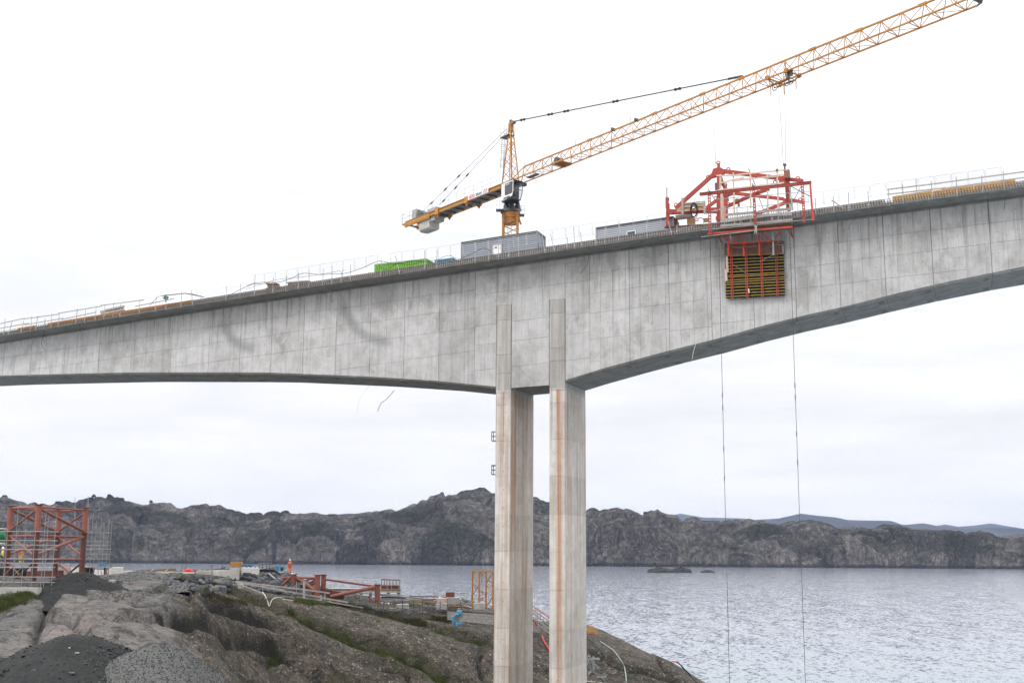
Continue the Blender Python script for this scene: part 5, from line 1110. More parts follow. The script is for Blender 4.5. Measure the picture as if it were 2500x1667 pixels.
for o in (-1.0, 1.0):
    k = MB()
    for t in np.arange(-20.4,-.4,1.65): k.tube(J(t,o,55.9), J(t,o,57.05), .018, 4)
    for z in (56.5,57.05): k.tube(J(-20.4,o,z), J(-.5,o,z), .016, 4)
    k.build('handrail', M['steel'], crane)
k = MB(); k.tube(J(-20.4,-1,57.05), J(-20.4,1,57.05), .016, 4); k.tube(J(-20.4,-1,55.8), J(-20.4,-1,57.1), .03, 4); k.box(J(-18.4,0,56.65), (.9,1.2,1.2), (JB_,JS_,ZU)); k.build('winch_cabinet', M['steel'], crane)
k = MB(); k.tube(J(-17.3,-.6,56.45), J(-17.3,.6,56.45), .48, 18); k.tube(J(-17.3,-.65,56.45), J(-17.3,-.6,56.45), .55, 18); k.build('hoist_drum', M['dksteel'], crane)
k = MB(); k.box(J(-14.5,-.2,56.3), (1.8,.9,.5), (JB_,JS_,ZU)); k.build('ballast_top', M['timber'], crane)
for i in range(4):
    k = MB(); t = -17.0+i*.55; k.prism([J(t,o,z) for o, z in ((-.72,56.0),(.72,56.0),(.72,54.35),(.5,54.15),(-.5,54.15),(-.72,54.35))], JB_*.5); k.build('ballast_block', M['block'], crane)
for i in range(2):
    k = MB(); t = -14.75+i*.5; k.prism([J(t,o,z) for o, z in ((-.7,56.1),(.7,56.1),(.7,55.0),(-.7,55.0))], JB_*.46); k.build('ballast_block', M['block'], crane)
# sign board with its writing
s0_, s1_ = jp(1142,480,-1.02), jp(1192,461,-1.02); ta_ = (s0_-MC).dot(JB_); tb_ = (s1_-MC).dot(JB_); zs0, zs1 = 55.55, 56.12
k = MB(); k.box(J((ta_+tb_)/2,-1.0,(zs0+zs1)/2), (tb_-ta_,.04,zs1-zs0), (JB_,JS_,ZU)); sb = k.build('sign_board', M['white'], crane)
Ls = tb_-ta_
text('UCO', .48, J(ta_+Ls*.06,-1.03,zs0+.11), JB_, ZU, M['redp'], sb, 'lettering', .016)
M['navy'] = paint('navy_print', (.03,.05,.16), .5, .05)
text('KRAN', .40, J(ta_+Ls*.40,-1.03,zs0+.12), JB_, ZU, M['navy'], sb, 'lettering', .012)
k = MB()
for q in (.77,.87): k.prism([J(ta_+Ls*q,-1.03,zs0+.06), J(ta_+Ls*(q+.03),-1.03,zs0+.06), J(ta_+Ls*(q+.07),-1.03,zs1-.06), J(ta_+Ls*(q+.04),-1.03,zs1-.06)], JS_*-.01)
k.build('slash_marks', M['redp'], sb)
# trolley
tt_ = (jp(1912,190,0)-MC).dot(JB_); k = MB()
for t in (-1.0,1.0):
    for o in (-.85,.85): k.box(J(tt_+t,o,ZJ), (.35,.16,.35), (JB_,JS_,ZU)); k.beam(J(tt_+t,o,ZJ-.05), J(tt_+t*.6,o*.4,ZJ-.6), .1)
    k.beam(J(tt_+t,-.85,ZJ+.0), J(tt_+t,.85,ZJ+.0), .1); k.beam(J(tt_+t,-.85,ZJ+.1), J(tt_+t,-.85,ZJ+.9), .05)
k.beam(J(tt_-1.0,-.35,ZJ-.5), J(tt_+1.0,-.35,ZJ-.5), .12); k.beam(J(tt_-1.0,.35,ZJ-.5), J(tt_+1.0,.35,ZJ-.5), .12)
for t, o in ((-1.1,-.3),(-.2,.3),(1.15,.2)): k.beam(J(tt_+t,o,ZJ-.3), J(tt_+t,o,ZJ-1.4), .05)
tr = k.build('trolley', M['yellowd'], crane); k = MB()
for t in (-.75,.55,.95): k.ring(J(tt_+t,-.2,ZJ-.75), .26, .04, 14, (JB_,ZU)); k.tube(J(tt_+t,-.25,ZJ-.75), J(tt_+t,-.15,ZJ-.75), .08, 8)
k.box(J(tt_+1.2,-.6,ZJ-.2), (.6,.03,.7), (JB_,JS_,ZU)); k.build('sheave', M['dksteel'], tr)
k = MB(); zh = at(1918,404,J(tt_,0,0).y).z
for t in (-.35,.3): k.tube(J(tt_+t,-.2,ZJ-.75), J(tt_+t*.35,-.2,zh), .018, 4)
k.build('hoist_rope', M['dksteel'], crane)
k = MB(); k.tube(J(tt_,-.3,zh), J(tt_,-.1,zh), .12, 10); k.box(J(tt_,-.2,zh-.2), (.1,.1,.3), (JB_,JS_,ZU)); k.ring(J(tt_,-.2,zh-.42), .08, .025, 8, (JB_,ZU)); k.build('hook_block', M['dksteel'], crane)
# ------------------------------------------------------------------ the building site on the rock
rng = random.Random(77)
# concrete wall at the foot of the steel tower
k = MB(); a, b = at(-25,1434,104.5), at(92,1434,104.5); lo_ = at(30,1474,104.5).z-.6
k.prism([a, b, Vector((b.x, b.y, lo_)), Vector((a.x, a.y, lo_))], Vector((0, .9, 0))); tag(k.build('concrete_wall', M['wall'], None, a), 'low pale concrete wall carrying the scaffold at the far left', 'wall')
# red oxide tube tower
TW = thing('steel_tower', 'tall red oxide tubular steel trestle tower wrapped in scaffold at far left', 'steel tower', at(60,1432,114))
CL = {1: (19,114), 2: (87,110), 3: (138,121), 4: (203,118)}; CB = {}
for i, (u, Y) in CL.items(): p = at(u+ (0), 1340, Y); CB[i] = Vector((p.x, p.y, 0))
def cz_(i, z): return CB[i]+ZU*z
ZT, ZM, ZL, ZG = 20.9, 18.45, 15.95, 13.3
for i in CB:
    k = MB(); k.tube(cz_(i, ZG), cz_(i, ZT), .26, 14); c = k.build('column', M['rustd'], TW, smooth=False)
    k = MB(); k.tube(cz_(i, ZM+.05), cz_(i, ZT), .27, 14); k.build('upper_length', M['rust'], c)
    for z in (ZT, ZM): k = MB(); k.tube(cz_(i, z-.03), cz_(i, z+.05), .38, 16); k.build('flange', M['rustd'], c)
def tbr(a, za, b, zb, r, m='rust'):
    k = MB(); k.tube(cz_(a, za), cz_(b, zb), r, 10); k.build('brace', M[m], TW)
for z, mm in ((ZT-.2,'rust'),(ZM-.35,'rust'),(ZL,'rust'),(ZG+.3,'rustd')):
    for a, b in ((1,2),(2,4),(4,3),(3,1)): tbr(a, z, b, z, .09, mm)
tbr(1,ZT-.3,3,ZM+.15,.14); tbr(2,ZT-.3,4,ZM+.15,.14); tbr(2,ZT-.3,1,ZM+.15,.1); tbr(4,ZT-.4,3,ZM+.15,.1)
tbr(4,ZM-.3,2,ZL+.4,.14); tbr(3,ZM-.3,1,ZL+.4,.14); tbr(1,ZM-.3,2,ZL+.3,.09); tbr(3,ZM-.3,4,ZL+.3,.1); tbr(3,ZL-.3,4,ZG+.6,.12); tbr(4,ZL-.3,3,ZG,.1,'rustd'); tbr(2,ZL-.2,1,ZG,.1,'rustd'); tbr(1,ZL-.2,2,ZG,.09,'rustd')
k = MB(); 
for s in range(3): p = cz_(2, ZT-.3).lerp(cz_(4, ZM), .12+.06*s); k.beam(p, p-ZU*(.5+.1*s), .1, .03)
k.build('red_tape', M['redp'], TW)
def scaffold(label, us, vtops, vbot, Y, dY, levels, boards, x0, x1, extra=()):
    p = at((x0+x1)/2, vbot, Y); s = thing('scaffold', label, 'scaffold', p)
    for u, vt in zip(us, vtops):
        for d in (0, dY):
            a = at(u, 1340, Y+d); z0 = at(u, vbot, Y).z; z1 = at(u, vt+(0 if d == 0 else 8), Y).z; k = MB(); k.tube((a.x,a.y,z0), (a.x,a.y,z1), .036, 5); k.build('standard', M['tube'], s)
    for v in levels:
        for d in (0, dY):
            z = at((x0+x1)/2, v, Y).z; a, b = at(x0, 1340, Y+d), at(x1, 1340, Y+d); k = MB(); k.tube((a.x,a.y,z), (b.x,b.y,z), .034, 5); k.build('ledger', M['tube'], s)
    for (v, a_, b_) in boards:
        z = at((a_+b_)/2, v, Y).z
        for i in range(3):
            a, b = at(a_, 1340, Y), at(b_, 1340, Y); k = MB(); k.beam(Vector((a.x,a.y+.12+dY*.3*i,z+.04)), Vector((b.x,b.y+.12+dY*.3*i,z+.04)), .24, .07); k.build('deck_board', M['timber'], s)
    for (u0, v0, u1, v1) in extra: k = MB(); k.tube(at(u0,v0,Y), at(u1,v1,Y), .024, 5); k.build('diagonal_tube', M['tube'], s)
    return s
sc1 = scaffold('grey tube scaffold standing on the concrete wall around the tower foot', [15,37,59,83,106,113,132], [1290,1240,1296,1297,1250,1256,1262], 1440, 107, 1.3, [1297,1319,1330,1341,1364,1374,1408,1421], [(1385,-20,128)], -20, 140, [(0,1435,60,1378),(0,1412,38,1376),(95,1376,130,1358)])
sc2 = scaffold('grey tube scaffold standing clear to the right of the tower', [199,222,231,243,251,262,269], [1290,1252,1270,1262,1275,1268,1270], 1402, 124, 1.6, [1300,1322,1331,1352,1364,1384], [(1340,176,262),(1385,150,215)], 200, 268, [(212,1288,224,1300)])
for (u, v0, v1, lab) in ((183,1213,1290,'taller grey pole rising above the scaffold against the sky'),(215,1210,1290,'thinner grey pole rising right of the other against the sky')):
    k = MB(); k.tube(at(u,v1,128), at(u,v0,128), .03, 5); tag(k.build('pole', M['steel'], None, at(u,v1,128)), lab, 'pole')
# green machine at the edge of the view
gm = thing('concrete_mixer', 'dark green drum machine with white rim, cut by the picture edge', 'machine', at(-4,1400,132)); c = at(-6,1309,132); k = MB(); k.tube(c-Vector((1.4,0,.1)), c+Vector((0,0,.1)), .75, 18, .9); k.tube(c+Vector((0,0,.1)), c+Vector((.9,0,.2)), .9, 18, .45); k.build('drum', M['dgreen'], gm)
k = MB(); k.box(c+Vector((-.2,0,.85)), (1.8,1.2,.1)); k.box(c+Vector((-.2,0,-.75)), (1.9,1.2,.1)); k.build('rim_plate', M['white'], gm)
k = MB()
for x in (-1,.4): k.beam(c+Vector((x,0,-.8)), c+Vector((x,0,-4.4)), .2)
k.box(c+Vector((-.3,0,-3.6)), (2.4,1.4,.9)); k.build('stand', M['dksteel'], gm)

# people
def person(label, p, yaw, top, trous, helmet='white', h=1.8):
    o = thing('person', label, 'person', p, None); s = h/1.8
    X = Vector((math.cos(yaw), math.sin(yaw), 0)); Y = Vector((-math.sin(yaw), math.cos(yaw), 0))
    def V(x, y, z): return p+(X*x+Y*y+ZU*z)*s
    J_ = {'pel':(0,0,.98,.13),'chest':(0,.0,1.28,.16),'neck':(0,.0,1.48,.06),'head':(0,-.02,1.60,.09),'crown':(0,0,1.72,.075),
          'hL':(-.09,0,.92,.10),'kL':(-.10,-.03,.50,.065),'aL':(-.11,.02,.09,.045),'tL':(-.12,-.14,.03,.035),'hR':(.09,0,.92,.10),'kR':(.11,-.01,.50,.065),'aR':(.13,.04,.09,.045),'tR':(.14,-.12,.03,.035),
          'sL':(-.19,0,1.40,.07),'eL':(-.25,.04,1.13,.048),'wL':(-.22,-.08,.9,.033),'pL':(-.21,-.11,.82,.035),'sR':(.19,0,1.40,.07),'eR':(.26,.04,1.13,.048),'wR':(.2,-.12,.96,.033),'pR':(.17,-.17,.9,.035)}
    E_ = [('pel','chest'),('chest','neck'),('neck','head'),('head','crown'),('pel','hL'),('hL','kL'),('kL','aL'),('aL','tL'),('pel','hR'),('hR','kR'),('kR','aR'),('aR','tR'),('chest','sL'),('sL','eL'),('eL','wL'),('wL','pL'),('chest','sR'),('sR','eR'),('eR','wR'),('wR','pR')]
    def sk(name, keys, edges, extra, mat, par):
        ks = list(keys); me = bpy.data.meshes.new(name); L = Vector(o['_o'])
        me.from_pydata([V(*J_[q][:3])-L for q in ks], [(ks.index(a), ks.index(b)) for a, b in edges], []); me.materials.append(mat)
        ob = bpy.data.objects.new(name, me); COL.objects.link(ob); ob.parent = par; ob['_o'] = tuple(L)
        me.skin_vertices or me.attributes
        bm = bmesh.new(); bm.from_mesh(me); ly = bm.verts.layers.skin.verify(); bm.verts.ensure_lookup_table()
        for i, q in enumerate(ks): r_ = J_[q][3]+extra; bm.verts[i][ly].radius = (r_*s, r_*s*(.8 if q in ('chest','pel') else 1)); bm.verts[i][ly].use_root = (i == 0)
        bm.to_mesh(me); bm.free(); ob.modifiers.new('skin', 'SKIN'); m2 = ob.modifiers.new('sub', 'SUBSURF'); m2.levels = 1; m2.render_levels = 1
        return ob
    body = sk('body', J_.keys(), E_, 0, M['skin'], o)
    sk('jacket', ['pel','chest','sL','eL','wL','sR','eR','wR'], [('pel','chest'),('chest','sL'),('sL','eL'),('eL','wL'),('chest','sR'),('sR','eR'),('eR','wR')], .028, M[top], o)
    sk('trousers', ['pel','hL','kL','aL','hR','kR','aR'], [('pel','hL'),('hL','kL'),('kL','aL'),('pel','hR'),('hR','kR'),('kR','aR')], .024, M[trous], o)
    k = MB()
    for x, y in ((-.115,.02),(.135,.04)): k.box(V(x, y-.06, .05), (.11*s,.3*s,.1*s), (X,Y,ZU))
    k.build('boots', M['black'], o)
    k = MB(); n = 12
    for j, (z0, r0, z1, r1) in enumerate(((1.66,.15,1.68,.125),(1.68,.125,1.76,.11),(1.76,.11,1.81,.05))): k.tube(V(0,-.0,z0), V(0,0,z1), r0*s, n, r1*s)
    k.build('helmet', M[helmet], o)
    k = MB()
    for z in (1.08,1.2): k.tube(V(0,0,z), V(0,0,z+.04), .2*s, 12)
    for x, y in ((-.105,-.02),(.115,-.0)): k.tube(V(x,y,.42), V(x,y,.46), .1*s, 10)
    k.build('reflective_band', M['steel'], o)
    k = MB()
    for sx, q in ((-1,'pL'),(1,'pR')):
        b_ = Vector(J_[q][:3])
        for i in range(4): k.tube(V(b_.x-.03+.02*i, b_.y, b_.z), V(b_.x-.03+.02*i, b_.y-.03, b_.z-(.075,.085,.08,.065)[i]), .009*s, 5)
        k.tube(V(b_.x-sx*.03, b_.y, b_.z+.03), V(b_.x-sx*.05, b_.y-.03, b_.z-.03), .01*s, 5)
    k.build('fingers', M['black'], o)
    k = MB(); k.tube(V(0,-.11,1.61), V(0,-.135,1.59), .014*s, 5); k.box(V(-.035,-.1,1.64), (.02,.01,.012), (X,Y,ZU)); k.box(V(.035,-.1,1.64), (.02,.01,.012), (X,Y,ZU)); k.build('face', M['skin'], o)
    return o
pp = at(707,1398,162); person('person in bright orange work suit and white helmet standing on a flat stone facing away', pp, R(200), 'orange', 'orange', h=1.82)
k = MB(); vs, fs = hull(rng, 20, 1.3, 1.0, .35); k.add([v+pp-ZU*.33 for v in vs], fs); tag(k.build('flat_stone', M['blockw'], None, pp), 'pale flat stone under the feet of the orange worker', 'stone')
person('person in yellow jacket and pale helmet on the scaffold at the far left', at(4,1383,108), R(120), 'hivisy', 'cabintrim', 'white', 1.75)
person('small person in orange seen through the tube tower', at(49,1374,140), R(60), 'orange', 'hivisy', 'redp', 1.7)

# concrete blocks along the road edge and on the lower yard
def block(u0, u1, v0, v1, Y, rot, mat, label, dep=.9, grp=None, name='concrete_block', studs=False):
    a = at((u0+u1)/2, v1, Y); wd = (u1-u0)*Y/FPX; h = (v1-v0)*Y/FPX; r_ = R(rot); dep = min(dep, wd*.9); c, s = abs(math.cos(r_)), abs(math.sin(r_)); L = max(.3, (wd-dep*s)/c)
    X, Y_ = Vector((math.cos(r_), math.sin(r_), 0)), Vector((-math.sin(r_), math.cos(r_), 0))
    bm = bmesh.new(); bmesh.ops.create_cube(bm, size=1); bmesh.ops.scale(bm, vec=(L, dep, h), verts=bm.verts); bmesh.ops.bevel(bm, geom=bm.edges[:], offset=.035, segments=1, affect='EDGES')
    me = bpy.data.meshes.new(name); bm.to_mesh(me); bm.free(); me.materials.append(M[mat]); o = bpy.data.objects.new(name, me); COL.objects.link(o)
    o.location = a+ZU*h/2+Vector((0,dep/2,0)); o.rotation_euler = (0, 0, r_); tag(o, label, 'concrete block', grp)
    if studs:
        k = MB(); n = max(2, int(L/.5))
        for i in range(n): p = o.location+X*(L*((i+.5)/n-.5))+ZU*(h/2+.04); k.tube(p-ZU*.04, p+ZU*.05, .1, 8, .07)
        q = k.build('stud', M[mat]); q.location = (0,0,0); q.data.transform(o.matrix_basis.inverted() if False else (Matrix.Translation(o.location)@Matrix.Rotation(r_, 4, 'Z')).inverted()); q.parent = o
    return o
GB = 'concrete blocks edging the upper road'; GL = 'concrete blocks in the lower yard'
for a in ((171,208,1385,1402,148,6,'blockw','whitish block behind the dark gravel heap right of the tower',GB,0),(228,256,1392,1408,146,-8,'blockw','pale block next to the rusty post right of the dark heap',GB,0),
 (262,297,1385,1414,143,24,'blockw','largest whitish block, tall and tilted, left of the grey gravel slope',GB,0),(296,331,1393,1407,147,5,'block','low grey block right behind the tall tilted one',GB,0),
 (376,428,1396,1424,143,-14,'wall','wide weathered block half buried by the gravel slope',GB,0),(427,448,1396,1410,147,2,'wall','small olive grey block left of the red tarpaulin',GB,0),
 (446,475,1397,1411,146,-4,'block','pale block with the red tarpaulin heap on it',GB,0),(478,516,1393,1411,146,3,'wall','darker grey studded block between two pale ones',GB,1),
 (518,562,1392,1412,146,-5,'block','broad grey block with ribbed front under loose steel',GB,0),(557,583,1388,1414,144.5,16,'block','upright pale block turned at an angle to the row',GB,0),
 (588,630,1386,1407,148,7,'blockw','bright white studded block left of the black pile',GB,1),(560,590,1426,1444,139,-6,'wall','worn beige block alone on the rock below the boulders',None,0),
 (874,902,1473,1492,146,-10,'block','grey block behind the first fence posts of the lower yard',GL,0),(968,996,1475,1491,147,0,'block','grey block midway along the fence in the lower yard',GL,0),
 (1064,1092,1474,1488,148,0,'block','grey block carrying the left end of the yellow beam',GL,1),(1091,1122,1459,1475,150,3,'wall','dark grey block next to the pinkish one',GL,0),(1067,1090,1460,1474,150,0,'newwood','pinkish block with green spray mark',GL,0),
 (1156,1183,1472,1488,148,2,'block','pale block at the foot of the orange mast section',GL,1)):
    block(*a[:8], grp=a[8], studs=bool(a[9]))
def rod_bundle(name, items, mat, label, cat, r=.05, n=5):
    k = MB()
    for (u0,v0,Y0,u1,v1,Y1) in items: k.tube(at(u0,v0,Y0), at(u1,v1,Y1), r, n)
    return tag(k.build(name, M[mat], None, at(*items[0][:3])), label, cat)
th_ = thing('timber_bundle', 'long dark timbers with pale straps lying on the wide blocks', 'timbers', at(330,1394,148))
for i,(a,b) in enumerate((((307,1394),(418,1391)),((330,1395),(430,1391)),((340,1392),(428,1388)),((372,1391),(429,1389)))):
    k = MB(); k.beam(at(*a,148+i*.25), at(*b,147+i*.25), .2, .14); k.build('timber', M['brownwood'], th_)
k = MB()
for u in (372,407): k.beam(at(u-3,1393,147), at(u+3,1389,147), .05)
k.build('strap', M['white'], th_)
k = MB(); c = at(461,1397,148)
for i in range(9): a = math.pi*i/8; 
vs, fs = hull(rng, 40, .75, .6, .42, .8); k.add([v+c+ZU*.1 for v in vs], fs); tag(k.build('tarpaulin_heap', M['redp'], None, c), 'red tarpaulin heaped over something on a pale block', 'tarpaulin')
for (a,b,lab) in (((440,1394),(446,1378),'first dark steel bar poking up left of the red tarpaulin'),((451,1391),(457,1380),'second dark steel bar poking up left of the red tarpaulin'),((514,1393),(517,1379),'thin dark bar poking up right of the studded block'),((541,1390),(543,1379),'thin dark bar poking up above the ribbed block')):
    k = MB(); k.tube(at(*a,147), at(*b,147), .04, 5); tag(k.build('steel_bar', M['dksteel'], None, at(*a,147)), lab, 'steel bar')
rod_bundle('scrap_steel', [(512,1392,147,548,1386,148),(520,1393,147,560,1389,148),(528,1388,147,552,1391,147),(540,1386,148,550,1383,148),(545,1392,147,551,1384,147),(505,1392,147,530,1390,148)], 'dksteel', 'tangle of dark steel bars on the ribbed block', 'scrap steel', .045)
def crate(u0, u1, v0, v1, Y, mat, label, name='crate', dep=.8, cat='crate', slats=4, rot=0, grp=None):
    a = at(u0, v1, Y); b = at(u1, v1, Y); h = (v1-v0)*Y/FPX; X = (b-a); L = X.length; X = Matrix.Rotation(R(rot), 3, 'Z')@X.normalized(); X.z = 0; X.normalize(); Yv = Vector((-X.y, X.x, 0)); c = a+X*L/2+Yv*dep/2
    o = thing(name, label, cat, c, grp); k = MB(); k.box(c+ZU*h/2, (L-.06, dep-.06, h-.02), (X,Yv,ZU)); k.build('body', M[mat], o); k = MB()
    for i in range(slats): k.box(c-Yv*dep/2+ZU*(h*(i+.5)/slats), (L, .05, h/slats*.6), (X,Yv,ZU))
    for s in (-1,1): k.box(c-Yv*dep/2+X*s*(L/2-.05)+ZU*h/2, (.09,.09,h), (X,Yv,ZU)); k.box(c+Yv*dep/2+X*s*(L/2-.05)+ZU*h/2, (.09,.09,h), (X,Yv,ZU))
    k.build('frame', M[mat], o); return o
crate(562,589,1371,1385,151,'orangeply','orange brown timber crate raised behind the row of blocks'); crate(560,590,1383,1395,150,'timber','grey crate under the orange brown one'); crate(591,614,1377,1386,151,'blue','flat blue crate behind the white studded block'); crate(583,600,1385,1397,150,'steel','grey steel box behind the upright block')
crate(652,666,1384,1394,154,'steel','first grey plastic crate near the standing worker'); crate(665,673,1382,1394,154,'steel','second grey plastic crate near the standing worker'); crate(673,682,1380,1394,154,'ltblue','pale blue crate between the grey ones near the worker'); crate(681,691,1384,1394,155,'dksteel','dark crate at the right end of the crates near the worker')
crate(1088,1109,1445,1458,152,'rust','red steel box on the block in the lower yard', 'steel_box'); crate(242,254,1372,1385,140,'blue','small blue bin in the scaffold right of the tower','bin', .6)
k = MB()
for i in range(46): a = at(630+rng.uniform(0,34), 1390+rng.uniform(0,10), 150+rng.uniform(0,2)); k.tube(a, a+Vector((rng.uniform(.3,1.0),rng.uniform(-.3,.3),rng.uniform(-.1,.25))), .05, 4)
tag(k.build('black_debris_pile', M['black'], None, at(645,1400,150)), 'dark heap of black netting and bars beside the white studded block', 'debris pile')
tbn = thing('trestle_table', 'small dark trestle frame standing above the black heap', 'trestle', at(647,1390,153)); k = MB(); k.beam(at(632,1374,153), at(662,1373,153), .5, .08); k.build('top', M['timber'], tbn)
for u in (633,641,651,659): k = MB(); k.tube(at(u,1374,153), at(u,1390,153), .04, 5); k.build('leg', M['dksteel'], tbn)
rod_bundle('steel_profile', [(657,1399,148,673,1413,146),(690,1395,153,702,1390,153)], 'steel', 'pale steel profile lying down the boulders below the black heap', 'steel profile', .08, 4)
# tube frame lying in the yard
FR = thing('tubular_trestle', 'red oxide tubular steel frame lying on the rock below the worker', 'steel frame', at(790,1460,147)); FY = {1:(716,1402,1447,147),2:(774,1404,1454,145),3:(789,1403,1444,150),4:(921,1427,1476,148)}
for i,(u,v0,v1,Y) in FY.items():
    a = at(u,v1,Y); z1 = at(u,v0,Y).z; k = MB(); k.tube((a.x,a.y,a.z-.3), (a.x,a.y,z1), .34 if i != 3 else .3, 16); c = k.build('column', M['rust'], FR); k = MB(); k.tube((a.x,a.y,z1), (a.x,a.y,z1+.08), .46, 18); k.build('flange', M['rustd'], c)
for (a,ya,b,yb,r) in (((677,1413),149,(714,1407),147,.15),((678,1437),147,(712,1406),147,.17),((722,1409),147,(770,1410),145,.11),((722,1407),147,(768,1440),145,.2),((790,1413),150,(918,1431),148,.13),((918,1432),148,(806,1456),146,.22),((750,1414),151,(770,1411),146,.13),((757,1423),150,(770,1414),146,.13),((745,1435),150,(772,1420),146,.13),((760,1452),146,(770,1440),145,.16),((900,1455),149,(915,1470),148,.16)):
    k = MB(); k.tube(at(*a,ya), at(*b,yb), r, 12); k.build('brace', M['rust'], FR)
for (a,b,lab,m_) in (((740,1452),(800,1463),'first red steel beam lying under the tube frame','rust'),((745,1456),(808,1466),'second red steel beam lying under the tube frame','rust'),((785,1444),(838,1462),'dark red steel box beam right of the upright tubes','rustd'),((780,1442),(830,1452),'thin red plate girder behind the dark box beam','rustd')):
    k = MB(); k.beam(at(*a,146), at(*b,147), .4, .35 if m_=='rust' else .7); tag(k.build('steel_beam', M[m_], None, at(*a,146)), lab, 'steel beam')
# landing stage
jt = thing('landing_stage', 'raised timber and steel landing stage over the water behind the tube frame', 'landing stage', at(890,1440,166)); JY = 166; jz = at(890,1438,JY).z
def jx(u, dy=0, dz=0): p = at(u, 1438, JY); return Vector((p.x*(1+dy/JY), JY+dy, jz+dz))
for i in range(9): k = MB(); k.beam(jx(790,i*.4), jx(979,i*.4), .36, .12); k.build('deck_plank', M['brownwood' if i < 3 else 'timber'], jt)
k = MB(); k.beam(jx(790,0,-.25), jx(979,0,-.25), .2, .3); k.beam(jx(790,3.2,-.25), jx(979,3.2,-.25), .2, .3); k.build('bearer', M['timber'], jt)
for u in (862,880,903,947,972): k = MB(); k.beam(jx(u,.1,-.3), jx(u,.1,-2.6), .2); k.beam(jx(u+3,3,-.3), jx(u+3,3,-2.6), .2); k.build('leg', M['dksteel'], jt)
for u in (795,807,817,831,854,862,880,900,906,945,956,974,977): k = MB(); k.tube(jx(u,.1), jx(u,.1,1.3), .03, 5); k.build('rail_post', M['steel'], jt)
for z in (.6,.95,1.3): k = MB(); k.tube(jx(790,.1,z), jx(978,.1,z), .02, 4); k.tube(jx(790,3.4,z), jx(978,3.4,z), .02, 4); k.build('guard_tube', M['steel'], jt)
k = MB(); k.beam(jx(855,.5,-2.2), jx(978,.5,-2.3), .3, .12); k.build('lower_plank', M['timber'], jt)
rc = thing('steel_skip_frame', 'red open framed steel container on the right end of the landing stage', 'container', jx(953,1)); k = MB()
for i in range(2):
    k.box((jx(931,.6+i*1.8,.32)+jx(976,.6+i*1.8,.32))/2, ((jx(976)-jx(931)).length,.1,.5)); k.beam(jx(931,.6+i*1.8,1.3), jx(976,.6+i*1.8,1.25), .1, .14)
    for u in (931,938,944,951,959,967,976): k.beam(jx(u,.6+i*1.8,.1), jx(u,.6+i*1.8,1.3), .09)
k.build('frame', M['rustd'], rc)
# orange mast section
ms = thing('crane_mast_section', 'spare orange lattice crane mast section standing in the lower yard', 'mast section', at(1178,1484,150)); ra = R(28); X_, Y_ = Vector((math.cos(ra), math.sin(ra), 0)), Vector((-math.sin(ra), math.cos(ra), 0)); mc_ = at(1178,1484,150); hh_ = 4.45
def mq(a, b, z): return mc_+X_*a*.95+Y_*b*.95+ZU*z
for a, b in ((-1,-1),(1,-1),(1,1),(-1,1)): k = MB(); k.beam(mq(a,b,-.1), mq(a,b,hh_), .17); k.build('leg', M['yellow'], ms)
k = MB(); cs = [(-1,-1),(1,-1),(1,1),(-1,1)]
for f in range(4):
    p, q = cs[f], cs[(f+1)%4]; k.beam(mq(*p,hh_), mq(*q,hh_), .14)
    for i in range(3): a, b = (p, q) if i%2 else (q, p); k.beam(mq(*a,hh_*i/3), mq(*b,hh_*(i+1)/3), .08)
k.build('lattice_bracing', M['yellow'], ms); k = MB()
for s in (-.2,.2): k.tube(mq(s-.2,0,0), mq(s-.35,0,hh_), .025, 4)
for i in range(14): k.tube(mq(-.4-i*.01,0,i*.32), mq(0-i*.01,0,i*.32), .018, 4)
k.build('ladder', M['dksteel'], ms)
# beams and pipes in the lower yard
for (a,b,w_,h_,m_,lab) in (((970,1464),(1066,1471),.18,.16,'beamy','yellow formwork beam, upper of the long yellow ones in the yard'),((975,1468),(1068,1475),.3,.16,'beamy','yellow formwork beam, lower of the long yellow ones in the yard'),((1040,1475),(1068,1469),.12,.1,'beamy','short yellow beam lying across the end of the long ones'),
 ((1092,1482),(1157,1483),.25,.2,'yellowd','orange yellow beam between two pale blocks'),((1086,1477),(1160,1478),.2,.14,'steel','grey pipe lying above the orange yellow beam'),((880,1478),(965,1480),.2,.14,'steel','grey pipe behind the fence left in the lower yard'),((990,1480),(1064,1480),.25,.16,'steel','dark grey pipe behind the fence mid lower yard'),
 ((850,1448),(922,1462),.3,.3,'steel','curved grey sheet left of the tall lone tube'),((925,1452),(1045,1462),.3,.2,'steel','long grey beam right of the lone red tube'),((985,1458),(1052,1463),.1,.08,'white','thin white pipe on the long grey beam'),((960,1467),(1000,1468),.8,.4,'wall','grey trough behind the yellow beams')):
    k = MB(); k.beam(at(*a,151), at(*b,151), w_, h_); tag(k.build('beam', M[m_], None, at(*a,151)), lab, 'beam')
k = MB()
for u, v0, v1 in ((1093,1436,1447),(1141,1436,1455),(1150,1441,1470)): k.tube(at(u,v1,153), at(u,v0,153), .04, 5)
k.tube(at(1109,1446,153), at(1143,1447,153), .06, 5); tag(k.build('tube_rail', M['steel'], None, at(1093,1447,153)), 'grey tube rail beside the red steel box', 'rail')
rr = random.Random(12)
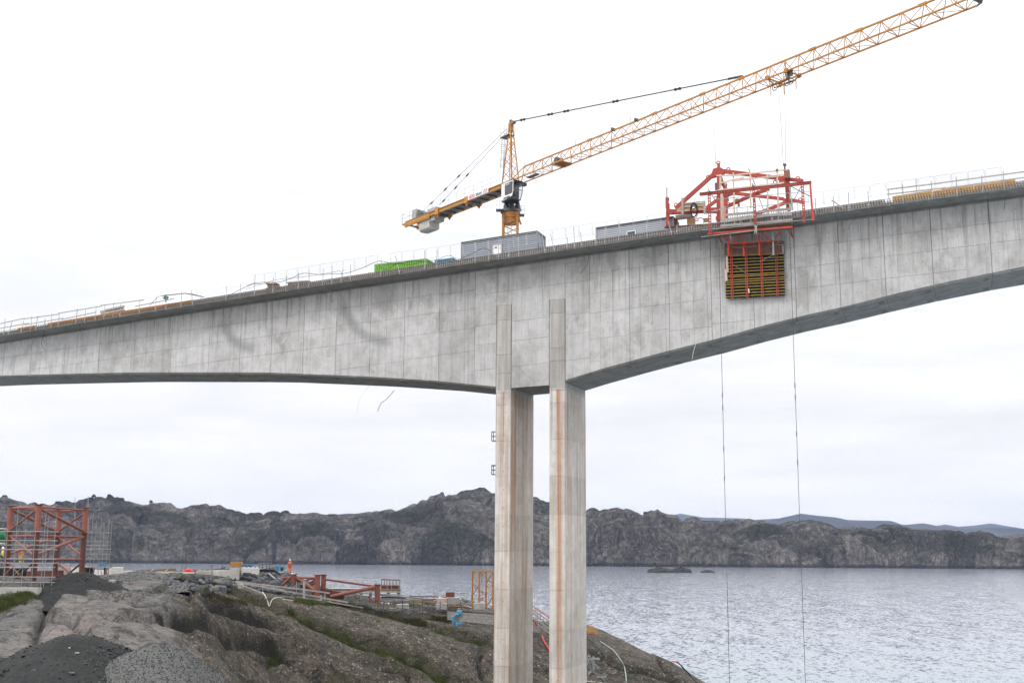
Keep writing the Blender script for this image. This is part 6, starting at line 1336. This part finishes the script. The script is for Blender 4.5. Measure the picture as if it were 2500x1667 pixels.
def litter(name, region, Y, n, mats, label, cat, smin, smax, long_=False):
    u0, u1, v0, v1 = region; t_ = thing(name, label, cat, at((u0+u1)/2, v1, Y))
    for mi, m_ in enumerate(mats):
        k = MB()
        for i in range(n//len(mats)):
            p = at(rr.uniform(u0,u1), rr.uniform(v0,v1), Y+rr.uniform(-1,1)); s = rr.uniform(smin, smax)
            if long_: k.beam(p, p+Vector((rr.uniform(-1,1),rr.uniform(-.5,.5),rr.uniform(-.25,.25)))*s*3, s*.3, s*.2)
            else: vs, fs = hull(rr, 8, s, s, s*.6); k.add([q+p for q in vs], fs)
        k.build(('scrap','timber_offcut','wire_waste')[mi%3], M[m_], t_, kind='stuff')
    return t_
litter('scrap_heap', (845,880,1450,1472), 150, 26, ['black','steel'], 'heap of pale steel frames and black sheet left of the lone tube', 'scrap heap', .12, .35, True)
litter('scrap_heap', (1055,1092,1452,1462), 152, 30, ['brownwood','white'], 'heap of offcuts behind the pinkish block', 'scrap heap', .1, .28, True)
litter('scrap_heap', (1122,1150,1462,1474), 152, 36, ['rustd','brownwood'], 'rusty scrap heap left of the orange mast section', 'scrap heap', .15, .35, True)
litter('scrap_heap', (925,965,1468,1474), 149, 24, ['white','rust'], 'white and red litter right of the lone tube foot', 'scrap heap', .08, .2)
litter('litter_strip', (900,1060,1482,1496), 145, 40, ['white','steel','brownwood'], 'loose white and grey litter along the foot of the yard fence', 'litter', .06, .2, True)
litter('timber_waste', (150,200,1372,1386), 128, 20, ['newwood','steel'], 'pale offcuts and pink sheet on the ground inside the scaffold', 'timber waste', .1, .3, True)
mch = thing('site_machine', 'small dark machine with a wheel under a pinkish sheet beside the scaffold', 'machine', at(215,1400,138)); k = MB(); c = at(222,1392,138); k.tube(c-Vector((0,.2,0)), c+Vector((0,.2,0)), .36, 14); k.build('wheel', M['black'], mch); k = MB(); k.beam(at(196,1382,138), at(231,1385,138), 1.0, .1); k.build('sheet', M['rust'], mch); k = MB(); k.box(at(212,1391,138.4), (.8,.6,.55)); k.build('engine', M['dksteel'], mch)
for u in (205,229): k = MB(); k.tube(at(u,1400,138), at(u,1383,138), .05, 5); k.build('leg', M['dksteel'], mch)
k = MB(); k.beam(at(257,1402,141), at(257,1385,141), .28, .28); tag(k.build('stump_post', M['rustd'], None, at(257,1402,141)), 'short rusty orange post in front of the blue bin', 'post')
rod_bundle('bent_tube', [(238,1391,142,268,1386,142),(268,1386,142,276,1382,142),(256,1378,142,272,1374,142),(271,1374,142,270,1385,142)], 'dksteel', 'bent dark tube rail beside the blue bin', 'tube', .04)

for (a,b,w_,h_,m_,lab) in (((-10,1400),(60,1398),1.2,1.0,'black','dark stacked sheets on the ground behind the tower columns'),((70,1402),(150,1400),1.2,.7,'rustd','dark rusty plates on the ground inside the tower'),((20,1420),(92,1419),.8,.5,'dksteel','dark steel on the ground at the tower foot'),((110,1412),(170,1414),.8,.5,'black','black sheet beside the right column of the tower')):
    k = MB(); k.beam(at(*a,124), at(*b,124), w_, h_); tag(k.build('stacked_plates', M[m_], None, at(*a,124)), lab, 'plates')
for i,(a,b,m_,lab) in enumerate((((850,1446),(985,1452),'timber','pale plank above the curved grey sheet'),((905,1466),(1000,1466),'steel','grey tube lying low behind the fence middle'),((1000,1455),(1070,1456),'brownwood','brown plank left of the red steel box'),((860,1462),(900,1476),'white','white board slanting down by the scrap frames'),((1110,1466),(1160,1476),'timber','grey board leaning toward the orange mast section'),((930,1457),(990,1459),'black','black tube on the long grey beam'),((1030,1464),(1066,1462),'rust','rusty bar among the yellow beams'),((1120,1489),(1200,1493),'wall','flat grey sill behind the low board fence'))):
    k = MB(); k.beam(at(*a,150.5), at(*b,150.5), .16, .14); tag(k.build('loose_board', M[m_], None, at(*a,150.5)), lab, 'board')
litter('scrap_heap', (940,1060,1470,1480), 149, 44, ['black','steel','brownwood'], 'mixed scrap behind the middle of the yard fence', 'scrap heap', .1, .35, True)
litter('scrap_heap', (1090,1160,1474,1486), 149, 30, ['dksteel','white'], 'grey scrap in front of the dark grey block', 'scrap heap', .1, .3, True)
# fence along the rock edge
fp = [(850,1455,1483),(876,1453,1489),(902,1451,1491),(922,1460,1494),(936,1466,1497),(962,1462,1503),(982,1463,1496),(1010,1464,1502),(1031,1465,1503),(1047,1469,1504),(1074,1468,1507),(1092,1473,1510),(1127,1478,1508),(1149,1490,1520),(1173,1494,1525),(1197,1496,1527)]
fpos = []
for i,(u,v0,v1) in enumerate(fp):
    g = groundpt(u, v1) or at(u, v1, 142); g = g if 125 < g.y < 150 else at(u, v1, 142); o = thing('fence_post', '%s dark steel post from the left of the yard fence' % ORD[i], 'fence post', g, 'posts of the yard fence')
    zt__ = at(u, v0, g.y).z; k = MB(); k.tube(g-ZU*.3, Vector((g.x, g.y, zt__)), .06, 5); k.build('post', M['dksteel'], o); fpos.append((g, zt__))
for f, lab in ((.9,'top'),(.55,'middle'),(.15,'bottom')):
    k = MB()
    for (g, z), (g2, z2) in zip(fpos, fpos[1:]): k.tube(g.lerp(Vector((g.x,g.y,z)), f), g2.lerp(Vector((g2.x,g2.y,z2)), f), .03, 4)
    tag(k.build('fence_wire', M['dksteel'], None, fpos[0][0]), lab+' wire strung between the yard fence posts', 'wire')
mf = thing('board_fence', 'mesh and grey board fence low on the rock left of the left pier', 'fence', at(1150,1515,141)); k = MB()
for i in range(4): k2 = MB(); k2.beam(at(1092,1494+i*5.2,141.5), at(1205,1503+i*6.2,139.5), .05, .24); k2.build('board', M['timber'], mf)
for i in range(17): u = 1092+i*7; k.tube(at(u,1492+i*.6,141.3), at(u,1511+i*1.1,141.3), .014, 4)
k.build('mesh_wire', M['dksteel'], mf, kind='stuff')
def wood_rail(a, b, Y0, Y1, w_, h_, lab, m_='timber', name='timber_rail'):
    k = MB(); k.beam(at(*a,Y0), at(*b,Y1), w_, h_); return tag(k.build(name, M[m_], None, at(*a,Y0)), lab, 'timber rail')
for i, q in enumerate((((575,1418),(726,1437),141,142,.05,.16,'upper pale rail crossing in front of the boulders'),((575,1421),(692,1439),140,141,.05,.16,'second pale rail crossing in front of the boulders'),((640,1432),(788,1458),140,142,.05,.18,'long pale rail passing below the first upright tube'),((581,1424),(640,1447),139,138,.05,.1,'thin pale rail slanting down from the beige block'),((725,1436),(805,1447),142,143,.05,.18,'pale rail ending at the dark box beam'),((700,1455),(786,1465),141,142,.05,.14,'lower pale rail above the dark vegetation'),((786,1458),(850,1470),142,143,.05,.18,'pale plank running down to the first fence post'),((800,1468),(905,1486),143,143,.3,.1,'grey plank walkway behind the first fence posts'))):
    wood_rail(*q)
for i,(u,v0,v1,m_,w_) in enumerate(((742,1419,1460,'timber',.22),(724,1420,1447,'steel',.06),(641,1425,1446,'steel',.05),(784,1452,1463,'timber',.2),(793,1448,1463,'steel',.1),(668,1430,1436,'steel',.1))):
    k = MB(); k.beam(at(u,v1,141), at(u,v0,141), w_, w_); tag(k.build('rail_post', M[m_], None, at(u,v1,141)), ['stout weathered wooden post in front of the tube frame','thin steel post right of the first upright tube','thin steel post at the slanting rails','short wooden post below the second upright tube','short steel post beside the short wooden one','stubby steel post on the upper rails'][i], 'post')
# handrailed stair between the piers
st = thing('timber_stair_rail', 'weathered timber stair railing running down between the two piers', 'railing', at(1320,1530,150))
for i in range(5): k = MB(); k.beam(at(1290,1470+i*9,152), at(1350,1512+i*10,146), .05, .13); k.build('rail', M['timber'], st)
for i,u in enumerate((1300,1306,1312,1319,1326,1334,1341)): k = MB(); k.beam(at(u,1482+i*6.2,150.6-i*.8), at(u,1530+i*2.4,150.6-i*.8), .08, .08); k.build('post', M['timber'], st)
for i in range(3): k = MB(); k.beam(at(1292,1526+i*5,151), at(1316,1532+i*5,149), .05, .22); k.build('side_board', M['timber'], st)
k = MB(); k.tube(at(1300,1480,152), at(1345,1512,147), .04, 4); k.build('red_line', M['redp'], st)
def hose(pts, Y, r, mat, label, drop=None, seat=True):
    ws = []
    for q in pts:
        g = groundpt(*q) if seat else None
        ws.append(g+ZU*r if g is not None and g.y < 165 else at(q[0], q[1], Y))
    sm = []
    for i in range(len(ws)-1):
        p0 = ws[max(i-1,0)]; p1 = ws[i]; p2 = ws[i+1]; p3 = ws[min(i+2, len(ws)-1)]
        for s in range(6): f = s/6; sm.append(.5*((2*p1)+(p2-p0)*f+(2*p0-5*p1+4*p2-p3)*f*f+(3*p1-p0-3*p2+p3)*f**3))
    sm.append(ws[-1]); k = MB(); k.path(sm, r, 6); return tag(k.build('hose', M[mat], None, ws[0]), label, 'hose')
hose([(1299,1510),(1306,1517),(1312,1530)],150,.12,'redp','thick red hose at the stair between the piers', seat=False)
hose([(1324,1556),(1328,1568),(1335,1580),(1342,1590)],140,.11,'redp','red hose lying down the rock between the piers')
def z3(l): return [(1380+a/6.533, 1440+b/6.533) for a, b in l]
hose(z3([(310,765),(380,795),(450,850),(520,930),(575,1010),(610,1090),(630,1170),(620,1250),(590,1310),(560,1345)]),140,.06,'blackc','black hose arching over the rock right of the right pier')
hose(z3([(560,835),(650,890),(740,950),(810,1020),(870,1110),(915,1210),(945,1290),(965,1360),(975,1483)]),140,.07,'gweb','pale green hose running down the rock right of the black one')
hose(z3([(1775,1137),(1850,1200),(1900,1260),(1980,1350),(2040,1420),(2100,1483)]),148,.09,'blackc','black hose running down the tip of the rock into the sea'); hose(z3([(1700,1146),(1740,1140),(1775,1137)]),149,.07,'redp','short red hose end on the tip of the rock')
hose([(641,1447),(648,1456),(653,1470),(657,1480),(663,1469),(670,1462),(680,1459),(688,1461)],136,.05,'rope','cream hose lying in a V on the rock below the rails'); hose([(690,1464),(703,1465),(716,1467)],136,.05,'rope','short cream hose end right of the V shaped one')
hose([(1380,1658),(1400,1661),(1430,1664),(1470,1667)],130,.05,'rope','pale rope lying on the rock at the foot of the right pier')
# board hoarding
wb = thing('board_hoarding', 'orange brown board hoarding with broken top edge right of the right pier', 'hoarding', at(1440,1570,152)); rr = random.Random(2)
for i in range(6):
    u0 = 1422+i*5.8; v = 1527+[0,1,3,0,1,5][i]; k = MB(); a, b = at(u0+.2,v,152), at(u0+5.6,v+.5,152); lo = at(u0,1569,152).z; k.prism([a,b,Vector((b.x,b.y,lo)),Vector((a.x,a.y,lo))], Vector((0,.04,0))); k.build('board', M['orangeply'], wb)
for v in (1541,1551.5,1562): k = MB(); k.beam(at(1420,v,151.8), at(1457.5,v,151.8), .06, .1); k.build('batten', M['timber'], wb)
k = MB(); k.beam(at(1458,1537,152), at(1458,1570,152), .12); k.beam(at(1459,1551,152), at(1471,1569,152.5), .07); k.build('post', M['timber'], wb)
# bent metal frames lying by the right pier
mt = thing('bent_metal_frames', 'bundle of bent pale metal frames sliding down the rock beside the right pier', 'metal frames', at(1440,1640,136)); rr = random.Random(6)
for pts_ in (((320,1000),(345,1060),(420,1130),(480,1190)),((325,1050),(360,1130),(420,1230),(470,1300),(520,1350),(600,1420),(660,1480)),((340,1060),(380,1110),(350,1170),(400,1230),(440,1290)),((345,1280),(375,1330),(405,1290),(420,1310)),((330,1080),(540,1085)),((330,1105),(545,1105)),((440,1045),(440,1200)),((460,1130),(462,1300)),((400,1050),(350,1052)),((510,1390),(650,1380)),((370,1220),(430,1290),(510,1360))):
    ws = [at(*q, 133.5+ (q[0]-1428)*.05) for q in z3(pts_)]; k = MB(); k.path(ws, .05, 4); k.build('bar', M['steel'], mt)
# pale blue hose bundle
k = MB(); sm = []
for i in range(40):
    f = i/39; sm.append(at(1110+6*math.sin(f*9)+(8 if f < .25 else 0), 1490+36*f, 141.0)+Vector((0,-.25+.2*math.sin(i*1.7),0)))
k.path(sm, .14, 6)
for (u,v) in ((1108,1522),(1112,1524),(1123,1522),(1126,1518),(1120,1496),(1125,1492)): vs, fs = hull(rng, 14, .22,.22,.2); k.add([q+at(u,v,140.8) for q in vs], fs)
tag(k.build('blue_hose_bundle', M['ltblue'], None, sm[0]), 'crumpled pale blue hose hanging over the low board fence', 'hose')
# brackets on the left pier
for (u,v0,v1,lab,m_) in ((1206,1054,1081,'small steel access cage high on the outer side of the left pier','steel'),(1206,1136,1163,'lower access cage with a brown board on the outer side of the left pier','brownwood')):
    o = thing('access_cage', lab, 'access cage', at(1208,v1,119)); a = at(1201,v0,119); b = at(1212,v1-5,119); k = MB(); wd = b.x-a.x+.25; h = a.z-b.z; c = (a+b)/2+Vector((.1,0,0))
    for x in (-wd/2,-wd/4,wd/2):
        for y in (-.4,.4): k.tube(c+Vector((x,y,-h/2)), c+Vector((x,y,h/2)), .03, 4)
    for z in (-h/2,0,h/2):
        for y in (-.4,.4): k.tube(c+Vector((-wd/2,y,z)), c+Vector((wd/2,y,z)), .025, 4)
        k.tube(c+Vector((-wd/2,-.4,z)), c+Vector((-wd/2,.4,z)), .025, 4)
    k.tube(c+Vector((0,0,-h/2)), c+Vector((wd/2,0,-h/2-.35)), .05, 5); k.build('frame', M['dksteel'], o); k = MB(); k.box(c+Vector((0,0,h/2 if m_ != 'steel' else -h/2)), (wd,.9,.08)); k.build('board', M[m_], o)

# ------------------------------------------------------------------ heaps, rubble, boulders, gravel
def rmat(name, c0, c1, sc=2.2):
    m = MT(name, .9, 0, .25); p = m.pos(); n = m.noise(p, sc, 5, .7); r_ = m.rnd(); c = m.ramp(m.mr(m.math('ADD', m.math('MULTIPLY', n, .7), m.math('MULTIPLY', r_, .3)), .3, .7), [(0, c0), (1, c1)]); m.bump(n, .4, .05); return m.col(c)
M['bluestone'] = rmat('blue_grey_rubble', (.035,.038,.044), (.16,.166,.18)); M['gravel'] = rmat('crushed_gravel', (.035,.035,.037), (.2,.2,.197), 9); M['fines'] = rmat('dark_crushed_fines', (.012,.013,.013), (.038,.04,.039), 3); M['darkstone'] = rmat('dark_gravel', (.015,.016,.016), (.12,.12,.117), 8); M['mossrock'] = rmat('olive_grey_boulder', (.045,.045,.035), (.13,.125,.105))
M['gravbed'] = rmat('gravel_bed', (.04,.04,.04), (.11,.11,.107), 12)
def heap(label, apex, r0, slope, rmax, mat, seed, sx=1.0, sy=1.0, name='gravel_heap'):
    c = Vector(apex); n = 72; m_ = 26; k = MB(); vs = []; fs = []; hs = {}
    ar = np.linspace(0, 2*math.pi, n, endpoint=False)
    for j in range(m_):
        r_ = rmax*(j/(m_-1))**1.1
        for i in range(n):
            x = c.x+math.cos(ar[i])*r_*sx; y = c.y+math.sin(ar[i])*r_*sy
            q = math.sqrt(r_*r_+r0*r0)-r0; nz_ = (float(fbm(np.array([x*.7]), np.array([y*.7]), 4, seed)[0])-.5)*.5*min(1, r_/1.5)+ (float(fbm(np.array([x*3]), np.array([y*3]), 2, seed+3)[0])-.5)*.12
            z_g = None; z = c.z-q*slope*(1+.12*math.sin(3*ar[i]+seed))+nz_; z = max(z, gz(x, y)-.5 if j < m_-1 else gz(x, y)-.6); vs.append(Vector((x, y, z)))
    for j in range(m_-1):
        for i in range(n): fs.append((j*n+i, j*n+(i+1)%n, (j+1)*n+(i+1)%n, (j+1)*n+i))
    k.add(vs, fs); o = thing(name, label, 'gravel heap', Vector((c.x, c.y, gz(c.x, c.y)))); k.build('heap_body', M[mat], o, smooth=True)
    return o, vs, n, m_
def scatter_heap(o, vs, n, m_, count, s0, s1, mat, seed, sect=None, name='gravel', kind='stuff'):
    rr = random.Random(seed); k = MB(); shapes = [hull(rr, 7, 1, 1, .7) for _ in range(10)]; c = 0
    while c < count:
        jf = (rr.random()**.5)**(1/1.1)*(m_-1.01); j = int(jf); i = rr.randrange(n); fi, fj = rr.random(), jf-j
        p = vs[j*n+i].lerp(vs[j*n+(i+1)%n], fi).lerp(vs[(j+1)*n+i].lerp(vs[(j+1)*n+(i+1)%n], fi), fj)
        if p.z < gz(p.x, p.y)-.05 or (sect and not sect(p)): 
            c += .25; continue
        s = s0+(s1-s0)*rr.random()**2.5; hv, hf = rr.choice(shapes); t_ = rr.uniform(0, 6.28); cs_, sn = math.cos(t_), math.sin(t_)
        k.add([(p.x+(v.x*cs_-v.y*sn)*s, p.y+(v.x*sn+v.y*cs_)*s, p.z+v.z*s+s*.2) for v in hv], hf); c += 1
    return k.build(name, M[mat], o, kind=kind)
h1 = heap('largest dark heap of fine crushed stone at the bottom left', at(180,1547,61), 1.5, .56, 9.5, 'fines', 3)
cx1 = h1[1][0].x
scatter_heap(*h1, 2600, .03, .16, 'darkstone', 5, lambda p: p.x < cx1-1.6 or p.x > cx1+2.0)
scatter_heap(*h1, 2600, .02, .09, 'darkstone', 6); scatter_heap(*h1, 2200, .03, .10, 'gravel', 7, lambda p: p.x > cx1+1.7+.5*math.sin(p.y*2) and p.y < 62)
h2 = heap('light grey gravel heap against the right side of the dark one', at(378,1568,60), 1.0, .58, 7, 'gravbed', 8, .8, 1.0); cx2 = h2[1][0].x
scatter_heap(*h2, 20000, .018, .055, 'gravel', 9); scatter_heap(*h2, 400, .03, .07, 'darkstone', 10, lambda p: abs(p.x-cx2-1.2) < 1.5)
h3 = heap('dark heap of fine crushed stone on the rock top beside the tower', at(196,1396,111), 1.6, .40, 9, 'fines', 11, .72, 1.0)
scatter_heap(*h3, 500, .04, .14, 'darkstone', 12)
h4 = heap('light grey gravel slope below the long dark timbers', at(345,1395,121), 2.2, .34, 8, 'gravbed', 13, 1.0, 1.0)
scatter_heap(*h4, 4200, .07, .17, 'gravel', 14)
scatter_heap(*h4, 700, .05, .12, 'darkstone', 15, lambda p: p.x > h4[1][0].x+1.5)
for (u, v, s, lab, m_) in ((138,1622,.22,'palest flat stone lying on the large dark heap','block'),(184,1595,.08,'small pale stone high on the large dark heap','wall'),(166,1584,.06,'tiny pale stone near the top of the large dark heap','wall'),(210,1632,.16,'grey flat stone right on the large dark heap','darkstone'),(237,1589,.18,'grey slab at the right shoulder of the large dark heap','darkstone'),(182,1647,.14,'upright grey sliver low on the large dark heap','darkstone'),(87,1641,.12,'small grey stone low left on the large dark heap','darkstone')):
    q = at(u, v, 60); k = MB(); vs, fs = hull(rng, 14, s*1.5, s, s*.5); 
    bb = min((w_ for w_ in h1[1]), key=lambda w_: (lambda d: (d-(ray(u,v)*(d.dot(ray(u,v))/ray(u,v).length_squared))).length)(w_-C0)+ (100 if w_.z < gz(w_.x,w_.y) else 0)); 
    k.add([w_+bb+ZU*s*.2 for w_ in vs], fs); tag(k.build('loose_stone', M[m_], None, bb), lab, 'stone')
def inpoly(u, v, poly):
    c = False
    for (x0,y0),(x1,y1) in zip(poly, poly[1:]+poly[:1]):
        if (y0 > v) != (y1 > v) and u < (x1-x0)*(v-y0)/(y1-y0)+x0: c = not c
    return c
hulls = {}
def boulder_field(poly, n, s0, s1, mats, seed, grp, label, step=None, Yf=None):
    rr = random.Random(seed); us = [p[0] for p in poly]; vs_ = [p[1] for p in poly]; placed = []; tries = 0
    protos = []
    for i in range(10):
        hv, hf = hull(rr, 24, 1, .85, .72, .6); k = MB(); k.add(hv, hf); bm = bmesh.new()
        me = bpy.data.meshes.new('boulder'); me.from_pydata([tuple(v) for v in hv], [], hf); bm.from_mesh(me); bmesh.ops.recalc_face_normals(bm, faces=bm.faces); bmesh.ops.bevel(bm, geom=bm.edges[:], offset=.05, segments=1, affect='EDGES'); bm.to_mesh(me); bm.free(); me.materials.append(M[mats[i % len(mats)]]); protos.append(me)
    while len(placed) < n and tries < n*60:
        tries += 1; u, v = rr.uniform(min(us), max(us)), rr.uniform(min(vs_), max(vs_))
        if not inpoly(u, v, poly): continue
        Yy = Yf(u, v) if Yf else None
        g = at(u, v, Yy) if Yy else groundpt(u, v)
        if g is None: continue
        s = s0+(s1-s0)*rr.random()**1.6*(1 if len(placed) > n*.25 else 1.15)
        if any((q-g).length < (s+t_)*.72 for q, t_ in placed): continue
        placed.append((g, s)); o = bpy.data.objects.new('boulder', rr.choice(protos)); COL.objects.link(o); o.location = g+ZU*s*.1; o.scale = (s*rr.uniform(.85,1.2), s*rr.uniform(.8,1.1), s*rr.uniform(.8,1.05)); o.rotation_euler = (rr.uniform(-.4,.4), rr.uniform(-.4,.4), rr.uniform(0,6.28))
        tag(o, label, 'boulder', grp)
def rubble(poly, n, s0, s1, mat, seed, label, Yf=None, name='rubble'):
    rr = random.Random(seed); us = [p[0] for p in poly]; vs_ = [p[1] for p in poly]; k = MB(); shapes = [hull(rr, 9, 1, .9, .75) for _ in range(12)]; c = t = 0
    while c < n and t < n*20:
        t += 1; u, v = rr.uniform(min(us), max(us)), rr.uniform(min(vs_), max(vs_))
        if not inpoly(u, v, poly): continue
        g = at(u, v, Yf(u, v)) if Yf else groundpt(u, v)
        if g is None: continue
        s = s0+(s1-s0)*rr.random()**2; hv, hf = rr.choice(shapes); t_ = rr.uniform(0, 6.28); cs_, sn = math.cos(t_), math.sin(t_)
        k.add([(g.x+(q.x*cs_-q.y*sn)*s, g.y+(q.x*sn+q.y*cs_)*s, g.z+q.z*s) for q in hv], hf); c += 1
    o = k.build(name, M[mat], None, (0,0,0), kind='stuff'); o['label'] = label; o['category'] = 'rubble'; return o
A1 = [(424,1410),(560,1410),(585,1424),(560,1444),(500,1446),(455,1446),(424,1432)]; A2 = [(592,1405),(712,1400),(735,1425),(730,1458),(640,1444),(590,1424)]; A3 = [(96,1444),(160,1404),(176,1412),(130,1440),(100,1458)]
A4 = [(232,1406),(300,1412),(300,1430),(250,1436),(225,1428)]
boulder_field(A1, 64, .28, .85, ['bluestone','mossrock','bluestone','mossrock','bluestone'], 21, 'riprap boulders under the row of concrete blocks', 'angular blue grey riprap boulder below the row of concrete blocks')
boulder_field(A2, 90, .25, .7, ['bluestone','bluestone','bluestone','mossrock'], 22, 'riprap boulders below the standing worker', 'angular blue grey riprap boulder on the slope below the orange worker')
rubble(A1, 700, .1, .28, 'bluestone', 23, 'small blue grey stones between the riprap boulders'); rubble(A2, 1100, .1, .26, 'bluestone', 24, 'small blue grey stones on the slope below the worker')
rubble(A3, 420, .1, .28, 'bluestone', 25, 'blue grey stones between concrete wall and dark heap'); rubble(A4, 500, .08, .22, 'bluestone', 26, 'blue grey stones below the tall tilted block')
rubble([(1085,1490),(1205,1494),(1205,1506),(1130,1504),(1085,1498)], 320, .1, .3, 'mossrock', 27, 'grey stones behind the low board fence'); rubble([(870,1488),(1060,1494),(1060,1504),(960,1500),(870,1494)], 260, .06, .16, 'bluestone', 28, 'small stones under the yard fence')
rubble([(350,1440),(420,1436),(440,1450),(300,1462),(250,1450),(230,1440)], 500, .05, .13, 'gravel', 29, 'thin gravel spilling over the rock below the slope')
rubble([(0,1606),(70,1606),(60,1630),(0,1660)], 260, .04, .12, 'darkstone', 30, 'dark stones at the left foot of the large heap')
M['beige'] = rmat('beige_stone', (.2,.17,.15), (.38,.33,.30)); k = MB(); q = groundpt(273,1424) or at(273,1424,135); vs, fs = hull(rng, 24, .75, .6, .5); k.add([w_*.55+q+ZU*.15 for w_ in vs], fs); tag(k.build('beige_boulder', M['beige'], None, q), 'single beige boulder below the tall tilted block', 'boulder')
# grass and heather on the ledges
def grass(paths, n, wd, h0, h1, mat, label, seed, name='grass'):
    rr = random.Random(seed); vs = []; fs = []; tot = sum(len(p)-1 for p in paths)
    for i in range(n):
        pl = rr.choice(paths); j = rr.randrange(len(pl)-1); p = pl[j].lerp(pl[j+1], rr.random()); cl = math.sin(p.x*1.3)+math.sin(p.x*3.1+p.y)
        x = p.x+rr.gauss(0, wd*.5*(1+.3*cl)); y = p.y+rr.gauss(0, wd*(.8+.3*cl)); z = gz(x, y)-.03; h = rr.uniform(h0, h1)*(.8+.25*cl); a = rr.uniform(0, 6.28); w_ = rr.uniform(.02,.045); lx, ly = rr.uniform(-.5,.5)*h, rr.uniform(-.5,.5)*h
        m_ = len(vs); dx, dy = math.cos(a)*w_, math.sin(a)*w_; vs += [(x-dx,y-dy,z), (x+dx,y+dy,z), (x+lx,y+ly,z+h)]; fs.append((m_,m_+1,m_+2))
    me = bpy.data.meshes.new(name); me.from_pydata(vs, [], fs); me.materials.append(M[mat]); o = bpy.data.objects.new(name, me); COL.objects.link(o); o['kind'] = 'stuff'; o['label'] = label; o['category'] = 'grass'
def gmat(name, a, b):
    m = MT(name, .8, 0, .2); m.b.inputs['Subsurface Weight'].default_value = 0; m.col(m.ramp(m.mr(m.noise(m.pos(), 1.1, 4, .7), .35, .65), [(0, a), (1, b)])); return m.m
M['grass'] = gmat('ledge_grass', (.04,.055,.014), (.10,.12,.035)); M['heath'] = gmat('dark_heather', (.035,.028,.014), (.09,.08,.03))
GP = lambda l: [q for q in (groundpt(*p) for p in l) if q is not None]
grass([LG['a'], LG['a'][2:], LG['a'][4:10]], 15000, .17, .12, .42, 'grass', 'strip of green grass along the long sloping ledge', 1)
grass([LG['b']], 5000, .16, .1, .35, 'grass', 'strip of green grass on the ledge left of the left pier', 2)
grass([LG['c'], LG['c'][1:5]], 7000, .3, .1, .3, 'heath', 'dark heather along the foot of the fence', 3, 'undergrowth')
grass([GP([(0,1470),(30,1468),(70,1456),(78,1452)]), GP([(0,1477),(25,1476),(50,1468)])], 9000, .5, .12, .4, 'grass', 'mossy grass below the concrete wall', 4)
grass([GP([(700,1462),(760,1468),(820,1474)]), GP([(720,1470),(780,1474),(830,1480)])], 9000, .35, .12, .35, 'grass', 'dark green grass below the tube frame', 5)
grass([GP([(1056,1508),(1078,1512),(1095,1516)]), GP([(990,1516),(1010,1522),(1040,1520)])], 4000, .3, .12, .4, 'heath', 'brown grass tufts below the yard fence', 6, 'undergrowth')
grass([GP([(652,1625),(665,1618),(678,1622)])], 1200, .25, .12, .35, 'grass', 'lone grass tuft in a hollow at the bottom', 7)
grass([GP([(640,1488),(700,1500),(735,1520),(760,1535)]), GP([(505,1455),(560,1466),(600,1474)])], 4500, .25, .1, .3, 'heath', 'brown heather mixed into the long ledge', 8, 'undergrowth')
for o in bpy.data.objects:
    if '_o' in o: del o['_o']
